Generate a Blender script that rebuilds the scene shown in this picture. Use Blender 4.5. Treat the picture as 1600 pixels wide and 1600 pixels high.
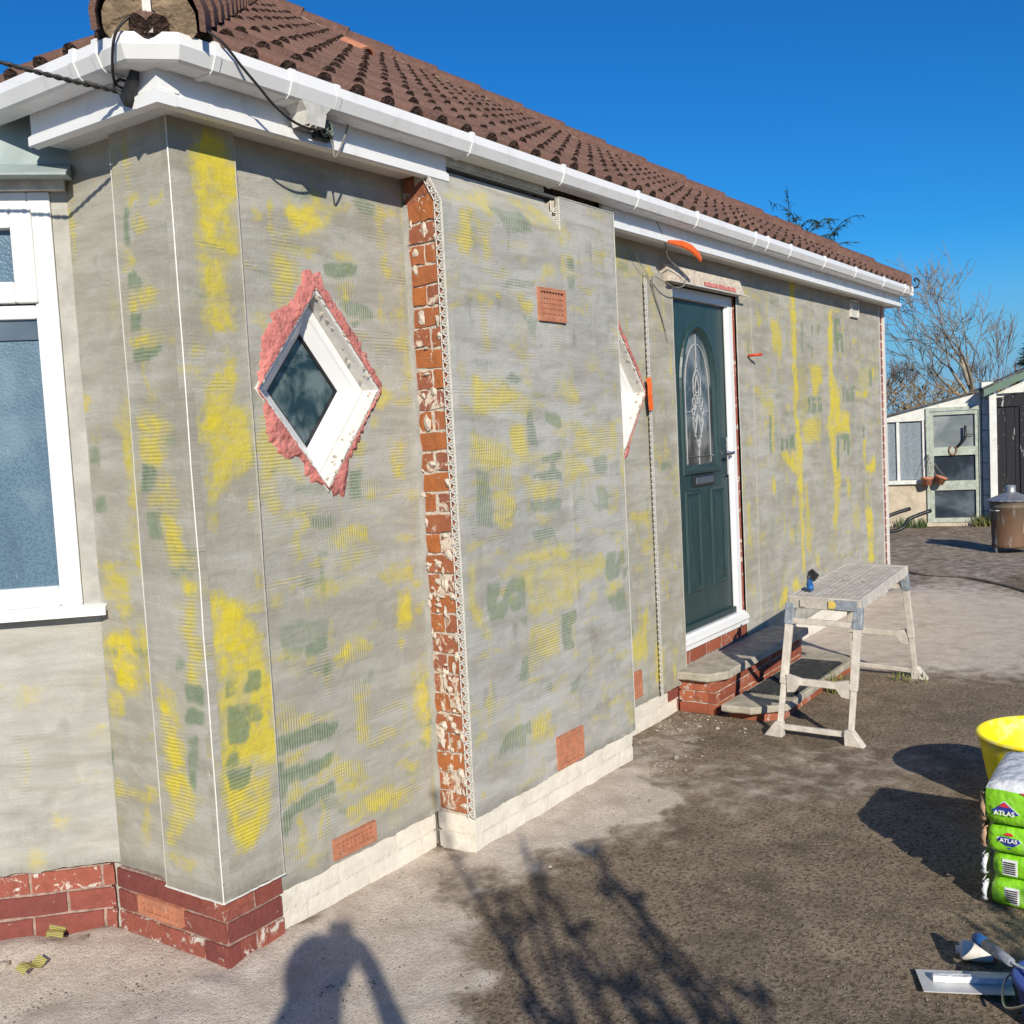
import bpy, bmesh, math, random
import numpy as np
from mathutils import Vector, Matrix, noise as mnoise

for o in list(bpy.data.objects):
    bpy.data.objects.remove(o, do_unlink=True)
SC = bpy.context.scene
COL = SC.collection
RAD = math.radians

# ------------------------------------------------------------------ camera
CAM = Vector((-1.975, -2.5, 1.585))
YAW, PITCH, ROLL = RAD(34.73), RAD(4.248), RAD(2.9455)
fw = Vector((math.cos(YAW) * math.cos(PITCH), math.sin(YAW) * math.cos(PITCH), -math.sin(PITCH)))
rt = Vector((math.sin(YAW), -math.cos(YAW), 0))
dn = fw.cross(rt)
r2 = rt * math.cos(ROLL) + dn * math.sin(ROLL)
d2 = -rt * math.sin(ROLL) + dn * math.cos(ROLL)
cd = bpy.data.cameras.new('camera')
cd.sensor_width = 36.0
cd.lens = 36.0 * 1625.2 / 1600.0
cd.clip_start = 0.02
cd.clip_end = 2000
cam = bpy.data.objects.new('camera', cd)
COL.objects.link(cam)
cm = Matrix((r2, -d2, -fw)).transposed().to_4x4()
cm.translation = CAM
cam.matrix_world = cm
SC.camera = cam

# ------------------------------------------------------------------ sky, sun, exposure
SUN_AZ, SUN_EL = RAD(45.5), RAD(25.7)      # direction the light travels (plan) and sun height
ldir = Vector((math.cos(SUN_AZ) * math.cos(SUN_EL), math.sin(SUN_AZ) * math.cos(SUN_EL), -math.sin(SUN_EL)))
W = bpy.data.worlds.new('World')
SC.world = W
W.use_nodes = True
wn = W.node_tree
bg = wn.nodes['Background']
sky = wn.nodes.new('ShaderNodeTexSky')
sky.sky_type = 'NISHITA'
sky.sun_disc = False
sky.sun_elevation = SUN_EL
# sun stands at azimuth SUN_AZ+180; the node measures from +Y, clockwise seen from above
sky.sun_rotation = math.atan2(-ldir.x, -ldir.y)
sky.altitude = 0
sky.air_density = 1.0
sky.dust_density = 0.0
sky.ozone_density = 3.0
hs = wn.nodes.new('ShaderNodeHueSaturation')
hs.inputs['Saturation'].default_value = 1.22
hs.inputs['Value'].default_value = 1.0
wn.links.new(sky.outputs[0], hs.inputs['Color'])
tn = wn.nodes.new('ShaderNodeMix'); tn.data_type = 'RGBA'; tn.blend_type = 'MULTIPLY'
tn.inputs[0].default_value = 1.0; tn.inputs[7].default_value = (.25, 1.04, 1.62, 1)
wn.links.new(hs.outputs[0], tn.inputs[6])
# pale band of haze all round the horizon
tc = wn.nodes.new('ShaderNodeTexCoord'); sx = wn.nodes.new('ShaderNodeSeparateXYZ'); wn.links.new(tc.outputs['Generated'], sx.inputs[0])
mr = wn.nodes.new('ShaderNodeMapRange'); mr.interpolation_type = 'SMOOTHSTEP'; mr.inputs[1].default_value = .17; mr.inputs[2].default_value = .0; mr.inputs[3].default_value = 0; mr.inputs[4].default_value = .92
wn.links.new(sx.outputs[2], mr.inputs[0])
hz = wn.nodes.new('ShaderNodeMix'); hz.data_type = 'RGBA'; hz.inputs[7].default_value = (3.1, 6.2, 9.6, 1)
wn.links.new(mr.outputs[0], hz.inputs[0]); wn.links.new(tn.outputs[2], hz.inputs[6]); wn.links.new(hz.outputs[2], bg.inputs['Color'])
bg.inputs['Strength'].default_value = 0.066
sd = bpy.data.lights.new('sun', 'SUN')
sd.energy = 5.0
sd.angle = RAD(0.53)
sd.color = (1.0, 0.93, 0.79)
sun = bpy.data.objects.new('sun', sd)
COL.objects.link(sun)
sun.rotation_euler = ldir.to_track_quat('-Z', 'Y').to_euler()
sun.location = (-20, -20, 14)
vs = SC.view_settings
vs.view_transform = 'Standard'
vs.look = 'None'
vs.gamma = 1
vs.use_curve_mapping = False
vs.exposure = 0.06

# ------------------------------------------------------------------ helpers
class MB:
    """collects faces for one mesh"""
    def __init__(s):
        s.v = []; s.f = []
    def add(s, vs_, fs):
        b = len(s.v)
        s.v += [tuple(p) for p in vs_]
        s.f += [tuple(i + b for i in f) for f in fs]
        return s
    def box(s, a, b):
        x0, y0, z0 = a; x1, y1, z1 = b
        P = [(x0, y0, z0), (x1, y0, z0), (x1, y1, z0), (x0, y1, z0), (x0, y0, z1), (x1, y0, z1), (x1, y1, z1), (x0, y1, z1)]
        return s.add(P, [(0, 3, 2, 1), (4, 5, 6, 7), (0, 1, 5, 4), (1, 2, 6, 5), (2, 3, 7, 6), (3, 0, 4, 7)])
    def cbox(s, c, size, rot=None):
        h = Vector(size) / 2
        P = []
        for k in ((-1, -1, -1), (1, -1, -1), (1, 1, -1), (-1, 1, -1), (-1, -1, 1), (1, -1, 1), (1, 1, 1), (-1, 1, 1)):
            p = Vector((h.x * k[0], h.y * k[1], h.z * k[2]))
            if rot is not None: p = rot @ p
            P.append(p + Vector(c))
        return s.add(P, [(0, 3, 2, 1), (4, 5, 6, 7), (0, 1, 5, 4), (1, 2, 6, 5), (2, 3, 7, 6), (3, 0, 4, 7)])
    def bar(s, a, b, w, t, up=(0, 0, 1)):
        """rectangular bar from a to b, w across, t along up"""
        a, b = Vector(a), Vector(b)
        d = (b - a).normalized(); u = Vector(up)
        if abs(d.dot(u)) > .98: u = Vector((1, 0, 0))
        x = d.cross(u).normalized(); y = x.cross(d).normalized()
        P = []
        for q in (a, b):
            for i, j in ((-1, -1), (1, -1), (1, 1), (-1, 1)):
                P.append(q + x * (i * w / 2) + y * (j * t / 2))
        return s.add(P, [(0, 1, 2, 3), (7, 6, 5, 4), (0, 4, 5, 1), (1, 5, 6, 2), (2, 6, 7, 3), (3, 7, 4, 0)])
    def tube(s, pts, r, n=8, cap=True):
        pts = [Vector(p) for p in pts]
        rs = r if isinstance(r, (list, tuple)) else [r] * len(pts)
        P = []; prev = None
        for i, p in enumerate(pts):
            d = (pts[min(i + 1, len(pts) - 1)] - pts[max(i - 1, 0)])
            d = d.normalized() if d.length > 1e-9 else Vector((0, 0, 1))
            if prev is None:
                u = d.orthogonal().normalized()
            else:
                u = (prev - d * prev.dot(d))
                u = u.normalized() if u.length > 1e-6 else d.orthogonal().normalized()
            prev = u; w = d.cross(u)
            for k in range(n):
                a = 2 * math.pi * k / n
                P.append(p + (u * math.cos(a) + w * math.sin(a)) * rs[i])
        F = []
        for i in range(len(pts) - 1):
            for k in range(n):
                F.append((i * n + k, i * n + (k + 1) % n, (i + 1) * n + (k + 1) % n, (i + 1) * n + k))
        if cap:
            F.append(tuple(range(n - 1, -1, -1)))
            F.append(tuple((len(pts) - 1) * n + k for k in range(n)))
        return s.add(P, F)
    def lathe(s, prof, n=24, c=(0, 0, 0), a0=0, a1=2 * math.pi, wob=None):
        full = abs(a1 - a0 - 2 * math.pi) < 1e-6
        m = n if full else n + 1
        P = []
        for k in range(m):
            a = a0 + (a1 - a0) * k / n
            for r, z in prof:
                rr = r + (wob(a, z) if wob else 0)
                P.append((c[0] + rr * math.cos(a), c[1] + rr * math.sin(a), c[2] + z))
        L = len(prof); F = []
        for k in range(n):
            k2 = (k + 1) % m
            for i in range(L - 1):
                F.append((k * L + i, k2 * L + i, k2 * L + i + 1, k * L + i + 1))
        return s.add(P, F)
    def prism(s, poly, fn, d0, d1):
        """2-D polygon poly, fn(u,v,d)->xyz, closed between depths d0,d1"""
        n = len(poly)
        P = [fn(u, v, d0) for u, v in poly] + [fn(u, v, d1) for u, v in poly]
        F = [tuple(range(n)), tuple(range(2 * n - 1, n - 1, -1))]
        for i in range(n):
            j = (i + 1) % n
            F.append((i, i + n, j + n, j))
        return s.add(P, F)
    def mesh(s, name, smooth=False, fix=True):
        m = bpy.data.meshes.new(name)
        m.from_pydata(s.v, [], s.f)
        if fix:
            bm = bmesh.new(); bm.from_mesh(m)
            bmesh.ops.recalc_face_normals(bm, faces=bm.faces)
            bm.to_mesh(m); bm.free()
        if smooth:
            m.polygons.foreach_set('use_smooth', [True] * len(m.polygons))
        return m

ROOTLOC = {}
def link(name, data, parent=None, mat=None):
    o = bpy.data.objects.new(name, data)
    COL.objects.link(o)
    if mat is not None and data is not None:
        if len(data.materials) == 0: data.materials.append(mat)
    if parent is not None:
        o.parent = parent
        L = ROOTLOC.get(parent.name)
        if L is not None:
            o.matrix_parent_inverse = Matrix.Translation(-L)
        elif parent.type == 'MESH':
            o.matrix_parent_inverse = Matrix.Translation(-Vector(parent.location))
    return o
def thing(name, label, cat, loc=(0, 0, 0), group=None):
    o = bpy.data.objects.new(name, None)
    COL.objects.link(o)
    o.empty_display_size = .1
    o.location = loc
    ROOTLOC[o.name] = Vector(loc)
    o['label'] = label; o['category'] = cat
    if group: o['group'] = group
    return o
def tag(o, label, cat, group=None):
    o['label'] = label; o['category'] = cat
    if group: o['group'] = group
    return o
def bev(o, w, seg=2, ang=40):
    m = o.modifiers.new('bevel', 'BEVEL'); m.width = w; m.segments = seg
    m.limit_method = 'ANGLE'; m.angle_limit = RAD(ang)
    return o
def part(name, mb, mat, parent, smooth=False, bevel=0, seg=2):
    o = link(name, mb.mesh(name, smooth) if isinstance(mb, MB) else mb, parent, mat)
    if bevel: bev(o, bevel, seg)
    return o
def structure(name, mb, mat):
    o = part(name, mb, mat, None); o['kind'] = 'structure'; return o
def smooth_angle(o, deg=35):
    me = o.data
    me.polygons.foreach_set('use_smooth', [True] * len(me.polygons))
    try: me.set_sharp_from_angle(angle=RAD(deg))
    except Exception: pass
    return o
def nz(x, y, z=0, sc=1.0):
    return mnoise.noise(Vector((x * sc, y * sc, z * sc)))

# ------------------------------------------------------------------ materials
class NT:
    def __init__(s, name):
        s.m = bpy.data.materials.new(name); s.m.use_nodes = True
        s.t = s.m.node_tree
        s.b = s.t.nodes['Principled BSDF']
        s.out = s.t.nodes['Material Output']
    def node(s, ty, **kw):
        n = s.t.nodes.new(ty)
        for k, v in kw.items(): setattr(n, k, v)
        return n
    def put(s, sock, v):
        if isinstance(v, bpy.types.NodeSocket): s.t.links.new(v, sock)
        elif v is not None:
            if isinstance(v, (tuple, list)) and len(v) == 3 and sock.type == 'RGBA': v = (*v, 1)
            sock.default_value = v
    def mth(s, op, a, b=None, c=None, clamp=False):
        n = s.node('ShaderNodeMath', operation=op, use_clamp=clamp)
        s.put(n.inputs[0], a)
        if b is not None: s.put(n.inputs[1], b)
        if c is not None: s.put(n.inputs[2], c)
        return n.outputs[0]
    def mix(s, f, a, b, mode='MIX'):
        n = s.node('ShaderNodeMix', data_type='RGBA', blend_type=mode)
        s.put(n.inputs[0], f); s.put(n.inputs[6], a); s.put(n.inputs[7], b)
        return n.outputs[2]
    def noise(s, vec, scale, detail=4, rough=.55, dist=0):
        n = s.node('ShaderNodeTexNoise')
        if vec is not None: s.put(n.inputs['Vector'], vec)
        s.put(n.inputs['Scale'], scale); s.put(n.inputs['Detail'], detail); s.put(n.inputs['Roughness'], rough)
        s.put(n.inputs['Distortion'], dist)
        return n.outputs[0]
    def voro(s, vec, scale, feat='F1', out='Distance', rnd=1):
        n = s.node('ShaderNodeTexVoronoi', feature=feat)
        if vec is not None: s.put(n.inputs['Vector'], vec)
        s.put(n.inputs['Scale'], scale); s.put(n.inputs['Randomness'], rnd)
        return n.outputs[out]
    def ramp(s, f, lo, hi, a=0.0, b=1.0, smooth=True):
        n = s.node('ShaderNodeMapRange', interpolation_type='SMOOTHSTEP' if smooth else 'LINEAR')
        s.put(n.inputs[0], f); s.put(n.inputs[1], lo); s.put(n.inputs[2], hi); s.put(n.inputs[3], a); s.put(n.inputs[4], b)
        return n.outputs[0]
    def pos(s, scale=None):
        g = s.node('ShaderNodeNewGeometry').outputs['Position']
        return s.map(g, scale) if scale else g
    def obj(s): return s.node('ShaderNodeTexCoord').outputs['Object']
    def map(s, vec, scale=(1, 1, 1), rot=(0, 0, 0)):
        n = s.node('ShaderNodeMapping'); s.put(n.inputs[0], vec)
        n.inputs['Scale'].default_value = scale; n.inputs['Rotation'].default_value = rot
        return n.outputs[0]
    def rnd(s): return s.node('ShaderNodeObjectInfo').outputs['Random']
    def attr(s, name): return s.node('ShaderNodeAttribute', attribute_name=name)
    def sep(s, v):
        n = s.node('ShaderNodeSeparateXYZ'); s.put(n.inputs[0], v); return n.outputs
    def bump(s, h, strength=.5, dist=.01, normal=None):
        n = s.node('ShaderNodeBump'); s.put(n.inputs['Strength'], strength); s.put(n.inputs['Distance'], dist)
        s.put(n.inputs['Height'], h)
        if normal is not None: s.put(n.inputs['Normal'], normal)
        return n.outputs[0]
    def done(s, col, rough=.7, nrm=None, metal=0, spec=.4, **kw):
        s.put(s.b.inputs['Base Color'], col); s.put(s.b.inputs['Roughness'], rough); s.put(s.b.inputs['Metallic'], metal)
        s.put(s.b.inputs['Specular IOR Level'], spec)
        if nrm is not None: s.put(s.b.inputs['Normal'], nrm)
        for k, v in kw.items(): s.put(s.b.inputs[k], v)
        return s.m

def simple(name, col, rough=.6, var=.12, nscale=18, bump=.15, bscale=60, bdist=.004, metal=0, spec=.4, dirt=None, dirtamt=.5, dscale=6):
    """painted / moulded surface with slight tone changes, grime and relief"""
    t = NT(name); p = t.pos()
    n1 = t.noise(p, nscale, 3, .6)
    c = t.mix(t.ramp(n1, .3, .7), tuple(x * (1 - var) for x in col), tuple(min(1, x * (1 + var)) for x in col))
    if dirt:
        d = t.ramp(t.noise(p, dscale, 4, .7, .4), .52, .75, 0, dirtamt)
        c = t.mix(d, c, dirt)
    r = t.ramp(n1, .3, .7, min(1, rough + .08), max(.03, rough - .08))
    return t.done(c, r, t.bump(t.noise(p, bscale, 2), bump, bdist), metal, spec)

M = {}
M['upvc'] = simple('white_upvc', (.78, .78, .78), .32, .03, 6, .05, 200, .001, dirt=(.45, .43, .38), dirtamt=.35, dscale=9)
M['upvc_clean'] = simple('white_window_plastic', (.79, .79, .785), .3, .03, 6, .04, 200, .001, dirt=(.62, .61, .57), dirtamt=.5, dscale=5)
M['bead'] = simple('white_bead_plastic', (.68, .66, .62), .5, .06, 40, .2, 120, .002, dirt=(.5, .47, .42), dirtamt=.5, dscale=30)
M['bead_dull'] = simple('dulled_bead', (.50, .475, .42), .6, .12, 40, .2, 120, .002, dirt=(.36, .33, .28), dirtamt=.6, dscale=30)
M['lead_line'] = simple('pale_lead_came', (.55, .56, .56), .4, .1, 40, .1, 120, .001, .2)
M['mortar_red'] = simple('painted_red_joint', (.34, .235, .195), .95, .25, 40, .7, 90, .006, spec=.1, dirt=(.5, .44, .38), dirtamt=.6, dscale=25)
M['dirty_white'] = simple('dirty_white_board', (.6, .59, .55), .7, .15, 20, .3, 80, .003, dirt=(.22, .2, .17), dirtamt=.6)
M['dark'] = simple('painted_void_shade', (.02, .02, .02), .9, .1)  # near-black colour painted in for the shade inside openings
M['black_plastic'] = simple('black_plastic', (.02, .02, .022), .45, .2, 30, .2, 100, .002, dirt=(.2, .19, .18), dirtamt=.3)
M['cable'] = simple('black_cable', (.025, .024, .024), .5, .3, 40)
M['cable_grey'] = simple('grey_cable', (.24, .22, .19), .6, .3, 40)
M['steel'] = simple('steel', (.5, .5, .5), .35, .1, 30, .1, 150, .001, 1.0)
M['chrome'] = simple('chrome', (.65, .65, .67), .15, .05, 30, .02, 150, .001, 1.0)
M['orange'] = simple('orange_plastic', (.75, .13, .02), .45, .12, 30, .2, 60, .003)
M['red_plastic'] = simple('red_plastic', (.6, .06, .02), .4, .1)
M['lead'] = simple('weathered_lead', (.30, .36, .36), .6, .12, 8, .2, 25, .006, dirt=(.5, .52, .5), dirtamt=.5)
M['timber_dark'] = simple('dark_roof_timber', (.08, .055, .04), .85, .3, 20, .4, 60, .005)

def mat_render():
    t = NT('basecoat_render')
    uv = t.attr('uvp').outputs['Vector']
    pt = t.attr('pt'); s = t.sep(pt.outputs['Vector'])
    yel, grn, drk = s[0], s[1], s[2]
    cb = t.sep(t.attr('cb').outputs['Vector'])
    u = t.sep(uv)
    nA = t.noise(uv, 30, 4, .72, .3)
    nH = t.noise(t.map(uv, (12, 60, 1)), 1.0, 2, .6)
    nV = t.noise(t.map(uv, (60, 12, 1)), 1.0, 2, .6)
    nF = t.noise(uv, 230, 2, .7)
    nB = t.noise(uv, 2.4, 3, .6)
    nC = t.noise(uv, 8, 3, .7, .5)
    nT = t.noise(t.map(uv, (3.2, 16, 1), (0, 0, .35)), 1.0, 3, .6, .4)
    wob = t.mth('MULTIPLY', t.mth('SUBTRACT', nC, .5), 5.0)
    sh = t.mth('SINE', t.mth('ADD', t.mth('MULTIPLY', u[1], 2 * math.pi / .0115), wob))
    sv = t.mth('SINE', t.mth('ADD', t.mth('MULTIPLY', u[0], 2 * math.pi / .0115), wob))
    comb = t.mth('ADD', t.mth('MULTIPLY', sh, cb[0]), t.mth('MULTIPLY', sv, cb[1]))
    wv = t.mth('MULTIPLY', t.mth('SINE', t.mth('MULTIPLY', u[0], 2 * math.pi / .0075)), t.mth('SINE', t.mth('MULTIPLY', u[1], 2 * math.pi / .0075)))
    nn = t.mth('ADD', t.mth('MULTIPLY', nA, .5), t.mth('ADD', t.mth('MULTIPLY', nH, .28), t.mth('MULTIPLY', nV, .22)))
    dn_ = t.mth('ADD', t.mth('MULTIPLY', t.mth('SUBTRACT', nn, .5), 2.3), t.mth('ADD', t.mth('MULTIPLY', comb, t.ramp(nA, .35, .65, .02, .26)), t.mth('ADD', t.mth('MULTIPLY', wv, .12), t.mth('MULTIPLY', t.mth('SUBTRACT', nF, .5), .6))))
    def cover(a, lo, hi):
        return t.mth('MULTIPLY', t.ramp(t.mth('ADD', a, dn_), lo, hi), t.ramp(a, .0, .38))
    cy = cover(yel, -.02, .80); cg = cover(grn, -.05, .85)
    base = t.mix(t.ramp(nB, .32, .68), (.345, .32, .255), (.42, .40, .335))
    cool = t.attr('cool').outputs['Fac']
    base = t.mix(t.mth('MULTIPLY', cool, .85), base, t.mix(t.ramp(nB, .35, .65), (.385, .383, .36), (.48, .476, .452)))
    base = t.mix(t.mth('MULTIPLY', t.ramp(nC, .45, .72), .55), base, (.50, .478, .435))
    base = t.mix(t.ramp(nT, .42, .70, 0, .55), base, (.275, .255, .21))
    base = t.mix(t.ramp(nT, .44, .28, 0, .5), base, (.50, .485, .445))
    base = t.mix(t.ramp(nn, .46, .66, 0, .12), base, (.28, .255, .21))
    base = t.mix(t.ramp(nF, .45, .75, 0, .45), base, (.23, .21, .18))
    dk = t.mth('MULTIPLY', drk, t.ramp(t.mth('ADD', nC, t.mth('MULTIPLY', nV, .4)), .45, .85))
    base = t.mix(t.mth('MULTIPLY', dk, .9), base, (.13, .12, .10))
    ycol = t.mix(t.ramp(yel, .35, .95), (.53, .45, .10), (.70, .56, .015))
    ycol = t.mix(t.ramp(nA, .4, .7, 0, .5), ycol, (.44, .37, .06))
    thin = t.ramp(cool, 0, 1, 1.0, .72, False)
    brk = t.ramp(nC, .33, .56, .42, 1.0)
    cy = t.mth('MULTIPLY', t.mth('MULTIPLY', cy, brk), thin); cg = t.mth('MULTIPLY', cg, thin)
    col = t.mix(t.mth('MULTIPLY', cy, .9), base, ycol)
    gcol = t.mix(t.ramp(nA, .3, .7), (.12, .18, .10), (.23, .29, .19))
    col = t.mix(t.mth('MULTIPLY', cg, .85), col, gcol)
    h = t.mth('ADD', t.mth('MULTIPLY', nA, .8), t.mth('ADD', t.mth('MULTIPLY', nF, .30), t.mth('ADD', t.mth('MULTIPLY', nT, 1.4), t.mth('MULTIPLY', comb, .22))))
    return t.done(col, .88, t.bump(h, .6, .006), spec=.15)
M['render'] = mat_render()
M['render_plain'] = simple('plain_basecoat', (.40, .385, .35), .9, .12, 14, .5, 90, .004, spec=.2)

def mat_brick(name, a, b, white=.0, wcol=(.62, .57, .5), mott=.5, rscale=1.0, soot=0.3):
    t = NT(name); p = t.pos(); r = t.rnd()
    n = t.noise(p, 30 * rscale, 4, .7, .3); n2 = t.noise(p, 9 * rscale, 2, .6)
    c = t.mix(r, a, b)
    c = t.mix(t.ramp(n, .35, .72, 0, mott), c, tuple(x * .5 for x in a))
    c = t.mix(t.ramp(n2, .5, .8, 0, soot), c, (.16, .07, .05))
    w = t.ramp(t.mth('ADD', t.noise(p, 22 * rscale, 5, .72, .8), t.mth('ADD', t.mth('MULTIPLY', t.mth('SUBTRACT', r, .5), .14), t.ramp(t.sep(p)[2], .2, 1.4, .045 if white > 0.02 else 0, 0))), .60 - white, .64 - white + .03)
    c = t.mix(w, c, wcol)
    return t.done(c, .88, t.bump(t.noise(p, 80, 3, .7), .6, .006), spec=.2)
M['brick_old'] = mat_brick('old_orange_brick', (.44, .15, .05), (.27, .10, .075), .05, (.62, .53, .43), .5, .62)
M['brick_red'] = mat_brick('painted_red_brick', (.20, .058, .05), (.34, .105, .07), -.005, (.58, .52, .46), .35)
M['brick_step'] = mat_brick('step_red_brick', (.27, .075, .045), (.43, .135, .07), .0, (.5, .42, .36), .3)
M['brick_white'] = simple('white_painted_brick', (.71, .66, .575), .75, .08, 10, .45, 45, .006, dirt=(.5, .43, .34), dirtamt=.45, dscale=7)
M['mortar'] = simple('pale_mortar', (.55, .48, .40), .95, .2, 40, .7, 90, .006, spec=.1)
M['mortar_white'] = simple('painted_joint', (.63, .575, .49), .9, .12, 30, .6, 90, .006, spec=.1)
M['mortar_plug'] = simple('weathered_bedding_mortar', (.25, .185, .125), .95, .3, 16, .8, 60, .01, spec=.1, dirt=(.08, .06, .045), dirtamt=.85, dscale=14)
M['mortar_grey'] = simple('grey_mortar', (.33, .30, .26), .95, .2, 40, .7, 90, .006, spec=.1)
M['terracotta'] = simple('terracotta', (.46, .185, .105), .75, .15, 25, .35, 90, .004, dirt=(.55, .38, .28), dirtamt=.45, dscale=22)
M['pink'] = simple('pink_adhesive', (.54, .19, .165), .8, .2, 14, 1.0, 38, .014, spec=.25, dirt=(.62, .33, .28), dirtamt=.75, dscale=16)

def mat_tile():
    t = NT('brown_concrete_tile'); p = t.pos(); r = t.rnd()
    c = t.mix(r, (.125, .068, .053), (.20, .108, .083))
    n = t.noise(p, 120, 2, .75); c = t.mix(t.ramp(n, .4, .75, 0, .7), c, (.26, .165, .135))
    c = t.mix(t.ramp(t.noise(p, 320, 2, .6), .58, .7, 0, .6), c, (.055, .03, .026))
    m = t.ramp(t.noise(p, 14, 4, .75, .4), .56, .7); c = t.mix(t.mth('MULTIPLY', m, .55), c, (.055, .04, .032))
    li = t.ramp(t.noise(p, 24, 4, .8), .60, .72); c = t.mix(t.mth('MULTIPLY', li, .5), c, (.30, .23, .185))
    c = t.mix(t.ramp(t.noise(p, 1.7, 3, .6), .35, .7, 0, .40), c, (.19, .12, .098))
    h = t.noise(p, 60, 4, .8)
    return t.done(c, .95, t.bump(h, .9, .008), spec=.15)
M['tile'] = mat_tile()
M['tile_end'] = simple('moss_and_shade_tail', (.075, .048, .038), .98, .4, 60, 1.0, 90, .015, spec=.1)  # moss, with the shade of the open roll ends painted into the colour
M['hip_red'] = simple('red_hip_tile', (.155, .085, .066), .9, .2, 22, .6, 120, .006, spec=.15, dirt=(.10, .06, .05), dirtamt=.7, dscale=14)

def mat_glass(name, col, rough=.05, c2=None, scale=5):
    t = NT(name); p = t.pos()
    c = col if c2 is None else t.mix(t.ramp(t.noise(p, scale, 3, .6, .6), .38, .66), col, c2)  # second tone paints blotchy reflections into the pane colour
    return t.done(c, rough, t.bump(t.noise(p, 6, 2), .02, .01), spec=.6)
M['glass_dark'] = mat_glass('dark_teal_glass', (.012, .030, .036), .06, (.13, .165, .165), 9)
M['glass_clear'] = mat_glass('leaded_clear_glass', (.045, .05, .052), .07, (.26, .265, .26), 4)
M['glass_grey'] = mat_glass('greenhouse_glass', (.025, .035, .05), .05, (.12, .15, .18), 1.6)
M['glass_pale'] = mat_glass('pale_greenhouse_glass', (.16, .19, .20), .1, (.30, .33, .33), 2)

def mat_film():
    t = NT('blue_window_film'); p = t.pos()
    w = t.voro(t.map(p, (1, 1, 1), (0, RAD(30), RAD(20))), 110, rnd=.85)
    n = t.noise(p, 3.5, 3, .6)
    c = t.mix(t.ramp(w, .1, .65), (.07, .125, .18), (.115, .185, .245))
    c = t.mix(t.ramp(n, .38, .66, 0, .65), c, (.19, .27, .33))
    c = t.mix(t.ramp(t.noise(t.map(p, (5, 5, 1.2)), 1.0, 3, .6), .5, .75, 0, .5), c, (.06, .10, .145))
    s_ = t.ramp(t.noise(t.map(p, (60, 60, 9)), 1.0, 4, .7, .4), .70, .74)
    c = t.mix(t.mth('MULTIPLY', s_, .5), c, (.55, .62, .66))
    return t.done(c, .22, t.bump(w, .25, .004), spec=.5)
M['film'] = mat_film()

def mat_door():
    t = NT('green_door_skin'); p = t.pos()
    g = t.noise(t.map(p, (60, 60, 5)), 1.0, 5, .65, .5)
    c = t.mix(t.ramp(g, .3, .7), (.015, .036, .037), (.027, .058, .058))
    return t.done(c, .38, t.bump(g, .25, .003), spec=.45)
M['door'] = mat_door()

def mat_ground():
    t = NT('gritty_tarmac'); p = t.pos()
    d = t.attr('dust').outputs['Fac']
    big = t.noise(p, 1.3, 3, .62, .4); mid = t.noise(p, 9, 4, .7, .3); fine = t.noise(p, 60, 3, .75); grit = t.noise(p, 170, 2, .7)
    vor = t.voro(p, 95)
    pat = t.noise(p, 3.2, 4, .7, .6)
    tar = t.mix(t.ramp(big, .3, .7), (.15, .115, .08), (.27, .205, .145))
    tar = t.mix(t.ramp(pat, .50, .64, 0, .55), tar, (.10, .076, .054))
    tar = t.mix(t.ramp(pat, .44, .30, 0, .5), tar, (.36, .285, .21))
    tar = t.mix(t.ramp(mid, .35, .75, 0, .6), tar, (.37, .295, .215))
    tar = t.mix(t.ramp(fine, .44, .64, 0, .9), tar, (.07, .053, .038))
    tar = t.mix(t.ramp(grit, .56, .72, 0, .7), tar, (.44, .37, .29))
    tar = t.mix(t.ramp(vor, .16, .05, 0, .55), tar, (.36, .32, .27))
    dust = t.mix(t.ramp(mid, .3, .7), (.57, .485, .40), (.71, .62, .525))
    dust = t.mix(t.ramp(fine, .45, .8, 0, .6), dust, (.36, .315, .28))
    dust = t.mix(t.ramp(grit, .54, .66, 0, .8), dust, (.24, .195, .155))
    dust = t.mix(t.ramp(pat, .52, .66, 0, .4), dust, (.36, .29, .225))
    dust = t.mix(t.ramp(big, .35, .75, 0, .25), dust, (.46, .40, .345))
    d = t.mth('ADD', d, t.ramp(big, .55, .8, 0, .16))
    x = t.mth('ADD', d, t.mth('MULTIPLY', t.mth('SUBTRACT', mid, .5), .9))
    x = t.mth('ADD', x, t.mth('MULTIPLY', t.mth('SUBTRACT', fine, .5), .55))
    k = t.mth('MULTIPLY', t.ramp(x, .16, .74), t.ramp(d, .0, .25))
    col = t.mix(t.mth('MULTIPLY', k, .95), tar, dust)
    h = t.mth('ADD', t.mth('MULTIPLY', fine, .6), t.mth('MULTIPLY', grit, .45))
    return t.done(col, .95, t.bump(h, .7, .011), spec=.15)
M['ground'] = mat_ground()
M['stone'] = simple('grit_stones', (.23, .19, .145), .9, .35, 60, .6, 140, .004, spec=.15)
M['slab'] = simple('concrete_slab', (.41, .37, .30), .92, .2, 12, .6, 110, .005, spec=.15, dirt=(.27, .235, .17), dirtamt=.6, dscale=10)
M['slab_edge'] = M['slab']
M['alu_dust'] = simple('dusty_aluminium', (.60, .545, .475), .7, .14, 22, .4, 90, .004, spec=.3, dirt=(.36, .36, .36), dirtamt=.55, dscale=26)
M['deck'] = simple('cement_splashed_deck', (.52, .475, .415), .85, .16, 16, .5, 80, .005, spec=.2, dirt=(.27, .25, .22), dirtamt=.6, dscale=18)
M['blue_plastic'] = simple('worn_blue_plastic', (.25, .28, .32), .6, .25, 30, .3, 90, .003, dirt=(.56, .54, .5), dirtamt=.95, dscale=40)
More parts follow.
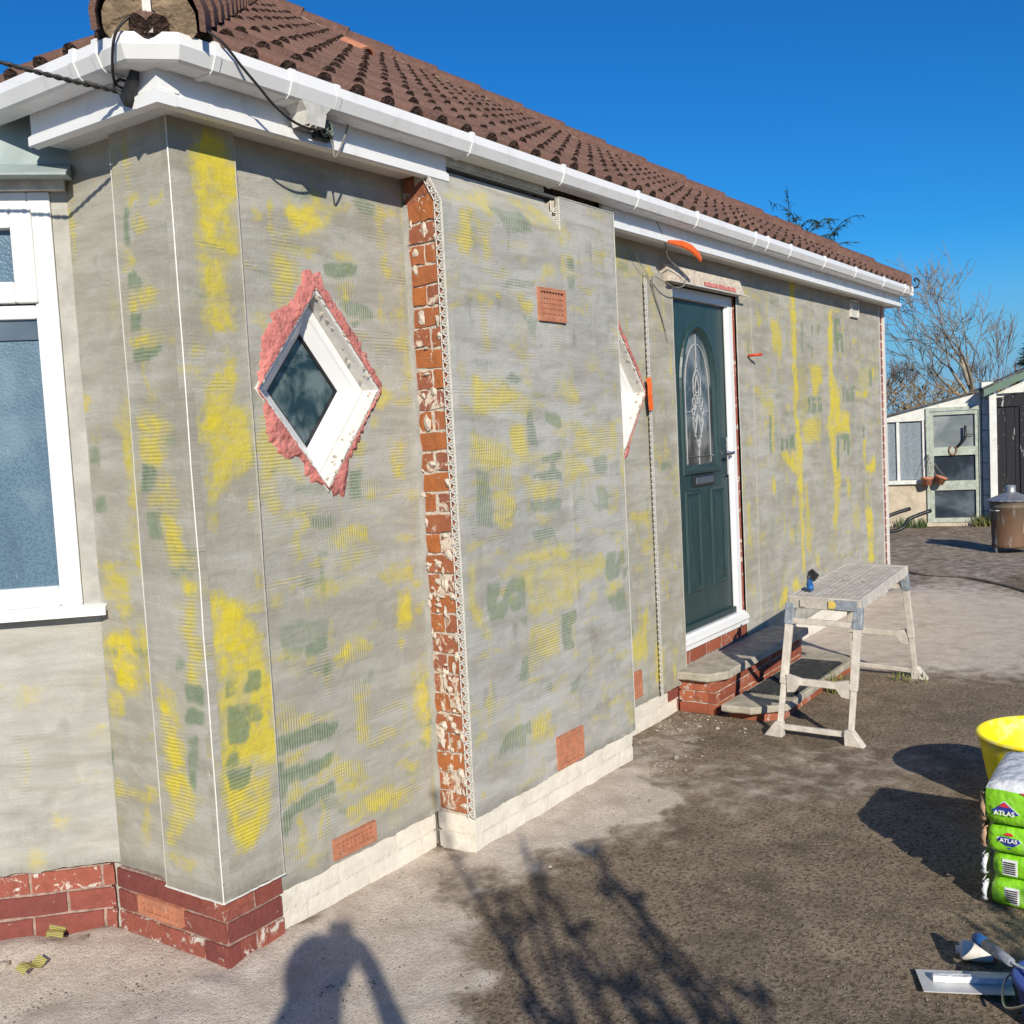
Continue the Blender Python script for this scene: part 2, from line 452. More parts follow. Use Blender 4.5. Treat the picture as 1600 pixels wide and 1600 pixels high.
M['blue_paint'] = simple('blue_handle', (.02, .12, .36), .45, .15, 20, .1, 60, .002)
M['yellow_tub'] = simple('yellow_rubber', (.80, .68, .012), .42, .06, 12, .1, 70, .002, dirt=(.70, .66, .42), dirtamt=.7, dscale=9)
M['rubber'] = simple('black_rubber_mat', (.035, .037, .04), .8, .3, 30, .5, 90, .004, dirt=(.16, .155, .15), dirtamt=.6, dscale=14)
PATCHES = {
 'A': '''Y8 93,2513 210,2537 203,2456 246,2454 245,2377 246,2319 188,2297 235,2260 233,2173 81,2156 83,2342
N6 134,2354 182,2362 185,2325 136,2313
N6 143,2257 198,2265 193,2216 144,2210
Y7 81,2156 233,2173 182,2091 204,2025 207,1953 119,1934 44,2004 83,2017 87,2101
Y9 97,2018 201,2030 200,1953 97,1947
Y7h 25,1864 37,1930 76,1913 86,1895 59,1851
Y7 164,1888 199,1899 182,1821 204,1783 194,1748 150,1739 130,1719 226,1714 232,1640 226,1536 146,1486 101,1470 89,1399 53,1402 49,1488 63,1568 18,1626 41,1715 63,1767 103,1819
Y10 41,1715 127,1715 124,1686 150,1671 148,1642 19,1636
Y7 53,1402 95,1398 100,1354 54,1344
Y10 25,1156 83,1127 136,1099 156,1046 135,950 142,889 79,888 26,905 21,983 20,1099
Y7 25,1156 179,1082 198,866 26,900
Y8 43,891 265,872 251,563 20,632
G9 70,885 186,879 212,878 207,818 65,829
G9 66,807 115,800 148,741 140,688 92,686 57,706
G7 115,805 205,798 199,733 148,741
G8 54,672 97,669 92,616 49,624
Y7 215,1417 241,1415 243,1365 218,1377
Y10 209,1208 235,1199 234,1118 215,1126
Y10 107,1124 142,1098 162,1045 154,886 85,881
Y7 142,1098 224,1008 239,877 236,775 79,814
G8 153,876 156,901 203,890 201,825 118,829
Y8h 20,632 61,620 160,591 220,521 166,373 79,338 56,357 32,430 29,531 7,523
G8h 49,624 147,594 130,544 55,552
Y7h 156,550 216,583 207,385 140,375''',
 'F': '''Y7 222,2352 182,2364 143,2367 147,2335 186,2328 188,2314 231,2316
G8 231,2316 204,2312 209,2214 233,2208
Y9 240,2214 202,2208 202,2175 240,2181
Y9 237,2180 198,2175 192,2129 235,2132
G8 235,2132 196,2130 165,2071 238,2073
Y8h 238,2073 61,2061 117,2028 172,2016 238,2018
G8 234,2015 173,2009 187,1956 237,1958
Y8h 234,1955 83,1941 86,1913 147,1904 233,1898
G8h 229,1897 102,1907 88,1894 161,1858 232,1850
Y6 224,1844 169,1849 179,1836
Y5 179,1769 119,1765 122,1737 176,1730
Y7h 228,1724 70,1672 81,1645 97,1569 99,1550 230,1549 233,1651
G8h 229,1554 160,1549 150,1503 162,1474 236,1471
Y6h 210,1460 154,1537 83,1502 79,1407 201,1407
G7 224,1407 147,1407 153,1324 227,1323
Y7h 147,1407 72,1407 29,1264 41,1225 106,1238 149,1266 145,1358
Y10 110,1206 17,1207 24,1149 71,1157
Y6h 95,1146 24,1149 13,1025 28,888 88,883 97,931 69,982 94,1019
Y8 76,923 18,976 28,883 88,878
G9 103,881 21,884 23,831 102,827
Y9 98,825 27,830 36,814 96,810
G9 104,807 25,813 31,761 117,756
Y6 225,885 150,867 135,804 224,834
Y10 224,829 184,838 121,785 117,756 194,757 228,799
Y8h 229,793 140,753 125,620 235,605
G6 110,722 61,728 72,628 118,621
Y8h 235,605 118,621 121,561 89,541 120,465 212,342 235,348
G8 118,621 76,627 95,555 116,567''',
 'G': '''Y5 582,2068 557,2060 566,1933 585,1986
Y7 566,1805 508,1780 493,1764 517,1714 569,1722
Y9 506,1668 473,1661 476,1636 518,1648
Y6 475,1646 365,1716 308,1773 281,1771 276,1652 273,1548 283,1404 356,1404 348,1530 369,1616 410,1688
Y5 426,1760 396,1728 406,1718
G5 531,1617 478,1620 488,1549 539,1555
G7 517,1462 465,1461 473,1404 525,1404
Y7 516,1472 479,1487 465,1461
Y4 400,2450 352,2436 390,2399
Y6 342,2261 312,2242 323,2224 346,2237
Y6 500,1394 483,1394 486,1373 503,1373
Y7 339,1404 283,1404 279,1239 282,1219 340,1207 361,1232
Y9 413,1220 281,1224 288,1203 406,1204
Y6 508,1274 459,1249 380,1210 370,1160 395,1097 497,1097 525,1143 524,1216
Y8 486,1113 368,1114 374,1067 435,1048
Y10 455,1020 370,1036 370,964 372,824 431,818 508,879 559,955 509,1001
Y6 368,1047 285,1062 281,833 332,812 355,893 377,979
Y7 524,824 429,828 477,723 550,698
D8 505,869 477,885 439,888 420,871 428,842 463,828 502,832
G9 568,954 552,875 540,705 534,555 560,556 563,794
Y4 531,706 463,698 480,632 519,664
Y4 400,732 375,729 389,686
Y5 551,552 502,527 486,454 529,458
Y5 553,405 473,424 484,406 529,392 544,341 561,343''',
 'H': '''Y5 292,797 253,847 200,841 184,797 247,751 290,760
Y5 60,865 10,861 14,818 63,823
Y4 120,855 90,858 92,831
Y6 312,308 222,319 232,255 286,256
Y4 369,332 307,308 313,287 372,294
D4 358,464 289,467 271,449 313,411 361,427
D4 341,371 202,387 149,364 211,328 319,342''',
 'B': '''Y10 465,2374 563,2384 612,2369 702,2359 693,2335 633,2314 555,2290 470,2292 462,2339
Y5h 453,2433 494,2431 481,2411 444,2397
Y6h 422,2282 475,2284 485,2264 527,2251 537,2226 477,2236 421,2212
Y7h 396,2192 433,2214 463,2213 473,2192 520,2179 504,2134 424,2048 382,2036 402,2124
G5h 776,2430 911,2442 899,2392 827,2382
Y7h 911,2442 961,2430 947,2350 924,2265 973,2226 977,2192 945,2170 918,2196 907,2316
Y8 677,2223 705,2240 745,2240 781,2216 762,2200 682,2205
G9 629,2200 756,2204 797,2203 765,2158 696,2147 632,2159
Y5v 669,2135 750,2138 746,2095 690,2081
G6v 683,2072 758,2082 820,2068 861,2046 858,2022 794,2018 726,2023
Y9 725,2019 822,2015 730,2000
G6v 730,2000 793,2009 762,1974
Y5 1017,2300 1041,2303 1035,1983 1006,2001
Y5 279,2437 306,2437 310,2417 281,2404
Y7 997,2028 1042,2030 1039,1793 1040,1698 1012,1698 1004,1911
Y9 860,1780 939,1786 908,1734 851,1677 829,1723
Y5 895,1786 1048,1787 1047,1775 894,1774
Y7h 904,1594 993,1586 989,1437 933,1423 899,1542
Y6h 260,1595 301,1685 321,1684 354,1602 432,1541 513,1468 412,1480 353,1509 345,1427 282,1401 284,1493
Y6h 682,1546 782,1576 784,1507 726,1499
G7h 685,1490 759,1497 747,1373 683,1390
Y6v 764,1463 830,1447 833,1389 756,1372
Y6h 682,1379 772,1365 753,1344 688,1356
Y9 291,1790 323,1786 321,1760 289,1770
Y6h 295,1467 358,1493 365,1415 334,1376 286,1371
Y7 287,1309 396,1297 387,1280 292,1293
Y5h 292,1365 360,1358 363,1322 289,1329
Y7h 420,1400 536,1396 526,1364 488,1362 468,1300 438,1293 435,1251 476,1230 475,1208 403,1223 400,1265 433,1314 453,1376
G5v 480,1352 592,1342 588,1298 484,1309
Y7v 588,1293 666,1285 748,1288 786,1249 759,1224 646,1237 583,1239 521,1229 569,1257
G4 506,1231 566,1224 556,1198 504,1210
Y6 284,1125 452,1125 668,1127 942,1125 1008,1140 991,1052 847,1067 782,1111 616,1084 536,1064 478,1078 452,1120 338,1116 317,1036 286,1073
Y10 800,1115 942,1119 923,1109 808,1108
Y9 916,1039 978,1017 977,902 956,870 920,882 869,910 900,958
G7 420,932 533,943 529,900 489,880 423,883
G4 314,1005 435,1015 538,997 533,943 428,936 402,893 323,872
Y6 301,867 489,880 527,878 488,859 369,846 313,848
Y10v 540,848 616,905 648,910 658,846 675,848 688,902 747,903 706,830 609,833 538,829
G8 501,840 533,860 529,817 498,807
Y6 489,793 529,811 517,764
Y6 941,703 1009,731 1046,716 1043,574 968,592 983,650
Y4v 617,747 747,717 741,648 643,672
Y7v 280,740 317,735 475,681 481,665 387,660 291,657
G9v 275,652 466,654 575,630 515,586 388,601 304,591 270,591
Y7v 273,591 426,586 409,541 300,545 271,572
G9v 271,572 301,563 305,538 408,532 531,531 520,489 397,486 300,482 297,440 272,443
Y7v 300,478 389,469 386,436 296,431
Y9 272,443 297,440 287,405 269,411
G8v 275,409 379,428 515,435 525,391 375,381 324,388 298,319 267,325
Y6v 613,738 726,675 709,491 665,498 626,556 660,608 645,684
Y6v 534,495 598,491 689,434 685,393 584,419 489,453
Y8v 533,328 576,329 637,356 728,358 819,325 912,268 970,244 844,246 719,255 673,255 647,305 588,299 545,298
Y6 754,222 842,214 839,182 767,191
Y5v 394,300 461,297 451,265 397,264
Y7v 280,326 304,308 295,277 317,245 357,254 355,231 321,214 299,252 276,284
Y7 387,228 441,229 424,185 376,173
Y8 963,728 1038,712 1041,555 1056,427 1011,417 965,474 995,522 959,592
Y8 1052,382 1069,378 1077,164 1041,164
D5 266,235 412,209 666,183 855,177 1041,164 1057,142 709,152 476,155''',
 'C': '''Y6 1099,2496 1263,2523 1372,2531 1518,2513 1606,2536 1749,2538 1836,2462 1863,2441 1649,2432 1618,2476 1534,2501 1434,2505 1384,2479 1420,2438 1361,2407 1258,2469 1168,2459 1096,2452
Y8h 1151,2431 1243,2471 1246,2414 1233,2359 1209,2258 1142,2247 1144,2356
Y7h 1269,2417 1361,2407 1348,2346 1331,2245 1291,2240 1292,2339 1259,2389
G6v 1367,2472 1439,2469 1532,2477 1608,2470 1651,2452 1646,2398 1464,2375 1427,2425 1381,2446
Y8 1469,2436 1537,2441 1518,2424 1476,2423
Y4 1650,2442 1837,2477 1932,2450 2008,2408 1925,2378 1791,2382 1665,2415
Y7 1624,2352 1687,2355 1648,2326
G4 1515,2292 1569,2322 1556,2273 1521,2264
Y5 1518,2236 1580,2251 1568,2222 1533,2214
Y7 1686,2243 1782,2292 1827,2261 1796,2228 1759,2240 1719,2207 1691,2204
Y8h 1863,2335 1902,2345 1902,2228 1872,2225
G8h 1911,2325 1961,2336 1966,2275 1915,2270
G7 1904,2249 1969,2255 1958,2187 1909,2203
Y7 1905,2264 1985,2267 1974,2255 1914,2250
Y6 2021,2549 2301,2579 2299,2557 2209,2534 2081,2537
Y6h 2171,2470 2246,2458 2244,2437 2179,2439
Y6h 2107,2357 2263,2407 2270,2353 2126,2333
G4h 1404,2169 1473,2199 1646,2205 1644,2180 1503,2159 1410,2146
Y8h 1426,2138 1501,2135 1614,2139 1625,2068 1529,2076 1498,2111
G5 1495,2073 1651,2055 1625,1970 1591,1983 1561,2039
Y5h 1589,1969 1643,1971 1631,1941 1587,1940
Y5h 1210,2108 1295,2110 1294,2014 1323,1901 1260,1890 1245,1989 1246,2079
Y4 1125,2145 1162,2148 1147,2067 1124,2053
Y4 2003,1899 2111,1934 2182,1872 2125,1849 2020,1857
D5 2112,2173 2277,2181 2216,2127 2152,2144
D5 2119,2020 2239,2015 2223,1965 2125,1967
D5 2011,2103 2042,2105 2029,2068 2013,2072
D5 2116,2105 2159,2102 2144,2058 2124,2073
D5 2050,2418 2114,2432 2099,2383 2057,2383
D4 2067,2033 2099,2029 2086,2002 2065,2006
D4 2212,2084 2245,2080 2242,2048
D4 1827,1944 1886,1942 1874,1921 1835,1919
D4 2076,2244 2108,2247 2105,2215 2079,2218
Y8h 1185,1828 1254,1830 1258,1789 1291,1807 1371,1804 1418,1777 1482,1739 1585,1725 1637,1705 1572,1681 1426,1682 1171,1676 1183,1725 1172,1765
Y10 1514,1715 1628,1710 1581,1681 1512,1691
G7h 1395,1800 1448,1838 1522,1802 1469,1782
Y6 1767,1810 1835,1811 1952,1787 1985,1703 1903,1693 1808,1729 1773,1765
G7h 1522,1614 1536,1672 1572,1676 1593,1617 1607,1577 1621,1533 1533,1536
G8 1680,1675 1745,1669 1800,1643 1796,1597 1721,1614 1677,1640
Y8h 1387,1622 1523,1619 1524,1536 1566,1520 1545,1477 1442,1492 1414,1545
Y7v 1157,1600 1270,1578 1366,1566 1435,1506 1423,1459 1275,1458 1138,1470 1143,1528
G6v 1175,1464 1267,1454 1263,1325 1278,1314 1270,1227 1155,1248 1173,1360
Y8v 1276,1375 1365,1378 1428,1330 1421,1254 1375,1211 1288,1243 1264,1329
Y5v 1267,1459 1422,1450 1432,1373 1276,1375
G8h 1626,1483 1711,1499 1798,1511 1793,1460 1745,1457 1751,1426 1799,1413 1786,1383 1681,1380 1556,1408 1576,1427 1704,1429 1707,1459 1633,1463
Y7h 1454,1429 1539,1414 1737,1371 1751,1320 1712,1307 1495,1315 1500,1368
Y7 1745,1457 1802,1454 1790,1424 1751,1426
G7 1529,1307 1713,1312 1789,1306 1765,1257 1688,1249 1543,1262
Y6h 1631,1239 1726,1245 1702,1192 1637,1203
G6h 1537,1199 1701,1187 1725,1133 1551,1148
Y6h 1800,1638 2040,1618 2283,1630 2293,1479 1996,1481 1846,1498 1911,1558
Y7h 1826,1504 1904,1485 2044,1426 2041,1388 1915,1380 1891,1340 1857,1410
G6h 2059,1473 2189,1467 2171,1386 2062,1387
G5 2079,1338 2177,1331 2178,1221 2080,1229
Y6h 2187,1319 2290,1323 2282,1228 2213,1234
Y5 2180,1115 2319,1118 2315,1073 2189,1087
Y6 1448,1179 1491,1170 1480,1151
D4 2148,1864 2293,1862 2289,1812 2165,1810
D4 1919,1869 1959,1870 1944,1807 1914,1812
D4 1782,1871 1840,1872 1838,1847 1799,1846
Y7 1088,1116 1341,1111 1548,1120 1842,1110 1837,1054 1695,1036 1584,1038 1360,1097 1131,1093 1129,979 1185,881 1128,858 1078,911 1081,1041
Y6 1336,1060 1584,1038 1909,1039 2112,1027 2116,927 1898,920 1890,832 1631,826 1479,829 1479,947
G8 1203,1023 1284,1028 1290,987 1258,947 1306,945 1331,998 1372,1015 1465,1016 1476,971 1464,890 1370,883 1353,914 1365,941 1427,949 1408,958 1367,952 1342,899 1300,872 1222,874 1198,923
G8 2121,979 2151,1022 2233,1019 2216,980 2228,965 2260,1015 2310,1023 2319,960 2269,960 2250,902 2193,883 2140,891 2116,927
G8 2295,929 2330,931 2318,878 2290,882
Y10 2108,836 2137,865 2303,867 2316,851 2120,827
Y10 1952,835 1993,867 2058,863 1989,822
G6 2120,827 2301,847 2320,734 2168,753
G9h 1738,813 1852,819 1860,767 1809,745 1793,704 1827,678 1825,653 1742,657 1729,710
Y6h 1476,794 1720,804 1719,662 1547,636 1468,594 1372,569 1374,592 1469,600 1466,683
G7 1418,845 1471,854 1472,806 1436,819
G8 1424,686 1466,683 1468,594 1375,597 1408,619
G5h 1777,518 1875,528 1832,461 1772,462
Y8v 1464,434 1530,441 1612,427 1596,320 1477,335 1416,363 1460,381
G7v 1211,328 1256,395 1360,431 1463,422 1460,381 1417,381 1414,340 1272,345
Y8 1293,362 1375,374 1415,358
Y7 1099,544 1136,541 1112,385 1086,403
Y7 2296,311 2330,295 2319,172 2285,195
Y4h 1802,404 1856,462 1860,364 1810,358
Y5 1107,829 1127,847 1133,813 1106,774
D4 1930,723 2059,738 2077,643 1971,624
D4 2093,520 2229,511 2195,444 2087,455
Y7v 1313,185 1575,211 1584,175 1487,177 1322,162''',
 'D': '''Y5 2690,2364 2889,2438 2883,2371 2701,2344
G5 2708,2425 2823,2431 2806,2381 2704,2377
Y7 2968,2428 3078,2433 3087,2378 2976,2367
Y4 3000,2182 3169,2187 3151,2141 3009,2133
G5 2737,2327 2801,2327 2760,2305
Y7 2833,653 2872,631 2855,357 2759,377 2678,364 2676,515 2775,556
Y9 2948,462 2995,406 2984,196 2892,217 2951,306
Y6 2852,327 2915,282 2862,248
Y5 3047,412 3187,376 3160,285
Y5 2800,1005 2930,998 2938,905 2840,910
G5 2636,582 2713,568 2707,509 2646,520
Y6 2695,1165 2962,1151 2941,1047 2775,1085 2693,1134
Y6 3085,1464 3182,1466 3177,1417 3093,1421
G5h 3055,1401 3200,1394 3197,1361 3051,1359
Y5 4329,2424 4438,2440 4424,2375 4341,2381
Y6h 4555,2322 4622,2294 4689,2246 4578,2188 4549,2251
Y5 4744,2459 4779,2443 4762,2251 4708,2261
G4v 4797,2437 4982,2412 4957,2343 4809,2366
Y7h 4809,2267 4970,2277 5019,2178 5006,2042 4942,1972 4893,2058 4833,2016 4806,2134
Y9 5192,2566 5294,2575 5303,2227 5299,1946 5321,1734 5294,1664 5281,1522 5219,1524 5211,1664 5202,2014 5187,2290
G5 5392,2289 5456,2285 5456,2057 5392,2055
G6 5629,2274 5673,2276 5664,2174 5621,2186
G6 5764,2281 5834,2285 5816,2218 5770,2215
G6 5614,2113 5659,2115 5650,2020 5617,2026
Y8h 5516,2001 5853,1981 5889,1862 5770,1838 5740,1764 5605,1763 5593,1880
Y4h 5326,2017 5492,1979 5551,1661 5344,1521 5348,1805
G8 5514,1741 5571,1756 5560,1639 5516,1640
G8 5603,1749 5693,1749 5691,1727 5635,1727 5633,1705 5700,1697 5694,1631 5593,1632
G8 5727,1749 5820,1749 5818,1726 5760,1727 5758,1704 5827,1696 5821,1629 5717,1630
Y9 6035,2418 6132,2425 6136,2195 6091,1964 6274,1773 6289,1655 6468,1605 6431,1494 5976,1505 6017,1696 5993,1962
Y6 6108,2431 6336,2462 6306,2406 6128,2379
G9 6163,2350 6315,2367 6323,2313 6246,2309 6217,2261 6266,2248 6369,2253 6381,2097 6316,2094 6313,2204 6260,2186 6265,2093 6214,2091 6157,2150
Y7 6201,2090 6380,2089 6351,2056 6249,2061
G5 6421,2256 6474,2259 6442,2194
G7 6340,1797 6394,1813 6385,1710 6332,1702
G7 6432,1797 6542,1830 6540,1806 6484,1789 6537,1774 6544,1709 6423,1702
G7 6569,1830 6679,1839 6676,1807 6607,1802 6674,1782 6653,1709 6557,1705
Y9 6703,1799 7079,1809 7044,1750 6698,1741
Y4 6776,1980 7129,2030 7110,1818 6732,1807
Y8 7156,1997 7250,2025 7239,1904 7179,1912
G7 7094,1970 7185,1980 7172,1835 7096,1835
Y6h 4441,1825 4562,1826 4575,1768 4733,1735 4862,1715 4817,1634 4637,1669 4572,1735 4455,1786
Y4h 4934,1884 5031,1885 5006,1824 4948,1830
Y7h 4662,1664 4827,1662 4801,1379 4753,1373 4748,1578
G7 4717,1629 4764,1629 4753,1373 4706,1375
G8 4930,1461 4981,1468 4984,1371 4922,1374
G8 5030,1458 5081,1465 5073,1376 5022,1370
G8 5109,1482 5214,1497 5217,1379 5099,1375
Y9 5229,1659 5308,1658 5319,1476 5395,1418 5348,1200 5342,831 5353,504 5296,475 5283,791 5259,1114 5239,1188 5038,1271 4897,1366 5229,1370 5245,1550
Y7h 5325,1548 5727,1635 5808,1557 5736,1416 5422,1417 5374,1492
Y9 5868,1547 6094,1651 6522,1636 6505,1451 6108,1457 6148,1192 6171,1090 6072,1057 6025,1238 5953,1477
G9 6172,1451 6236,1449 6213,1188 6148,1192
G9 6270,1453 6488,1452 6484,1410 6398,1403 6374,1322 6324,1324 6332,1415 6266,1418
G8 6432,1402 6501,1400 6489,1276 6421,1279
Y7 6053,1197 6245,1186 6229,1005 6132,1013 6223,945 6149,850 6067,658 6081,455 6034,461 6040,711 5989,845 6061,938 5969,966 6070,1037
Y6 6344,1171 6504,1058 6458,926 6391,942 6369,1077
Y9 6858,1409 6970,1405 6906,1117 7213,1099 7225,1231 7108,1237 7103,1182 6912,1181 6878,1215
G7 6867,1505 6924,1514 6914,1407 6858,1409
Y9 6878,806 6957,843 7104,764 7103,321 6912,346 6929,540
Y5 6483,820 6735,861 6714,629 6575,675
Y5 6901,1063 6970,994 6998,883 6884,871
Y8 4715,1212 4787,1225 4815,1128 4752,1098 4718,1117
Y6 5025,845 5128,843 5176,784 5086,667 5044,771
Y6h 5369,1134 5450,1110 5499,721 5485,562 5380,641
Y6 5569,542 5635,620 5686,536 5651,473
Y8 4779,329 4861,421 4989,446 4983,376 4874,295
Y8 5063,408 5094,467 5175,483 5221,403 5389,434 5384,388 5111,364
Y6 4293,1498 4423,1502 4395,1437 4308,1424
Y6 4276,1077 4342,1088 4328,933 4361,822 4272,791 4264,939
Y6 4337,552 4400,526 4371,447 4328,454
Y5 4251,1265 4294,1271 4288,1206 4246,1209
Y5 5097,1071 5203,1081 5219,971 5088,973
Y4 4887,982 4960,967 4927,873''',
}
# ------------------------------------------------------------------ ground
GR = random.Random(5)
def graded(lo, a, b, hi, fine, grow=1.35):
    xs = list(np.arange(a, b + 1e-6, fine))
    st = fine; x = a
    left = []
    while x > lo:
        st *= grow; x -= st; left.append(max(x, lo))
    st = fine; x = b; right = []
    while x < hi:
        st *= grow; x += st; right.append(min(x, hi))
    return left[::-1] + xs + right
def in_poly(U, V, poly):
    ins = np.zeros(U.shape, bool)
    n = len(poly)
    for i in range(n):
        x1, y1 = poly[i]; x2, y2 = poly[(i + 1) % n]
        if y1 == y2: continue
        c = ((y1 > V) != (y2 > V)) & (U < (x2 - x1) * (V - y1) / (y2 - y1) + x1)
        ins ^= c
    return ins
def soft_poly(U, V, poly, r, k=9):
    a = np.zeros(U.shape)
    for i in range(k):
        an = i * 2.39996; rr = r * math.sqrt((i + .5) / k)
        a += in_poly(U + rr * math.cos(an), V + rr * math.sin(an), poly)
    return a / k
def field(U, V, cell, seed):
    """smooth random field, -1..1"""
    rs = np.random.RandomState(seed); g = rs.rand(64, 64) * 2 - 1
    x = U / cell; y = V / cell
    xi = np.floor(x).astype(int); yi = np.floor(y).astype(int)
    fx = x - xi; fy = y - yi; fx = fx * fx * (3 - 2 * fx); fy = fy * fy * (3 - 2 * fy)
    G = lambda i, j: g[i % 64, j % 64]
    return (G(xi, yi) * (1 - fx) + G(xi + 1, yi) * fx) * (1 - fy) + (G(xi, yi + 1) * (1 - fx) + G(xi + 1, yi + 1) * fx) * fy
def build_ground():
    xs = graded(-250, -1.0, 5.2, 400, .03); ys = graded(-250, -2.4, 0.9, 300, .03)
    X, Y = np.meshgrid(xs, ys, indexing='ij')
    dust = np.zeros(X.shape)
    wx = X + field(X, Y, .12, 1) * .06 + field(X, Y, .4, 2) * .10
    wy = Y + field(X, Y, .12, 3) * .06 + field(X, Y, .4, 4) * .10
    DP = [(1.0, .12, [(-3, 3.4), (.0, .62), (.10, .1), (1.1, .1), (.80, -.22), (.64, -.42), (.40, -.66), (.10, -.82), (-.5, -1.2), (-1.5, -1.0), (-3, 0)]),
          (1.0, .05, [(.99, 0), (1.42, -.1), (1.9, -.1), (2.18, -.2), (2.05, -.55), (1.73, -.6), (1.45, -.5), (1.20, -.42), (.98, -.25)]),
          (.55, .25, [(.5, 0), (1.2, -.1), (2.5, -.05), (3.0, .1), (3.1, -.2), (2.4, -.35), (1.6, -.7), (.9, -.5), (.6, -.3)]),
          (.78, .35, [(5.1, .3), (6.97, .3), (8.2, .1), (8.4, -.6), (7.2, -1.5), (4.7, -1.7), (4.45, -.95), (4.7, -.2)]),
          (.30, .3, [(2.2, -.3), (3.0, -.7), (3.2, -1.6), (2.2, -1.4), (1.6, -.9)]), (.35, .5, [(8.5, 1), (13, 2), (13, -1), (9, -2)])]
    for st, soft, poly in DP:
        dust = np.maximum(dust, st * soft_poly(wx, wy, poly, soft, 19))
    near = np.clip((X + 1.2) / .4, 0, 1) * np.clip((5.4 - X) / .6, 0, 1) * np.clip((Y + 2.6) / .4, 0, 1)
    Z = near * (field(X, Y, .05, 7) * .0022 + field(X, Y, .16, 8) * .004 + dust * (field(X, Y, .09, 9) * .006 + .003))
    # loose spoil heaped against the plinth
    heap = np.exp(-((Y + .02) / .10) ** 2) * (X > -.1) * (X < 1.05) + np.exp(-((Y + .17) / .09) ** 2) * (X > 1.05) * (X < 2.3)
    Z += heap * .018 * (.5 + .5 * field(X, Y, .13, 11))
    bayh = np.exp(-((X + Y - .5) / .14) ** 2) * (X < .02)
    Z += bayh * .03 * (.45 + .55 * field(X, Y, .12, 12))
    nx, ny = X.shape
    V = np.stack([X, Y, Z], -1).reshape(-1, 3)
    idx = np.arange(nx * ny).reshape(nx, ny)
    F = np.stack([idx[:-1, :-1], idx[1:, :-1], idx[1:, 1:], idx[:-1, 1:]], -1).reshape(-1, 4)
    m = bpy.data.meshes.new('ground'); m.from_pydata(V.tolist(), [], F.tolist())
    a = m.attributes.new('dust', 'FLOAT', 'POINT'); a.data.foreach_set('value', dust.reshape(-1).astype(np.float32))
    m.polygons.foreach_set('use_smooth', [True] * len(m.polygons))
    o = link('ground', m, None, M['ground']); o['kind'] = 'structure'
build_ground()

# ------------------------------------------------------------------ bungalow
H = thing('bungalow', 'single storey bungalow with grey and yellow patched walls and brown tiled roof', 'bungalow', (0, 0, 0))
core = MB()
core.box((.06, .21, .0), (7.40, 6.8, 2.70))
core.box((.06, .06, .0), (.27, .21, 2.70)); core.box((.88, .06, 0), (2.38, .21, 2.70)); core.box((2.94, .06, 0), (3.27, .21, 2.70)); core.box((4.25, .06, 0), (7.40, .21, 2.70))
core.box((.27, .06, 0), (.88, .21, 1.40)); core.box((.27, .06, 2.14), (.88, .21, 2.70)); core.box((2.38, .06, 0), (2.94, .21, 1.40)); core.box((2.38, .06, 2.14), (2.94, .21, 2.70)); core.box((3.27, .06, 2.38), (4.25, .21, 2.70)); core.box((3.27, .06, 0), (4.25, .21, .24))
part('wall', core, M['mortar_grey'], H)

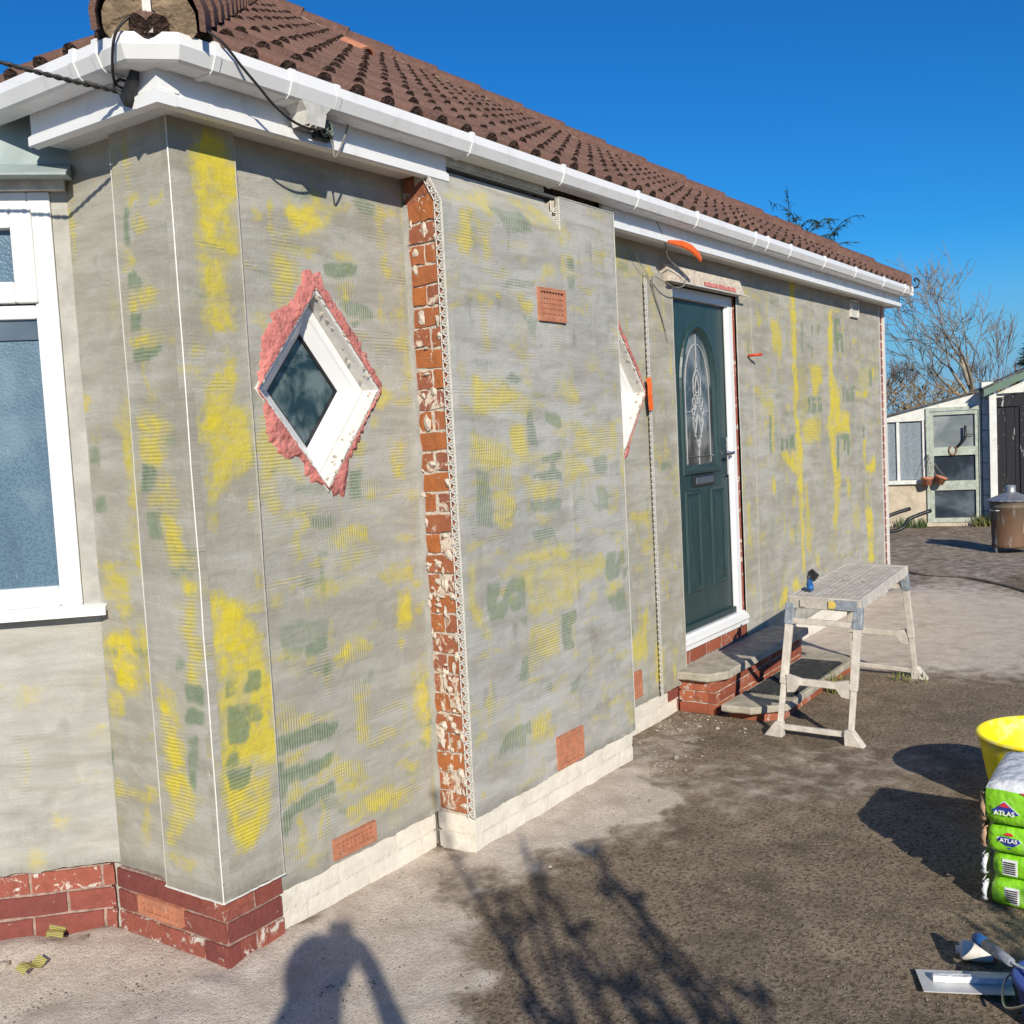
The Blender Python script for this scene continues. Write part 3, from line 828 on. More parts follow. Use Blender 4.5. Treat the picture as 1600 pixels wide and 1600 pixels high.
def panel(name, key, u0, u1, z0, z1, fn, th, res, cool=0., hole=None, zr=0.004, rag=0.0045, seed=1, shape=None, parent=None):
    nu = max(2, int((u1 - u0) / res) + 1); nv = max(2, int((z1 - z0) / res) + 1)
    U, V = np.meshgrid(np.linspace(u0, u1, nu), np.linspace(z0, z1, nv), indexing='ij')
    so = seed * 3.7
    und = field(U + so, V, .5, 21) * zr + field(U + so, V, .09, 22) * zr * .28
    e = np.minimum(np.minimum(U - u0, u1 - U), np.minimum(V - z0, z1 - V)); und *= np.clip(e / .03, 0, 1)
    Vr = V.copy()
    if rag:
        w = np.clip((z0 + .12 - V) / .12, 0, 1)
        Vr = V + w * (field(U + so, V * 0, .06, 23) + .6 * field(U + so, V * 0, .02, 24)) * rag
    ye = np.zeros(U.shape); gr = ye.copy(); dk = ye.copy(); ch = ye.copy(); cv = ye.copy()
    wu = U + field(U + so, V, .07, 35) * .016 + field(U + so, V, .03, 25) * .012 + field(U + so, V, .012, 26) * .006
    wv = V + field(U + so, V, .07, 36) * .016 + field(U + so, V, .03, 27) * .012 + field(U + so, V, .012, 28) * .006
    for ln in PATCHES.get(key, '').split('\n'):
        w = ln.split()
        if not w: continue
        pl = [tuple(float(c) / 1000 for c in q.split(',')) for q in w[1:]]
        pu = [p[0] for p in pl]; pv = [p[1] for p in pl]
        mk = (U > min(pu) - .1) & (U < max(pu) + .1) & (V > min(pv) - .1) & (V < max(pv) + .1)
        if not mk.any(): continue
        code = w[0]; comb = code[-1] if code[-1] in 'hv' else ''
        st = int(code[1:].rstrip('hv')) / 10
        k = np.zeros(U.shape); k[mk] = soft_poly(wu[mk], wv[mk], pl, .032, 13)
        if code[0] in 'YG':
            hl = np.zeros(U.shape); hl[mk] = soft_poly(wu[mk], wv[mk], pl, .075, 17)
            ye = np.maximum(ye, hl * (.60 if code[0] == 'Y' else .35) * st)
        if code[0] == 'G':
            k[mk] = soft_poly(U[mk] + .4 * (wu[mk] - U[mk]), V[mk] + .4 * (wv[mk] - V[mk]), pl, .009, 9)
        if code[0] == 'Y':
            ye = np.maximum(ye, k * st); gr *= 1 - k
        elif code[0] == 'G':
            gr = np.maximum(gr, k * st)
        elif code[0] == 'N':
            ye *= 1 - k * st
        else: dk = np.maximum(dk, k * st)
        if comb == 'h': ch = np.maximum(ch, k); cv *= 1 - k
        if comb == 'v': cv = np.maximum(cv, k); ch *= 1 - k
    # small worn-through smears between the larger patches
    rg = random.Random(seed * 13 + 1); area = (u1 - u0) * (z1 - z0)
    for q_ in range(int(area * (100 if key in 'BC' else 70 if key == 'D' else 30))):
        cu_, cv_ = rg.uniform(u0, u1), rg.uniform(z0 + .05, z1 - .15); a_, b_ = rg.uniform(.02, .13), rg.uniform(.008, .035)
        if rg.random() < (.75 if key == 'D' else .25): a_, b_ = b_, a_
        mk = (np.abs(U - cu_) < a_ * 1.6) & (np.abs(V - cv_) < b_ * 1.6)
        if not mk.any(): continue
        e_ = np.clip(1.25 - np.hypot((wu[mk] - cu_) / a_, (wv[mk] - cv_) / b_), 0, 1); st = rg.uniform(.22, .62)
        if rg.random() < .22: gr[mk] = np.maximum(gr[mk], e_ * st * .8)
        else: ye[mk] = np.maximum(ye[mk], e_ * st)
        if rg.random() < .25: ch[mk] = np.maximum(ch[mk], e_)
    # faint stray yellow and comb marks everywhere, damp foot
    ye = np.maximum(ye, np.clip(field(U + so, V, .22, 31) * 1.6 - .95, 0, .26))
    ch = np.maximum(ch, np.clip(field(U + so, V, .35, 32) - .6, 0, .15))
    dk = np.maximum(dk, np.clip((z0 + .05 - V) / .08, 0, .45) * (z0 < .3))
    dk = np.maximum(dk, np.clip(field(U + so, V * .6, .07, 33) * 1.2 - .72, 0, .30) * (.3 + .7 * cool))
    P = np.array([fn(u, v, d) for u, v, d in zip(U.ravel(), Vr.ravel(), und.ravel())])
    idx = np.arange(nu * nv).reshape(nu, nv)
    F = np.stack([idx[:-1, :-1], idx[1:, :-1], idx[1:, 1:], idx[:-1, 1:]], -1).reshape(-1, 4)
    cu = (U[:-1, :-1] + U[1:, 1:]).ravel() / 2; cvv = (V[:-1, :-1] + V[1:, 1:]).ravel() / 2
    keep = np.ones(len(F), bool)
    if hole is not None: keep &= ~hole(cu, cvv)
    F = F[keep].tolist()
    # edges returned back into the wall
    border = list(idx[:, 0]) + list(idx[-1, 1:]) + list(idx[-2::-1, -1]) + list(idx[0, -2:0:-1])
    b0 = len(P); back = []
    UU = U.ravel(); VV = Vr.ravel()
    for i in border: back.append(fn(UU[i], VV[i], th))
    P = np.vstack([P, np.array(back)])
    nb = len(border)
    for i in range(nb):
        j = (i + 1) % nb
        F.append((int(border[i]), b0 + i, b0 + j, int(border[j])))
    m = bpy.data.meshes.new(name); m.from_pydata(P.tolist(), [], F)
    bm = bmesh.new(); bm.from_mesh(m); bmesh.ops.recalc_face_normals(bm, faces=bm.faces); bm.to_mesh(m); bm.free()
    def ext(a): return np.concatenate([a.ravel(), a.ravel()[border]])
    n = len(P)
    def vec(nm, a, b, c):
        at = m.attributes.new(nm, 'FLOAT_VECTOR', 'POINT'); at.data.foreach_set('vector', np.stack([a, b, c], -1).astype(np.float32).ravel())
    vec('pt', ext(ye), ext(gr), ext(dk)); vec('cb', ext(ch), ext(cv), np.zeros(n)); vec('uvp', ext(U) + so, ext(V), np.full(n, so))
    at = m.attributes.new('cool', 'FLOAT', 'POINT'); at.data.foreach_set('value', np.full(n, cool, np.float32))
    return link(name, m, parent or H, M['render'])

def diamond(cx, cz, hw, hh): return lambda u, v: (np.abs(u - cx) / hw + np.abs(v - cz) / hh) < 1
D1 = (.575, 1.77, .285, .335); D2 = (2.655, 1.77, .285, .335)
panel('render_panel', 'A', 0, .245, .222, 2.62, lambda u, z, d: (u, d, z), .03, .008, .1, rag=.001, seed=1)
panel('render_panel', 'F', 0.0, .272, .222, 2.62, lambda u, z, d: (d, u, z), .03, .008, .05, rag=.001, seed=2)
panel('render_panel', 'G', .272, .56, .225, 2.62, lambda u, z, d: (.025 + d, u, z), .03, .009, .0, seed=3)
panel('render_panel', 'B', .245, 1.056, .147, 2.62, lambda u, z, d: (u, .025 + d, z), .03, .008, .45, hole=diamond(*D1), seed=4)
def breast_l(u, z, d):
    k = max(0, z - 2.44)
    return (u, -.16 + k * .56 + d, z)
panel('render_panel', 'C', 1.056, 1.868, .150, 2.578, breast_l, .02, .008, 1., seed=5)
panel('render_panel', 'C', 1.868, 2.340, .150, 2.578, lambda u, z, d: (u, -.16 + d, z), .02, .008, 1., seed=5)
def holeD(u, v): return diamond(*D2)(u, v) | ((u > 3.275) & (u < 4.215) & (v < 2.365))
panel('render_panel', 'D', 2.34, 7.42, .150, 2.62, lambda u, z, d: (u, .025 + d, z), .03, .011, .35, hole=holeD, seed=6)
panel('render_panel', 'D', 2.972, 3.272, .155, 2.40, lambda u, z, d: (u, .005 + d, z), .018, .01, .0, rag=.003, seed=6)
S2 = math.sqrt(.5)
def bayfn(s, z, d): return (.025 - s * S2 + d * S2, .545 + s * S2 + d * S2, z)
panel('render_panel', 'H', 0.0, 1.3, .232, 1.085, bayfn, .03, .010, .85, seed=7)

BWOB = random.Random(77)
# thin joint beads standing along the board edges
def strip(name, a, b, w, t, mat, up):
    if w < .01: w *= .6; t *= .7
    if w < .0045 and abs(a[0]) > .01: mat = M['bead_dull']
    mb = MB(); n = 14; pts = [Vector(a).lerp(Vector(b), i / n) + Vector((BWOB.gauss(0, .0007), BWOB.gauss(0, .0007), 0)) for i in range(n + 1)]
    for i in range(n):
        mb.bar(pts[i], pts[i + 1], w, t, up)
    return part(name, mb, mat, H)
strip('corner_bead', (-.001, -.001, .216), (-.001, -.001, 2.54), .006, .006, M['bead'], (1, 1, 0))
strip('corner_bead', (.0, .272, .22), (.0, .272, 2.5), .004, .004, M['bead'], (1, 0, 0))
strip('corner_bead', (.245, -.0005, .218), (.245, -.0005, 2.53), .005, .004, M['bead'], (0, 1, 0))
strip('starter_bead', (-.003, .0, .219), (-.003, .275, .219), .008, .007, M['bead'], (0, 0, 1))
strip('starter_bead', (.0, -.003, .219), (.246, -.003, .219), .008, .007, M['bead'], (0, 0, 1))
strip('corner_bead', (2.3415, -.1605, .155), (2.3415, -.1605, 2.58), .005, .005, M['bead'], (1, 1, 0))
strip('joint_bead', (4.46, .0235, .2), (4.46, .0235, 2.36), .005, .004, M['bead'], (0, 1, 0))
strip('joint_bead', (3.272, .003, .16), (3.272, .003, 2.36), .005, .004, M['bead'], (0, 1, 0))
strip('joint_bead', (1.868, -.161, 2.577), (2.341, -.161, 2.577), .006, .005, M['bead'], (0, 0, 1))

def perforated(name, org, along, across, normal, L, w, pitch=.034, t=.0016):
    """plastic bead wing with rows of triangular openings, built as a lattice"""
    o, a, c, n = Vector(org), Vector(along), Vector(across), Vector(normal)
    mb = MB()
    def flat(p, q, ww):
        d = (q - p).normalized(); x = d.cross(n).normalized() * ww / 2
        P = [p - x, p + x, q + x, q - x]; mb.add(P + [k + n * t for k in P], [(0, 1, 2, 3), (7, 6, 5, 4), (0, 4, 5, 1), (1, 5, 6, 2), (2, 6, 7, 3), (3, 7, 4, 0)])
    flat(o + c * .003, o + c * .003 + a * L, .006); flat(o + c * (w - .0025), o + c * (w - .0025) + a * L, .005)
    k = 0; y = 0
    while y + pitch < L:
        p0 = o + a * y; p1 = o + a * (y + pitch / 2); p2 = o + a * (y + pitch)
        flat(p0 + c * .004, p1 + c * (w - .003), .0042); flat(p1 + c * (w - .003), p2 + c * .004, .0042)
        flat(p1 + c * .004, p1 + c * (w - .003), .0038)
        y += pitch
    return part(name, mb, M['bead'], H)
# on the side of the chimney breast, wing lying on the bricks
perforated('perforated_bead', (1.0535, -.160, .15), (0, 0, 1), (0, 1, 0), (-1, 0, 0), 2.29, .034)
perforated('perforated_bead', (1.0535, -.160, 2.44), Vector((0, .075, .134)).normalized(), Vector((0, .134, -.075)).normalized(), (-1, 0, 0), .155, .026)
strip('corner_bead', (1.0525, -.1612, .15), (1.0525, -.1612, 2.44), .006, .006, M['bead'], (1, 1, 0))
strip('corner_bead', (1.0525, -.1612, 2.44), (1.0525, -.086, 2.575), .006, .006, M['bead'], (1, 1, 0))
perforated('perforated_bead', (1.868, -.161, 2.44), (0, 0, 1), (0, 1, 0), (-1, 0, 0), .13, .045)
perforated('perforated_bead', (2.972, .0035, .155), (0, 0, 1), (-1, 0, 0), (0, -1, 0), 2.2, .026, .03)
perforated('perforated_bead', (7.418, .0235, .16), (0, 0, 1), (1, 0, 0), (0, -1, 0), 2.4, .035, .03)

# ---- bricks
BR = random.Random(11)
def brick_mesh(L, Hh, Dp, seed, rough=.003, nx=4, nz=2):
    """one brick, front face at y=0, wandering arrises and a chipped corner"""
    r = random.Random(seed); mb = MB(); P = []
    for i in range(nx + 1):
        for j in range(nz + 1):
            x = -L / 2 + L * i / nx; z = -Hh / 2 + Hh * j / nz
            e = (i in (0, nx)) + (j in (0, nz))
            P.append((x + r.uniform(-1, 1) * rough, r.uniform(0, 1) * rough * .6 + (.0012 if e == 1 else .003 if e == 2 else 0), z + r.uniform(-1, 1) * rough))
    idx = lambda i, j: i * (nz + 1) + j
    F = [(idx(i, j), idx(i + 1, j), idx(i + 1, j + 1), idx(i, j + 1)) for i in range(nx) for j in range(nz)]
    bd = [idx(i, 0) for i in range(nx + 1)] + [idx(nx, j) for j in range(1, nz + 1)] + [idx(i, nz) for i in range(nx - 1, -1, -1)] + [idx(0, j) for j in range(nz - 1, 0, -1)]
    n0 = len(P)
    for b in bd: P.append((P[b][0], Dp, P[b][2]))
    for i in range(len(bd)):
        j = (i + 1) % len(bd); F.append((bd[i], n0 + i, n0 + j, bd[j]))
    mb.add(P, F)
    return mb.mesh('brick')
STRETCH = {}
def brick_obj(parent, pos, rz, L, Hh, mat, rough=.003, dp=.05, kind='', tilt=0):
    key = (round(L, 3), round(Hh, 3), mat.name, kind, BR.randint(0, 4))
    if key not in STRETCH:
        m = brick_mesh(L, Hh, dp, len(STRETCH) * 7 + 3, rough); m.materials.append(mat); STRETCH[key] = m
    o = bpy.data.objects.new('brick', STRETCH[key]); COL.objects.link(o)
    o.parent = parent; o.location = pos; o.rotation_euler = (0, tilt, rz)
    return o
# plinths: part = mortar bed, sub-parts = bricks
def plinth(a, b, z0, courses, mat, mortar, ch=.0745, off=0.0, dep=.05, L=.215, joint=.010, z_first=None, skip=None, proud=.009):
    """a,b plan points left to right seen from outside; bricks face outwards (left normal of b-a turned out)"""
    a, b = Vector((*a, 0)), Vector((*b, 0)); d = (b - a); ln = d.length; d.normalize()
    out = Vector((d.y, -d.x, 0)); rz = math.atan2(d.y, d.x)
    mb = MB(); P = []
    q0 = a - out * proud + d * .011; q1 = b - out * proud - d * .011
    mb.add([q0 + Vector((0, 0, -.06)), q1 + Vector((0, 0, -.06)), q1 + Vector((0, 0, z0 + courses * ch)), q0 + Vector((0, 0, z0 + courses * ch))] +
           [q0 - out * dep + Vector((0, 0, -.06)), q1 - out * dep + Vector((0, 0, -.06)), q1 - out * dep + Vector((0, 0, z0 + courses * ch)), q0 - out * dep + Vector((0, 0, z0 + courses * ch))],
           [(0, 1, 2, 3), (4, 7, 6, 5), (0, 4, 5, 1), (3, 2, 6, 7), (0, 3, 7, 4), (1, 5, 6, 2)])
    bed = part('plinth', mb, mortar, H)
    for c in range(courses):
        x = -((off + c * (L + joint) / 2) % (L + joint))
        z = z0 + (c + .5) * ch
        while x < ln - .005:
            x0, x1 = max(0, x), min(ln, x + L)
            if x1 - x0 > .02:
                p = a + d * ((x0 + x1) / 2); m_ = mat(c, (x0 + x1) / 2) if callable(mat) else mat
                if not (skip and skip(c, x0, x1)) and m_ is not None:
                    brick_obj(bed, (p.x, p.y, z), rz, round(x1 - x0, 3), ch - joint, m_, .0022)
            x += L + joint
    return bed
# front corner: red bricks on the return, bay and first bricks round the corner
plinth((.012, .555), (.012, .012), 0, 3, M['brick_red'], M['mortar_red'], .0735, .02, skip=lambda c, x0, x1: c == 1 and x0 < .24 and x1 > .20 and False)
plinth((-.895, 1.477), (.012, .570), 0, 3, M['brick_red'], M['mortar_red'], .0755, .1)
plinth((.012, .012), (.245, .012), 0, 3, M['brick_red'], M['mortar_red'], .0735, .1)
def mainmat(c, x): return M['brick_red'] if (c == 0 and x < .05) else M['brick_white']
plinth((.2475, .034), (1.056, .034), 0, 2, mainmat, M['mortar_white'], .0735, .17, L=.29, proud=.004)
plinth((1.068, -.148), (2.334, -.148), 0, 2, M['brick_white'], M['mortar_white'], .0745, .10, L=.30, proud=.004)
plinth((1.066, .03), (1.066, -.146), 0, 2, M['brick_white'], M['mortar_white'], .0745, .12, L=.30, proud=.004)
def matD(c, x): return M['brick_red'] if x > .66 + .1 * (1 - c) else M['brick_white']
plinth((2.336, .034), (3.24, .034), 0, 2, matD, M['mortar_white'], .0745, .05, L=.22, proud=.004)
plinth((4.45, .034), (7.56, .034), 0, 2, M['brick_white'], M['mortar_white'], .0745, .05, L=.30, proud=.004)
bm_ = MB(); bm_.box((2.30, -.14, -.05), (2.334, .03, .15)); bm_.box((1.1, -.10, -.05), (2.32, .06, .148)); part('plinth', bm_, M['brick_white'], H)

# brick side of the chimney breast (joints recessed, old soft bricks)
rm = MB()
rm.prism([(-.135, .15), (.06, .15), (.06, 2.56), (-.068, 2.56), (-.135, 2.44)], lambda u, v, d: (d, u, v), 1.066, 1.30)
ret = part('chimney_breast', rm, M['mortar'], H)
rm2 = MB(); rm2.box((1.10, -.138, .15), (2.32, .06, 2.43)); rm2.box((1.88, -.138, 2.43), (2.32, .06, 2.57)); part('chimney_breast', rm2, M['mortar'], H)
z = .165; c = 0
while z < 2.40:
    hh = .066 + BR.uniform(-.002, .002)
    if c % 2 == 0:
        segs = [(-.137, .012)]
    else:
        k = -.137 + .075 + BR.uniform(-.012, .012); segs = [(-.137, k - .006), (k + .006, .012)]
    for y0, y1 in segs:
        zz = z + hh / 2
        o = brick_obj(ret, (1.0575 + BR.uniform(-.003, .004), (y0 + y1) / 2, zz), -math.pi / 2, round(y1 - y0, 2), .066, M['brick_old'], .0045, .03, 'o', BR.uniform(-.02, .02))
    z += .0765; c += 1
# broken slanting bricks at the head of the breast side
for (y0, y1, zc, hh, tl) in [(-.132, -.055, 2.445, .06, -.45), (-.11, -.04, 2.50, .05, -.45), (-.04, .02, 2.46, .05, .1), (-.03, .02, 2.52, .06, .0)]:
    brick_obj(ret, (1.058, (y0 + y1) / 2, zc), -math.pi / 2, round(y1 - y0, 2), hh, M['brick_old'], .006, .03, 'h', tl)
# rendered edge left standing beside the old bricks
em = MB(); rr = random.Random(3)
pts = []
for i in range(60):
    zz = .15 + i * 2.3 / 59; pts.append((zz, .012 - rr.uniform(0, .012)))
V_ = []
for zz, y in pts: V_ += [(1.0535, y, zz), (1.0535, .028, zz), (1.07, y, zz)]
em.add(V_, [f for i in range(59) for f in ((3 * i, 3 * i + 3, 3 * i + 4, 3 * i + 1), (3 * i, 3 * i + 2, 3 * i + 5, 3 * i + 3))])
part('render_edge', em, M['render_plain'], H)

lm = MB(); rr = random.Random(31)
for i in range(75):
    yc, zc = rr.uniform(-.12, .01), rr.uniform(.17, 2.4) ** 1.0; ry, rz_ = rr.uniform(.005, .022), rr.uniform(.005, .028); P = [(1.0535 - rr.uniform(.003, .009), yc, zc)]; K = 9
    if rr.random() < .5: zc = .17 + (zc - .17) * .45
    P = [(1.0535 - rr.uniform(.003, .008), yc, zc)]
    for k in range(K): a_ = 6.283 * k / K; f_ = rr.uniform(.6, 1.25); P.append((1.0575, yc + ry * f_ * math.cos(a_), zc + rz_ * f_ * math.sin(a_)))
    lm.add(P, [(0, 1 + k, 1 + (k + 1) % K) for k in range(K)])
o = part('mortar_lumps', lm, M['mortar'], H); o['kind'] = 'stuff'
# toothed end of the far wall
tm = MB(); tm.box((7.45, .036, .15), (7.56, .25, 2.62)); te = part('wall_end', tm, M['brick_white'], H)
zz = .155; k = 0
while zz < 2.58:
    x0 = 7.485 if k % 2 else 7.46
    brick_obj(te, ((x0 + 7.548) / 2, .030, zz + .035), 0, round(7.548 - x0, 3), .066, M['brick_red'], .003, .02, 'e'); zz += .0745; k += 1
strip('end_bead', (7.565, .03, .15), (7.565, .03, 2.58), .028, .03, M['bead'], (0, 1, 0))

# ---- air bricks
def air_brick(fn, w, h, nx, nz, name='air_brick', mat=None):
    """fn(u,v,d): u across, v up, d outwards; a pierced terracotta plate over a dark hollow"""
    mat = mat or M['terracotta']
    mb = MB(); f = .016
    def bx(u0, u1, v0, v1, d0, d1): mb.prism([(u0, v0), (u1, v0), (u1, v1), (u0, v1)], fn, d0, d1)
    bx(0, w, 0, f, -.02, .012); bx(0, w, h - f, h, -.02, .012); bx(0, f, f, h - f, -.02, .012); bx(w - f, w, f, h - f, -.02, .012)
    iw = w - 2 * f; ih = h - 2 * f
    for i in range(1, nx):
        x = f + iw * i / nx; bx(x - .0045, x + .0045, f, h - f, -.015, .008)
    for j in range(1, nz):
        y = f + ih * j / nz; bx(f, w - f, y - .0045, y + .0045, -.015, .0065)
    o = part(name, mb, mat, H)
    b = MB(); b.prism([(f, f), (w - f, f), (w - f, h - f), (f, h - f)], fn, -.022, -.012); link('shade_plate', b.mesh('shade_plate'), o, M['dark'])  # black plate stands in for the shade behind the holes
    return o
air_brick(lambda u, v, d: (1.657 + u, -.161 - d, 2.046 + v), .21, .138, 8, 5)
air_brick(lambda u, v, d: (1.638 + u, -.161 - d, .163 + v), .208, .14, 8, 6)
air_brick(lambda u, v, d: (.488 + u, .024 - d, .165 + v), .21, .072, 9, 3)
air_brick(lambda u, v, d: (2.60 + u, .024 - d, .198 + v), .158, .138, 6, 6)
air_brick(lambda u, v, d: (.0115 - d, .432 - u, .0905 + v), .217, .063, 9, 2)
air_brick(lambda u, v, d: (6.57 + u, .022 - d * 1.5, 2.39 + v), .21, .14, 4, 6, 'wall_vent', M['dirty_white'])

# ---- eaves: fascia, soffit, gutter
def sweep(path, prof, closed_prof=False):
    """profile (d outwards, z) swept along a plan path with mitred corners; outwards = right of travel"""
    P2 = [Vector((p[0], p[1])) for p in path]; n = len(P2); mb = MB(); L = len(prof)
    offs = []
    for i in range(n):
        ns = []
        if i > 0: d = (P2[i] - P2[i - 1]).normalized(); ns.append(Vector((d.y, -d.x)))
        if i < n - 1: d = (P2[i + 1] - P2[i]).normalized(); ns.append(Vector((d.y, -d.x)))
        m_ = ns[0] if len(ns) == 1 else (ns[0] + ns[1]) / (1 + ns[0].dot(ns[1]))
        offs.append(m_)
    V = []
    for i in range(n):
        for d, z_ in prof: q = P2[i] + offs[i] * d; V.append((q.x, q.y, z_))
    F = []
    K = L if closed_prof else L - 1
    for i in range(n - 1):
        for k in range(K):
            k2 = (k + 1) % L
            F.append((i * L + k, (i + 1) * L + k, (i + 1) * L + k2, i * L + k2))
    if closed_prof: F += [tuple(range(L)), tuple((n - 1) * L + k for k in range(L - 1, -1, -1))]
    mb.add(V, F); return mb
fp = [(0, 2.535), (.006, 2.530), (.012, 2.534), (.012, 2.560), (.002, 2.568), (0, 2.570), (0, 2.715), (-.018, 2.715), (-.018, 2.53)]
part('fascia', sweep([(-.1, .51), (-.1, -.1), (1.172, -.1)], fp, True), M['upvc'], H)
part('fascia', sweep([(2.352, -.1), (7.66, -.1)], fp, True), M['upvc'], H)
ff = MB(); ff.box((1.174, -.098, 2.605), (1.85, -.08, 2.715)); part('fascia', ff, M['dirty_white'], H)
ft = MB(); ft.box((1.852, -.06, 2.58), (2.350, -.04, 2.715)); ft.box((1.852, -.095, 2.66), (2.350, -.06, 2.715)); part('rafter_end', ft, M['timber_dark'], H)
sf = MB(); sf.box((-.08, -.08, 2.545), (1.05, .03, 2.556)); sf.box((2.36, -.08, 2.545), (7.64, .03, 2.556)); sf.box((-.08, .03, 2.545), (.03, .5, 2.556)); sf.box((1.05, -.08, 2.60), (2.36, .03, 2.61))
part('soffit', sf, M['upvc'], H)
fe = MB(); fe.box((7.64, -.1, 2.53), (7.66, .6, 2.70)); fe.box((7.45, .03, 2.545), (7.64, .6, 2.556)); part('fascia', fe, M['upvc'], H)
# corner cover strip
cc = sweep([(-.1, -.02), (-.1, -.1), (-.03, -.1)], [(.001, 2.572), (.004, 2.572), (.004, 2.71), (.001, 2.71)], True); part('fascia_corner', cc, M['upvc'], H)
cc = sweep([(-.1, -.02), (-.1, -.1), (-.05, -.1)], [(.010, 2.528), (.0155, 2.530), (.0155, 2.563), (.003, 2.572), (.0, 2.57)], True); part('fascia_corner', cc, M['upvc'], H)
GP = [(.006, 2.70), (.006, 2.632), (.014, 2.624), (.078, 2.624), (.088, 2.630), (.104, 2.664), (.098, 2.697), (.092, 2.697), (.097, 2.664), (.083, 2.634), (.018, 2.632), (.010, 2.70)]
gpath = [(-.1, 3.4), (-.1, -.055), (-.055, -.1), (7.70, -.1)]
g = sweep(gpath, GP, True); part('gutter', g, M['upvc'], H)
def gclip(path, grow=.004):
    pr = [(.004, 2.70), (.004, 2.628), (.012, 2.624 - grow), (.079, 2.624 - grow), (.091, 2.628), (.104 + grow, 2.664), (.098 + grow, 2.700 + grow), (.090, 2.700 + grow), (.090, 2.69), (.098, 2.664), (.08, 2.640), (.02, 2.640), (.008, 2.70)]
    return sweep(path, pr, True)
for x in (.03, .315, .505, 1.215, 1.86, 2.53, 3.20, 4.02, 4.22, 4.62, 5.30, 6.02, 6.80, 7.46):
    part('gutter_bracket', gclip([(x - .011, -.1), (x + .011, -.1)]), M['upvc_clean'], H)
for y in (.02, .125, 1.2): part('gutter_bracket', gclip([(-.1, y + .011), (-.1, y - .011)]), M['upvc_clean'], H)
part('gutter_stop_end', gclip([(7.69, -.1), (7.725, -.1)], .003), M['upvc_clean'], H)
em2 = MB(); em2.box((7.722, -.2, 2.626), (7.728, -.106, 2.70)); part('gutter_stop_end', em2, M['upvc_clean'], H)
# running outlet with its short spigot, no downpipe fitted
ot = gclip([(.325, -.1), (.495, -.1)], .0025)
ou = part('gutter_outlet', ot, M['upvc'], H)
sp = MB()
for (w0, z0_, w1, z1_) in ((.062, 2.624, .040, 2.600), (.040, 2.600, .034, 2.560)):
    a = [(.41 - w0, -.1585 - .04), (.41 + w0, -.1585 - .04), (.41 + w0, -.118), (.41 - w0, -.118)]; b = [(.41 - w1, -.1585 - .034), (.41 + w1, -.1585 - .034), (.41 + w1, -.124), (.41 - w1, -.124)]
    sp.add([(x, y, z0_) for x, y in a] + [(x, y, z1_) for x, y in b], [(0, 1, 5, 4), (1, 2, 6, 5), (2, 3, 7, 6), (3, 0, 4, 7)])
link('spigot', sp.mesh('spigot'), ou, M['dirty_white'])

# ---- roof
TA = .6; CS = 1 / math.sqrt(1 + TA * TA)
EZ = 2.681; EO = .165           # tile tail height, overhang
roof_m = MB()
A_ = 3.9
roof_m.add([(-.15, -.15, EZ - .01), (7.68, -.15, EZ - .01), (3.9, 3.9, EZ - .01 + TA * 4.05), (-.15, 8.0, EZ - .01), (3.6, 3.9, EZ - .01 + TA * 3.75), (7.68, 8.0, EZ - .01)],
           [(0, 1, 2, 4), (0, 4, 3), (1, 5, 2), (3, 4, 2, 5), (0, 3, 5, 1)])
roof = part('roof', roof_m, M['timber_dark'], H)
VX, VY = 3.36, 2.17
TW, TL, TG = .30, .37, .300
def tile_mesh():
    """double roll tile: x across 0..TW, y up the slope, z off the slope"""
    prof = []
    for k in range(2):
        c = .15 * k + .045
        prof += [(.15 * k - .0, .004)]
        for a in range(0, 7):
            t_ = math.pi * a / 6
            prof.append((c - .036 * math.cos(t_) * 1.05, max(.004, .004 + .035 * math.sin(t_))))
    prof.append((.30, .004))
    mb = MB(); P = []
    for (y, dz) in ((0, .019), (TL * .5, .009), (TL, 0)):
        for x, z_ in prof: P.append((x, y, z_ + dz))
    n = len(prof); F = [(r * n + i, r * n + i + 1, (r + 1) * n + i + 1, (r + 1) * n + i) for r in range(2) for i in range(n - 1)]
    b0 = len(P)
    for x, z_ in prof: P.append((x, .004, -.004))
    for i in range(n - 1): F.append((i, b0 + i, b0 + i + 1, i + 1))
    mb.add(P, F)
    m = mb.mesh('tile', False, fix=False)
    bm = bmesh.new(); bm.from_mesh(m); bmesh.ops.recalc_face_normals(bm, faces=bm.faces); bm.to_mesh(m); bm.free()
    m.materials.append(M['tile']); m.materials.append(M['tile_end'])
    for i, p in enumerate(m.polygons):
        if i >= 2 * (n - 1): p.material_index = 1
    return m
TM = tile_mesh()
TMS = []
for k in range(5):
    mm = TM.copy(); rr = random.Random(k)
    for v in mm.vertices:
        v.co.z += rr.uniform(-.002, .002); v.co.y += rr.uniform(-.004, .003) * (v.co.y < .05)
    TMS.append(mm)
TR = random.Random(8)
def slope_matrix(side, u, s):
    """u along eaves, s up slope (true length)"""
    if side == 'side':
        return Matrix(((1, 0, 0, u), (0, CS, -TA * CS, -EO + s * CS), (0, TA * CS, CS, EZ + s * TA * CS), (0, 0, 0, 1)))
    # front slope facing -X, eaves run in -Y
    return Matrix(((0, CS, -TA * CS, -EO + s * CS), (-1, 0, 0, u), (0, TA * CS, CS, EZ + s * TA * CS), (0, 0, 0, 1)))
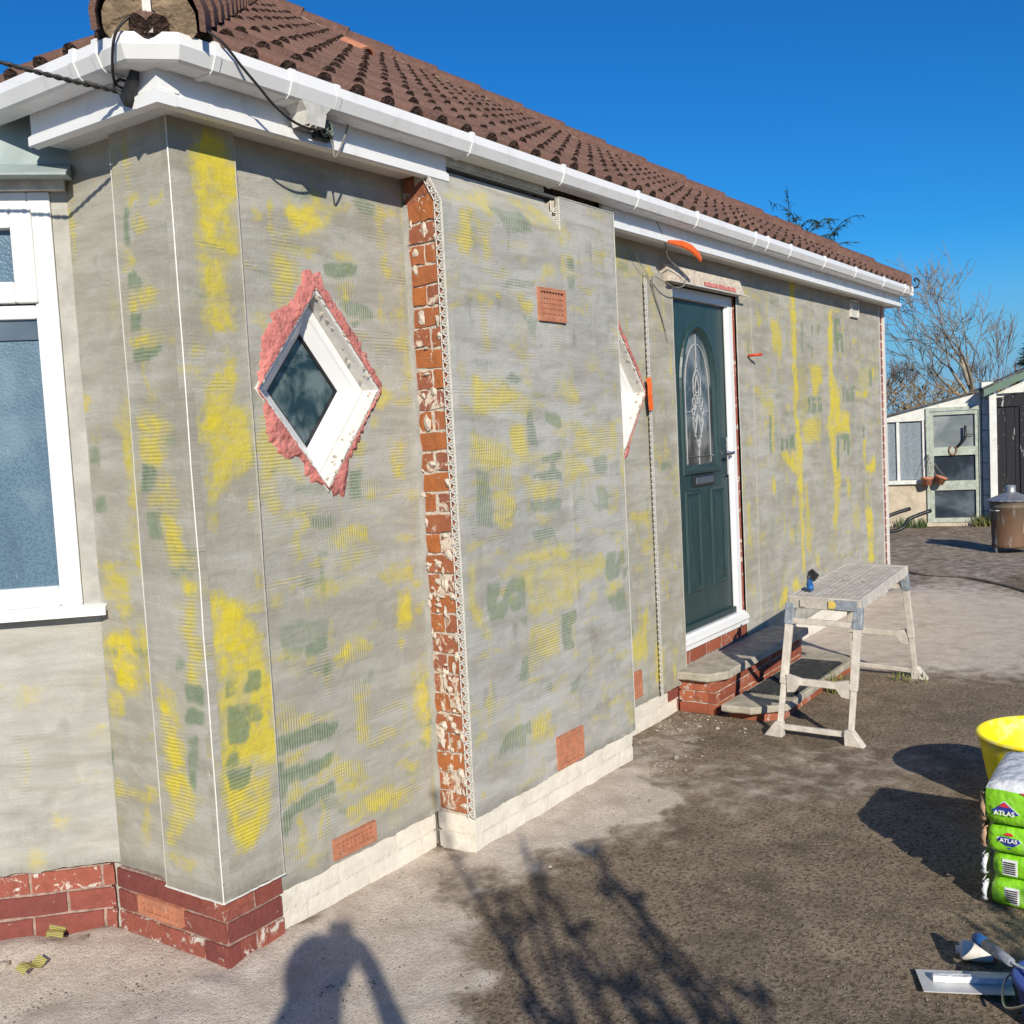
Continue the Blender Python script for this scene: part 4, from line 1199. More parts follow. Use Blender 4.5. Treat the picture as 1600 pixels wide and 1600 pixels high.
def lay(side, u0, u1, courses, clipf, limit):
    cnt = 0; rest = MB()
    for c_ in range(courses):
        s = c_ * TG
        u = u0
        while u < u1:
            mx = slope_matrix(side, u + TR.uniform(-.004, .004), s + TR.uniform(-.007, .005)) @ Matrix.Translation((0, 0, TR.uniform(-.002, .004))) @ Matrix.Rotation(TR.uniform(-.012, .012), 4, 'Z') @ Matrix.Rotation(TR.uniform(-.012, .006), 4, 'X')
            cor = [mx @ Vector(p) for p in ((0, 0, 0), (TW, 0, 0), (TW, TL, 0), (0, TL, 0))]
            st = [clipf(p) for p in cor]
            if max(st) > 0:
                me = TR.choice(TMS)
                if min(st) < 0:
                    bm = bmesh.new(); bm.from_mesh(me); bm.transform(mx)
                    for co, no in CLIPS[side]:
                        bmesh.ops.bisect_plane(bm, geom=bm.verts[:] + bm.edges[:] + bm.faces[:], plane_co=co, plane_no=no, clear_outer=True)
                    me = bpy.data.meshes.new('tile'); bm.to_mesh(me); nf = len(bm.faces); bm.free()
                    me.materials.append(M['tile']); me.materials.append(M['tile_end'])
                    if nf == 0: u += TW; continue
                    o = bpy.data.objects.new('tile', me); COL.objects.link(o); o.parent = roof
                else:
                    o = bpy.data.objects.new('tile', me); COL.objects.link(o); o.parent = roof; o.matrix_local = mx
                cnt += 1
            u += TW
    return cnt
XL, XR = -EO, 7.72
CLIPS = {'side': [((XL, -EO, 0), Vector((-1, 1, 0))), ((XR, -EO, 0), Vector((1, 1, 0)))],
         'front': [((XL, -EO, 0), Vector((1, -1, 0)))]}
def clip_side(p): return min((p.x - XL) - (p.y + EO), (XR - p.x) - (p.y + EO))
def clip_front(p): return (p.y + EO) - (p.x - XL)
n1 = lay('side', XL - .02, XR + .1, 15, clip_side, 300)
n2 = lay('front', 2.9, 3.2, 0, clip_front, 0)
cntf = 0
for c_ in range(7):
    u = 2.9
    while u > -.5:
        mx = slope_matrix('front', u, c_ * TG)
        cor = [mx @ Vector(p) for p in ((0, 0, 0), (TW, 0, 0), (TW, TL, 0), (0, TL, 0))]
        st = [clip_front(p) for p in cor]
        if max(st) > 0:
            me = TR.choice(TMS)
            if min(st) < 0:
                bm = bmesh.new(); bm.from_mesh(me); bm.transform(mx)
                bmesh.ops.bisect_plane(bm, geom=bm.verts[:] + bm.edges[:] + bm.faces[:], plane_co=(XL, -EO, 0), plane_no=Vector((1, -1, 0)), clear_outer=True)
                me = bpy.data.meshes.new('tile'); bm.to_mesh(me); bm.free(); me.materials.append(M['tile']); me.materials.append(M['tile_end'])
                o = bpy.data.objects.new('tile', me); COL.objects.link(o); o.parent = roof
            else:
                o = bpy.data.objects.new('tile', me); COL.objects.link(o); o.parent = roof; o.matrix_local = mx
            cntf += 1
        u -= TW
print('tiles', n1, cntf)
def half_round(a, b, r, mat, name, n=10, over=.0):
    a, b = Vector(a), Vector(b); d = (b - a).normalized(); side = d.cross(Vector((0, 0, 1))).normalized(); up = side.cross(d).normalized()
    mb = MB(); P = []
    for q, rr in ((a, r * 1.04), (b, r * .97)):
        for ri in (rr, rr - .016):
            for k in range(n + 1):
                t_ = math.pi * (-.06 + 1.12 * k / n); P.append(q + side * (math.cos(t_) * ri) + up * (math.sin(t_) * ri - .02))
    m_ = n + 1; F = []
    for k in range(n):
        F += [(k, k + 1, 2 * m_ + k + 1, 2 * m_ + k), (m_ + k, 3 * m_ + k, 3 * m_ + k + 1, m_ + k + 1), (k, m_ + k, m_ + k + 1, k + 1), (2 * m_ + k, 2 * m_ + k + 1, 3 * m_ + k + 1, 3 * m_ + k)]
    F += [(0, 2 * m_, 3 * m_, m_), (n, m_ + n, 3 * m_ + n, 2 * m_ + n)]
    mb.add(P, F)
    o = part(name, mb, mat, roof); smooth_angle(o, 50); return o
def hip(x0, y0, dx, L, mat, seg=.40, r=.115, lift=.03, bed=True):
    dv = Vector((dx, 1, TA)); 
    s = 0
    k = 0
    while s < L:
        a = Vector((x0, y0, EZ + lift)) + dv * s; b = Vector((x0, y0, EZ + lift)) + dv * (s + seg * .62)
        a += Vector((0, 0, .012)); half_round(a, b, r, mat, 'hip_tile')
        s += seg * .60; k += 1
    # bedding mortar under the hip tiles
    if not bed: return
    mb = MB(); P = []; N = 50; rr = random.Random(4)
    sd_ = Vector((dv.x, dv.y, dv.z)).cross(Vector((0, 0, 1))).normalized()
    for i in range(N + 1):
        q = Vector((x0, y0, EZ + lift)) + dv * (L * i / N)
        for sg in (-1, 1):
            P += [q + sd_ * sg * (r * .9 + rr.uniform(0, .012)) + Vector((0, 0, .0)), q + sd_ * sg * (r + .008 + rr.uniform(-.006, .008)) + Vector((0, 0, -.055))]
    for i in range(N):
        for o_ in (0, 2): mb.add([], []) 
    mb.add(P, [(4 * i + o_, 4 * i + o_ + 1, 4 * i + 5 + o_, 4 * i + 4 + o_) for i in range(N) for o_ in (0, 2)])
    part('hip_mortar', mb, M['mortar_plug'], roof)
hip(XL + .0, -EO + .0, 1, 3.8, M['tile'], r=.142, lift=.045, bed=False)
hip(XR - .03, -EO + .03, -1, 3.85, M['hip_red'], r=.11, lift=.035)
# mortar plug in the open end of the near hip tile, and the hip irons
q = Vector((XL + .0, -EO + .0, EZ + .045)); dv = Vector((1, 1, TA)).normalized(); sd_ = dv.cross(Vector((0, 0, 1))).normalized(); up_ = sd_.cross(dv)
pm = MB(); P = [q + dv * .035 + up_ * .02]
NP = 24; rr = random.Random(9)
for k in range(NP):
    t_ = 2 * math.pi * k / NP; sn = math.sin(t_)
    P.append(q + dv * (.030 + rr.uniform(0, .012)) + sd_ * math.cos(t_) * (.118 + rr.uniform(0, .006)) + up_ * (sn * (.112 if sn > 0 else .075) - .02))
pm.add(P, [(0, 1 + k, 1 + (k + 1) % NP) for k in range(NP)])
part('hip_mortar', pm, M['mortar_plug'], roof)
hi = MB(); hq = q - dv * .02
hi.bar(hq + Vector((.02, .02, -.03)), hq + Vector((-.0, -.0, .16)), .022, .004, (1, 1, 0)); part('hip_iron', hi, M['dirty_white'], roof)
hi = MB(); hq = Vector((XR + .0, -EO - .0, EZ + .04)); hi.tube([hq + Vector((.0, 0, -.03)), hq + Vector((.06, -.06, -.02)), hq + Vector((.075, -.075, .03)), hq + Vector((.055, -.055, .06)), hq + Vector((.035, -.035, .045)), hq + Vector((.045, -.045, .03))], .008, 6)
part('hip_iron', hi, M['black_plastic'], roof)
# terracotta half pipe lying on the tiles
tq = Vector((VX, VY, EZ + TA * (VY + EO) + .035))
half_round(tq, tq + Vector((0, .22 * CS, .22 * TA * CS)), .075, M['terracotta'], 'roof_vent')
vm = MB(); vm.lathe([(0, 0), (.058, 0)], 16, (0, 0, 0)); vm.v = [tuple(tq + Vector((x_, .02, y_ + .005))) for x_, y_, _ in vm.v]; part('vent_mouth_shade', vm, M['dark'], roof)  # black disc paints the shade inside the pipe
# ------------------------------------------------------------------ diamond windows
PINK = [(.541, 2.168), (.606, 2.164), (.617, 2.123), (.717, 2.022), (.818, 1.882), (.885, 1.792), (.882, 1.757), (.80, 1.677), (.688, 1.523), (.661, 1.403), (.598, 1.401), (.595, 1.436), (.512, 1.457), (.484, 1.48), (.461, 1.545), (.377, 1.549), (.327, 1.603), (.309, 1.705), (.318, 1.735), (.293, 1.815), (.314, 1.896), (.31, 1.946), (.362, 1.989), (.392, 2.022), (.351, 2.019), (.451, 2.057), (.513, 2.113), (.517, 2.166)]
def dring(mb, cx, cz, hw, hh, steps, y0=.025):
    """steps: list of (scale, depth); nested diamonds joined into a stepped frame"""
    P = []; n = len(steps)
    for s, d in steps:
        for du, dv_ in ((0, 1), (1, 0), (0, -1), (-1, 0)):
            P.append((cx + du * hw * s, y0 + d, cz + dv_ * hh * s))
    F = []
    for i in range(n - 1):
        for k in range(4):
            k2 = (k + 1) % 4; F.append((4 * i + k, 4 * i + k2, 4 * i + 4 + k2, 4 * i + 4 + k))
    mb.add(P, F)
def diamond_window(cx, cz, hw, hh, seed):
    mb = MB(); dring(mb, cx, cz, hw, hh, [(.93, .09), (.93, .055), (.90, .05), (.78, .05), (.76, .056), (.60, .082), (.585, .084), (.585, .11)])
    fr = part('window', mb, M['upvc_clean'], H); fr['label'] = 'white diamond shaped window frame'
    g = MB(); dring(g, cx, cz, hw, hh, [(.585, .086), (.545, .089), (.545, .1)]); link('gasket', g.mesh('gasket'), fr, M['black_plastic'])
    g = MB(); g.add([(cx, .119, cz + hh * .56), (cx + hw * .56, .119, cz), (cx, .119, cz - hh * .56), (cx - hw * .56, .119, cz)], [(0, 1, 2, 3)])
    link('pane', g.mesh('pane'), fr, M['glass_dark'])
    # reveal lined with perforated trim, splashed with base coat
    rv = MB(); dring(rv, cx, cz, hw, hh, [(1.035, .004), (1.035, -.004), (.985, -.0055), (.965, -.0035), (.955, .006), (.935, .075)])
    link('reveal', rv.mesh('reveal'), fr, M['bead'])
    r = random.Random(seed); dots = MB()
    cor = [(0, 1), (1, 0), (0, -1), (-1, 0)]
    for e in range(4):
        a, b = cor[e], cor[(e + 1) % 4]
        for i in range(3, 27):
            t_ = i / 29; s = 1.005
            u = cx + (a[0] * (1 - t_) + b[0] * t_) * hw * s; v = cz + (a[1] * (1 - t_) + b[1] * t_) * hh * s
            d = Vector(((b[0] - a[0]) * hw, (b[1] - a[1]) * hh)).normalized(); nn = Vector((-d.y, d.x))
            if r.random() < .72:
                l_, w_ = r.uniform(.004, .008), r.uniform(.002, .004); q = Vector((u, v)) + nn * r.uniform(-.004, .004)
                tri = [q + d * l_, q - d * l_ * .6 + nn * w_, q - d * l_ * .6 - nn * w_]
                dots.prism([(p.x, p.y) for p in tri], lambda a_, b_, c_: (a_, .0185 - c_, b_), .0, .0022)
    link('trim_holes', dots.mesh('trim_holes'), fr, M['mortar_grey'])['kind'] = 'stuff'
    # splashes of cement on the trim
    sp = MB()
    for i in range(60):
        e = r.choice((0, 0, 1, 1, 2, 3)); a, b = cor[e], cor[(e + 1) % 4]; t_ = r.random(); s = r.uniform(.93, 1.0)
        u = cx + (a[0] * (1 - t_) + b[0] * t_) * hw * s; v = cz + (a[1] * (1 - t_) + b[1] * t_) * hh * s
        k = r.uniform(.003, .010); y = .0185 if s > .975 else .022 + (.975 - s) * .8
        m_ = [(u + k * r.uniform(.5, 1.2) * math.cos(x), v + k * r.uniform(.5, 1.2) * math.sin(x)) for x in [j * math.pi / 3 for j in range(6)]]
        sp.prism(m_, lambda a_, b_, c_: (a_, y - c_, b_), -.004, .003)
    link('cement_splash', sp.mesh('cement_splash'), fr, M['mortar'])['kind'] = 'stuff'
    # pink adhesive smeared round the opening
    poly = [(x - .575 + cx, z_) for x, z_ in PINK]; ad = MB(); N = 320; K = 8; P = []
    for i in range(N):
        th = 2 * math.pi * i / N; dx, dz = math.cos(th), math.sin(th)
        ri = 1 / (abs(dx) / (hw * 1.02) + abs(dz) / (hh * 1.02)); ro = ri
        for j in range(len(poly)):
            (x1, z1_), (x2, z2_) = poly[j], poly[(j + 1) % len(poly)]
            x1 -= cx; x2 -= cx; z1_ -= cz; z2_ -= cz
            den = dx * (z2_ - z1_) - dz * (x2 - x1)
            if abs(den) < 1e-9: continue
            t_ = (x1 * (z2_ - z1_) - z1_ * (x2 - x1)) / den; s = (x1 * dz - z1_ * dx) / den
            if 0 <= s <= 1 and t_ > 0: ro = max(ro, t_)
        if cx > 1: ro = ri + (ro - ri) * (.75 if dz > .25 else .6 if dz < -.5 else .05)
        ro += (abs(nz(th * 7, seed)) * .030 + nz(th * 17, seed + 5) * .014 + nz(th * 60, seed + 9) * .004 - .006) * (1 if ro - ri > .012 else .35)
        for k in range(K):
            f = k / (K - 1); rr = ri * .985 + (ro - ri * .985) * f
            hgt = (.0095 * math.sin(math.pi * min(1, .30 + f * .72)) + .0045 * nz(th * 11 + f * 5, f * 4, seed) + .0016 * nz(th * 40, f * 12, seed)) if k < K - 1 else -.004
            P.append((cx + dx * rr, .0235 - hgt, cz + dz * rr))
    ad.add(P, [(i * K + k, ((i + 1) % N) * K + k, ((i + 1) % N) * K + k + 1, i * K + k + 1) for i in range(N) for k in range(K - 1)])
    ao = link('adhesive_smear', ad.mesh('adhesive_smear', True), fr, M['pink']); ao['label'] = 'pink adhesive smeared round the diamond window'
    return fr
diamond_window(*D1, 3); diamond_window(*D2, 8)

# ------------------------------------------------------------------ front door
DX0, DX1 = 3.345, 4.14
lf = MB(); Y0 = .078
def loop(hw, zb, zs, zt, cx=3.742, n=20):
    L = [(cx - hw, zb)] + [(cx - hw, zb + (zs - zb) * k / 4) for k in range(1, 5)]
    for k in range(1, n): a = math.pi * (1 - k / n); L.append((cx + hw * math.cos(a), zs + (zt - zs) * math.sin(a)))
    L += [(cx + hw, zb + (zs - zb) * k / 4) for k in range(4, 0, -1)] + [(cx + hw, zb)]
    L += [(cx + hw - 2 * hw * k / 6, zb) for k in range(1, 6)]
    return L
def rect_ray(L, x0, x1, z0, z1, cx, cz):
    out = []
    for x, z_ in L:
        dx, dz = x - cx, z_ - cz; ts = []
        if dx > 1e-9: ts.append((x1 - cx) / dx)
        if dx < -1e-9: ts.append((x0 - cx) / dx)
        if dz > 1e-9: ts.append((z1 - cz) / dz)
        if dz < -1e-9: ts.append((z0 - cz) / dz)
        t_ = min(ts); out.append((cx + dx * t_, cz + dz * t_))
    return out
L0 = loop(.265, 1.295, 1.80, 2.19)
R0 = rect_ray(L0, DX0, DX1, 1.255, 2.30, 3.742, 1.72)
rings = [(R0, 0), (L0, 0), (loop(.258, 1.302, 1.80, 2.182), -.012), (loop(.240, 1.32, 1.80, 2.16), -.014), (loop(.228, 1.332, 1.80, 2.145), -.004), (loop(.214, 1.346, 1.80, 2.128), .010), (loop(.208, 1.352, 1.80, 2.12), .014)]
nL = len(L0)
for i, (L_, d) in enumerate(rings): lf.v += [(x, Y0 + d, z_) for x, z_ in L_]
lf.f += [(i * nL + k, i * nL + (k + 1) % nL, (i + 1) * nL + (k + 1) % nL, (i + 1) * nL + k) for i in range(len(rings) - 1) for k in range(nL)]
lf.box((DX0, Y0 + .03, .40), (DX1, Y0 + .05, 2.30))
lf.add([(DX0, Y0, .40), (DX1, Y0, .40), (DX1, Y0, 1.255), (DX0, Y0, 1.255), (DX0, Y0 + .03, .40), (DX1, Y0 + .03, .40)], [(0, 1, 2, 3), (0, 4, 5, 1)])
for x0, x1, z0, z1 in ((3.49, 3.70, .61, 1.205), (3.845, 4.06, .61, 1.205)):
    for (a, d) in ((0, 0),):
        P = []
        for ins, dd in ((0, 0), (.008, -.010), (.020, -.010), (.028, .006), (.040, .006), (.060, -.004), (.066, -.005)):
            P += [(x0 + ins, Y0 + dd, z0 + ins), (x1 - ins, Y0 + dd, z0 + ins), (x1 - ins, Y0 + dd, z1 - ins), (x0 + ins, Y0 + dd, z1 - ins)]
        F = [(4 * i + k, 4 * i + (k + 1) % 4, 4 * i + 4 + (k + 1) % 4, 4 * i + 4 + k) for i in range(6) for k in range(4)] + [(24, 25, 26, 27)]
        lf.add(P, F)
lf.box((DX0 + .004, Y0 - .022, .405), (DX1 - .004, Y0 - .001, .44))
door = part('door', lf, M['door'], H)
door['label'] = 'dark green front door with an arched leaded pane'
gl = MB(); gl.add([(x, Y0 + .016, z_) for x, z_ in loop(.212, 1.348, 1.80, 2.125)], [tuple(range(nL))]); link('pane', gl.mesh('pane'), door, M['glass_clear'])
# lead lines and bevelled pieces
ld = MB(); yl = Y0 + .0125
def lead(pts, w=.006):
    for a, b in zip(pts, pts[1:]):
        ld.bar((a[0], yl, a[1]), (b[0], yl, b[1]), w, .004, (0, 1, 0))
cx = 3.742
li = loop(.165, 1.40, 1.78, 2.06); lead(li + [li[0]], .005)
lead([(cx, 1.352), (cx, 1.50)]); lead([(cx, 1.96), (cx, 2.118)]); lead([(cx, 1.90), (cx, 1.98)], .012)
lead([(cx - .205, 1.40), (cx + .205, 1.40)], .004); lead([(cx - .165, 1.36), (cx - .165, 1.40)], .004); lead([(cx + .165, 1.36), (cx + .165, 1.40)], .004)
for s in (-1, 1):
    lead([(cx, 1.92), (cx + s * .05, 1.86), (cx + s * .052, 1.78), (cx + s * .02, 1.70), (cx + s * .075, 1.62), (cx + s * .05, 1.55), (cx, 1.44)], .008)
    lead([(cx, 1.88), (cx + s * .03, 1.80), (cx, 1.72), (cx + s * .085, 1.67), (cx + s * .04, 1.60), (cx, 1.66), (cx + s * .045, 1.52), (cx, 1.48)], .007)
    lead([(cx, 1.78), (cx + s * .075, 1.73), (cx + s * .04, 1.66)], .006)
    lead([(cx + s * .085, 1.665), (cx + s * .165, 1.665)], .004)
link('lead_pattern', ld.mesh('lead_pattern'), door, M['lead_line'])
lb = MB(); lb.box((3.60, Y0 - .012, 1.225), (3.90, Y0 - .0, 1.295)); lbo = link('letterbox', lb.mesh('letterbox'), door, M['black_plastic']); bev(lbo, .006)
lb = MB(); lb.box((3.625, Y0 - .017, 1.240), (3.875, Y0 - .012, 1.280)); o = link('letterbox_flap', lb.mesh('letterbox_flap'), door, M['steel']); bev(o, .003)
hd = MB(); hd.box((4.085, Y0 - .012, 1.27), (4.12, Y0, 1.50)); hd.tube([(4.10, Y0 - .01, 1.405), (4.10, Y0 - .055, 1.405), (4.06, Y0 - .06, 1.402), (3.985, Y0 - .055, 1.40)], .010, 8)
o = link('handle', hd.mesh('handle'), door, M['chrome']); smooth_angle(o)
df = MB(); df.box((3.277, .046, .40), (3.343, .13, 2.363)); df.box((4.142, .046, .40), (4.208, .13, 2.363)); df.box((3.343, .046, 2.302), (4.142, .13, 2.363))
df.box((4.125, .060, .40), (4.142, .075, 2.302))
o = part('door_frame', df, M['upvc_clean'], H, bevel=.004)
ds = MB(); ds.prism([(.10, .402), (.035, .402), (.025, .388), (.008, .378), (.004, .355), (.010, .345), (.010, .322), (.1, .322)], lambda a_, b_, c_: (c_, a_, b_), 3.27, 4.215)
part('door_sill', ds, M['upvc_clean'], H)
plr = plinth((3.275, .026), (4.22, .026), 0.237, 1, M['brick_step'], M['mortar_grey'], .083, .12, proud=.004)
ex = MB(); ex.box((4.2085, .036, .33), (4.2115, .06, 2.36)); part('reveal_edge', ex, M['brick_red'], H)
strip('corner_bead', (4.2165, .0235, .30), (4.2165, .0235, 2.365), .006, .006, M['bead'], (1, 1, 0))
# render band over the door
lt = MB(); lt.prism([(.03, 2.366), (-.034, 2.366), (-.036, 2.372), (-.008, 2.455), (.03, 2.475)], lambda a_, b_, c_: (c_, a_, b_), 3.185, 4.215)
part('door_hood', lt, M['mortar'], H)
strip('hood_bead', (3.165, -.036, 2.364), (4.275, -.036, 2.364), .014, .005, M['bead'], (0, 0, 1))
pk = MB(); rr = random.Random(6); xs = [3.62 + i * .022 for i in range(22)]
P = []
for x in xs: P += [(x, -.0375 - .003 * rr.random(), 2.374), (x, -.031 - .003 * rr.random(), 2.392 + rr.uniform(0, .012))]
pk.add(P, [(2 * i, 2 * i + 2, 2 * i + 3, 2 * i + 1) for i in range(21)])
for i in range(30):
    x = 3.24 + i * .0125 + rr.uniform(-.003, .003); z_ = 2.378 + (i % 3) * .007; k = .004
    pk.add([(x - k, -.0375 + (z_ - 2.372) * .33, z_ - k), (x + k, -.0375 + (z_ - 2.372) * .33, z_ - k * .4), (x, -.0375 + (z_ - 2.372) * .33, z_ + k)], [(0, 1, 2)])
part('adhesive_smear', pk, M['pink'], H)['kind'] = 'stuff'

# ------------------------------------------------------------------ bay window on the left
fr = MB()
def bb(mb, s0, s1, z0, z1, d0, d1): mb.prism([(s0, z0), (s1, z0), (s1, z1), (s0, z1)], bayfn, d0, d1)
bb(fr, .050, .118, 1.107, 2.425, -.012, .06); bb(fr, .118, 1.3, 2.37, 2.425, -.012, .06); bb(fr, .118, 1.3, 1.107, 1.172, -.012, .06); bb(fr, .118, 1.3, 2.028, 2.072, -.012, .06)
bay = part('window', fr, M['upvc_clean'], H, bevel=.006); bay['label'] = 'white bay window frame with a blue film on the lower pane'
sa = MB(); bb(sa, .106, .172, 2.078, 2.38, -.026, .04); bb(sa, .172, .62, 2.31, 2.38, -.026, .04); bb(sa, .172, .62, 2.078, 2.145, -.026, .04); bb(sa, .62, .686, 2.078, 2.38, -.026, .04)
o = link('casement', sa.mesh('casement'), bay, M['upvc_clean']); bev(o, .006)
pn = MB(); bb(pn, .165, .63, 2.14, 2.315, .010, .018); link('pane', pn.mesh('pane'), bay, M['film'])
pn = MB(); bb(pn, .11, 1.3, 1.165, 2.03, .012, .02); link('pane', pn.mesh('pane'), bay, M['film'])
pn = MB(); bb(pn, .112, 1.3, 1.965, 2.03, .004, .0115); link('blind_rail', pn.mesh('blind_rail'), bay, M['glass_grey'])
si = MB(); si.prism([(.05, 1.110), (-.03, 1.106), (-.062, 1.098), (-.064, 1.074), (-.055, 1.072), (-.052, 1.084), (.0, 1.088), (.05, 1.088)], lambda a_, b_, c_: bayfn(c_, b_, a_), -.028, 1.35)
o = link('sill', si.mesh('sill'), bay, M['upvc'])
es = MB(); bb(es, -.004, .0485, 1.09, 2.426, -.002, .05); part('render_edge', es, M['render_plain'], H)
hb = MB(); bb(hb, -.002, 1.3, 2.426, 2.47, -.035, .05); part('window_head', hb, M['dirty_white'], H)
bw = MB(); bb(bw, .004, 1.6, -.05, 1.08, .034, .3); bb(bw, .0, 1.6, 2.43, 2.60, .06, .3); bb(bw, .0, 1.6, 1.08, 2.45, .10, .3); part('wall', bw, M['render_plain'], H)
ll = MB(); ll.prism([(-.122, 2.450), (-.122, 2.458), (-.112, 2.463), (-.03, 2.505), (-.015, 2.70), (.3, 2.705), (.3, 2.47), (-.11, 2.452)], lambda a_, b_, c_: bayfn(c_, b_, a_), -.028, 1.5)
o = part('lead_apron', ll, M['lead'], H)

# ------------------------------------------------------------------ cables and small fittings on the eaves
def spline(pts, n=8):
    P = [Vector(p) for p in pts]; out = []
    for i in range(len(P) - 1):
        p0, p1, p2, p3 = P[max(i - 1, 0)], P[i], P[i + 1], P[min(i + 2, len(P) - 1)]
        for k in range(n):
            t_ = k / n
            out.append(.5 * ((2 * p1) + (-p0 + p2) * t_ + (2 * p0 - 5 * p1 + 4 * p2 - p3) * t_ ** 2 + (-p0 + 3 * p1 - 3 * p2 + p3) * t_ ** 3))
    out.append(P[-1]); return out
def cable(name, pts, r, mat, label, n=8, twist=0, smooth_n=8):
    path = spline(pts, smooth_n); mb = MB()
    if twist:
        for ph in (0, math.pi):
            q = []
            acc = 0
            for i, p in enumerate(path):
                if i: acc += (p - path[i - 1]).length
                a = acc * twist + ph; d = (path[min(i + 1, len(path) - 1)] - path[max(0, i - 1)]).normalized(); u = d.orthogonal().normalized(); w = d.cross(u)
                q.append(p + (u * math.cos(a) + w * math.sin(a)) * r * .9)
            mb.tube(q, r, 5)
    else: mb.tube(path, r, n)
    o = part(name, mb, mat, None, True); tag(o, label, 'cable'); return o
cable('overhead_cable', [(-.118, -.005, 2.575), (-.16, .03, 2.585), (-.40, .15, 2.625), (-1.2, .58, 2.80), (-3.2, 1.68, 3.35), (-6.2, 3.3, 4.3)], .0042, M['cable'], 'black twisted overhead cable running from the corner of the eaves to the left', twist=130, smooth_n=40)
cable('looped_cable', [(-.118, .0, 2.585), (-.15, .012, 2.60), (-.205, -.06, 2.633), (-.215, -.100, 2.69), (-.18, -.132, 2.735), (-.12, -.160, 2.752), (-.07, -.185, 2.745), (-.0, -.19, 2.732), (.043, -.212, 2.703), (.10, -.216, 2.655), (.16, -.214, 2.615), (.235, -.20, 2.577), (.32, -.185, 2.555), (.41, -.165, 2.556), (.47, -.135, 2.575)], .004, M['cable'], 'black cable looped up over the gutter corner and down to the junction box')
cable('spare_wire_loop', [(.515, -.14, 2.575), (.535, -.135, 2.54), (.547, -.13, 2.502), (.575, -.13, 2.535), (.605, -.125, 2.58), (.638, -.115, 2.632)], .0032, M['cable_grey'], 'short grey wire hanging in a loop beside the junction box', 6)
cable('thin_grey_cable', [(2.83, -.10, 2.67), (2.90, -.10, 2.63), (2.97, -.10, 2.57), (3.02, -.09, 2.53), (3.09, -.07, 2.47), (3.22, -.06, 2.435), (3.31, -.06, 2.40), (3.30, -.055, 2.345), (3.18, -.06, 2.325), (3.06, -.055, 2.345), (3.0, -.02, 2.37), (3.03, -.008, 2.30), (3.10, -.004, 2.20), (3.16, -.002, 2.10)], .0035, M['cable_grey'], 'thin grey cable dropping in a loop from the gutter to the door hood', 6)
cable('thin_black_cable', [(2.80, -.02, 2.50), (2.86, -.012, 2.44), (2.935, -.008, 2.40), (3.003, -.004, 2.34), (3.07, -.003, 2.25), (3.133, -.002, 2.15), (3.18, -.002, 2.04)], .0018, M['cable_grey'], 'thin dark cable lying down the wall left of the green door', 6)
# clamp at the corner
t = thing('cable_clamp', 'black wedge shaped cable clamp on the fascia corner', 'clamp', (-.112, -.012, 2.55))
mb = MB(); mb.prism([(-.045, 2.60), (-.005, 2.535), (.012, 2.565), (-.052, 2.635)], lambda a_, b_, c_: (-.113 - c_, a_, b_), 0, .028); part('wedge', mb, M['black_plastic'], t, bevel=.003)
mb = MB(); mb.tube(spline([(-.13, .0, 2.56), (-.145, .018, 2.585), (-.14, .03, 2.60), (-.13, .02, 2.615), (-.125, -.005, 2.605)], 5), .0045, 6); part('hook', mb, M['black_plastic'], t, True)
# junction box
t = thing('junction_box', 'dark taped up junction box on the white fascia', 'junction box', (.505, -.112, 2.53))
mb = MB(); mb.prism([(.468, 2.548), (.535, 2.548), (.548, 2.575), (.528, 2.615), (.482, 2.615), (.468, 2.60)], lambda a_, b_, c_: (a_, -.112 - c_, b_), 0, .022); part('box', mb, M['black_plastic'], t, bevel=.003)
r = random.Random(2); mb = MB()
for i in range(7):
    mb.tube(spline([(.475 + r.uniform(0, .05), -.14 - r.uniform(0, .012), 2.555 + r.uniform(0, .05)) for _ in range(5)], 5), .0034, 5)
part('wire_bundle', mb, simple('olive_wires', (.16, .19, .15), .6, .4, 50), t, True)
# orange plastic sleeve under the fascia
mb = MB(); P = []
cl = [(3.00, -.118, 2.535), (3.06, -.125, 2.535), (3.13, -.135, 2.535), (3.20, -.15, 2.52), (3.27, -.16, 2.49), (3.30, -.16, 2.470)]
for i, p in enumerate(cl):
    w = (.008, .014, .019, .021, .020, .014)[i]
    for k in range(8):
        a = 2 * math.pi * k / 8; P.append((p[0] + .3 * w * math.sin(a), p[1] + .55 * w * math.cos(a), p[2] + w * math.sin(a)))
mb.add(P, [(i * 8 + k, i * 8 + (k + 1) % 8, i * 8 + 8 + (k + 1) % 8, i * 8 + 8 + k) for i in range(5) for k in range(8)])
o = part('plastic_sleeve', mb, M['orange'], None); smooth_angle(o); tag(o, 'orange plastic sleeve sticking out under the fascia left of the door', 'sleeve')
mb = MB(); P = []
for i, (x, y, z_) in enumerate([(2.945, .0, 1.84), (2.935, -.012, 1.80), (2.925, -.016, 1.75), (2.932, -.014, 1.71), (2.94, -.012, 1.67)]):
    P += [(x - .022 + .004 * (i % 2), y, z_), (x + .012, y - .006, z_ + .01), (x + .012, y - .004, z_ + .01 - .001), (x - .022, y + .003, z_)]
mb.add(P, [(4 * i + k, 4 * i + (k + 1) % 4, 4 * i + 4 + (k + 1) % 4, 4 * i + 4 + k) for i in range(4) for k in range(4)])
tag(part('plastic_strip', mb, M['orange'], None), 'orange plastic strip at the right tip of the half hidden diamond window', 'strip')
t = thing('wall_clip', 'small red clip on the wall to the right of the green door', 'clip', (4.40, .02, 2.005))
mb = MB(); mb.tube([(4.38, .02, 2.008), (4.40, -.03, 2.010), (4.43, -.05, 2.012)], .009, 7); part('plug', mb, M['red_plastic'], t, True)
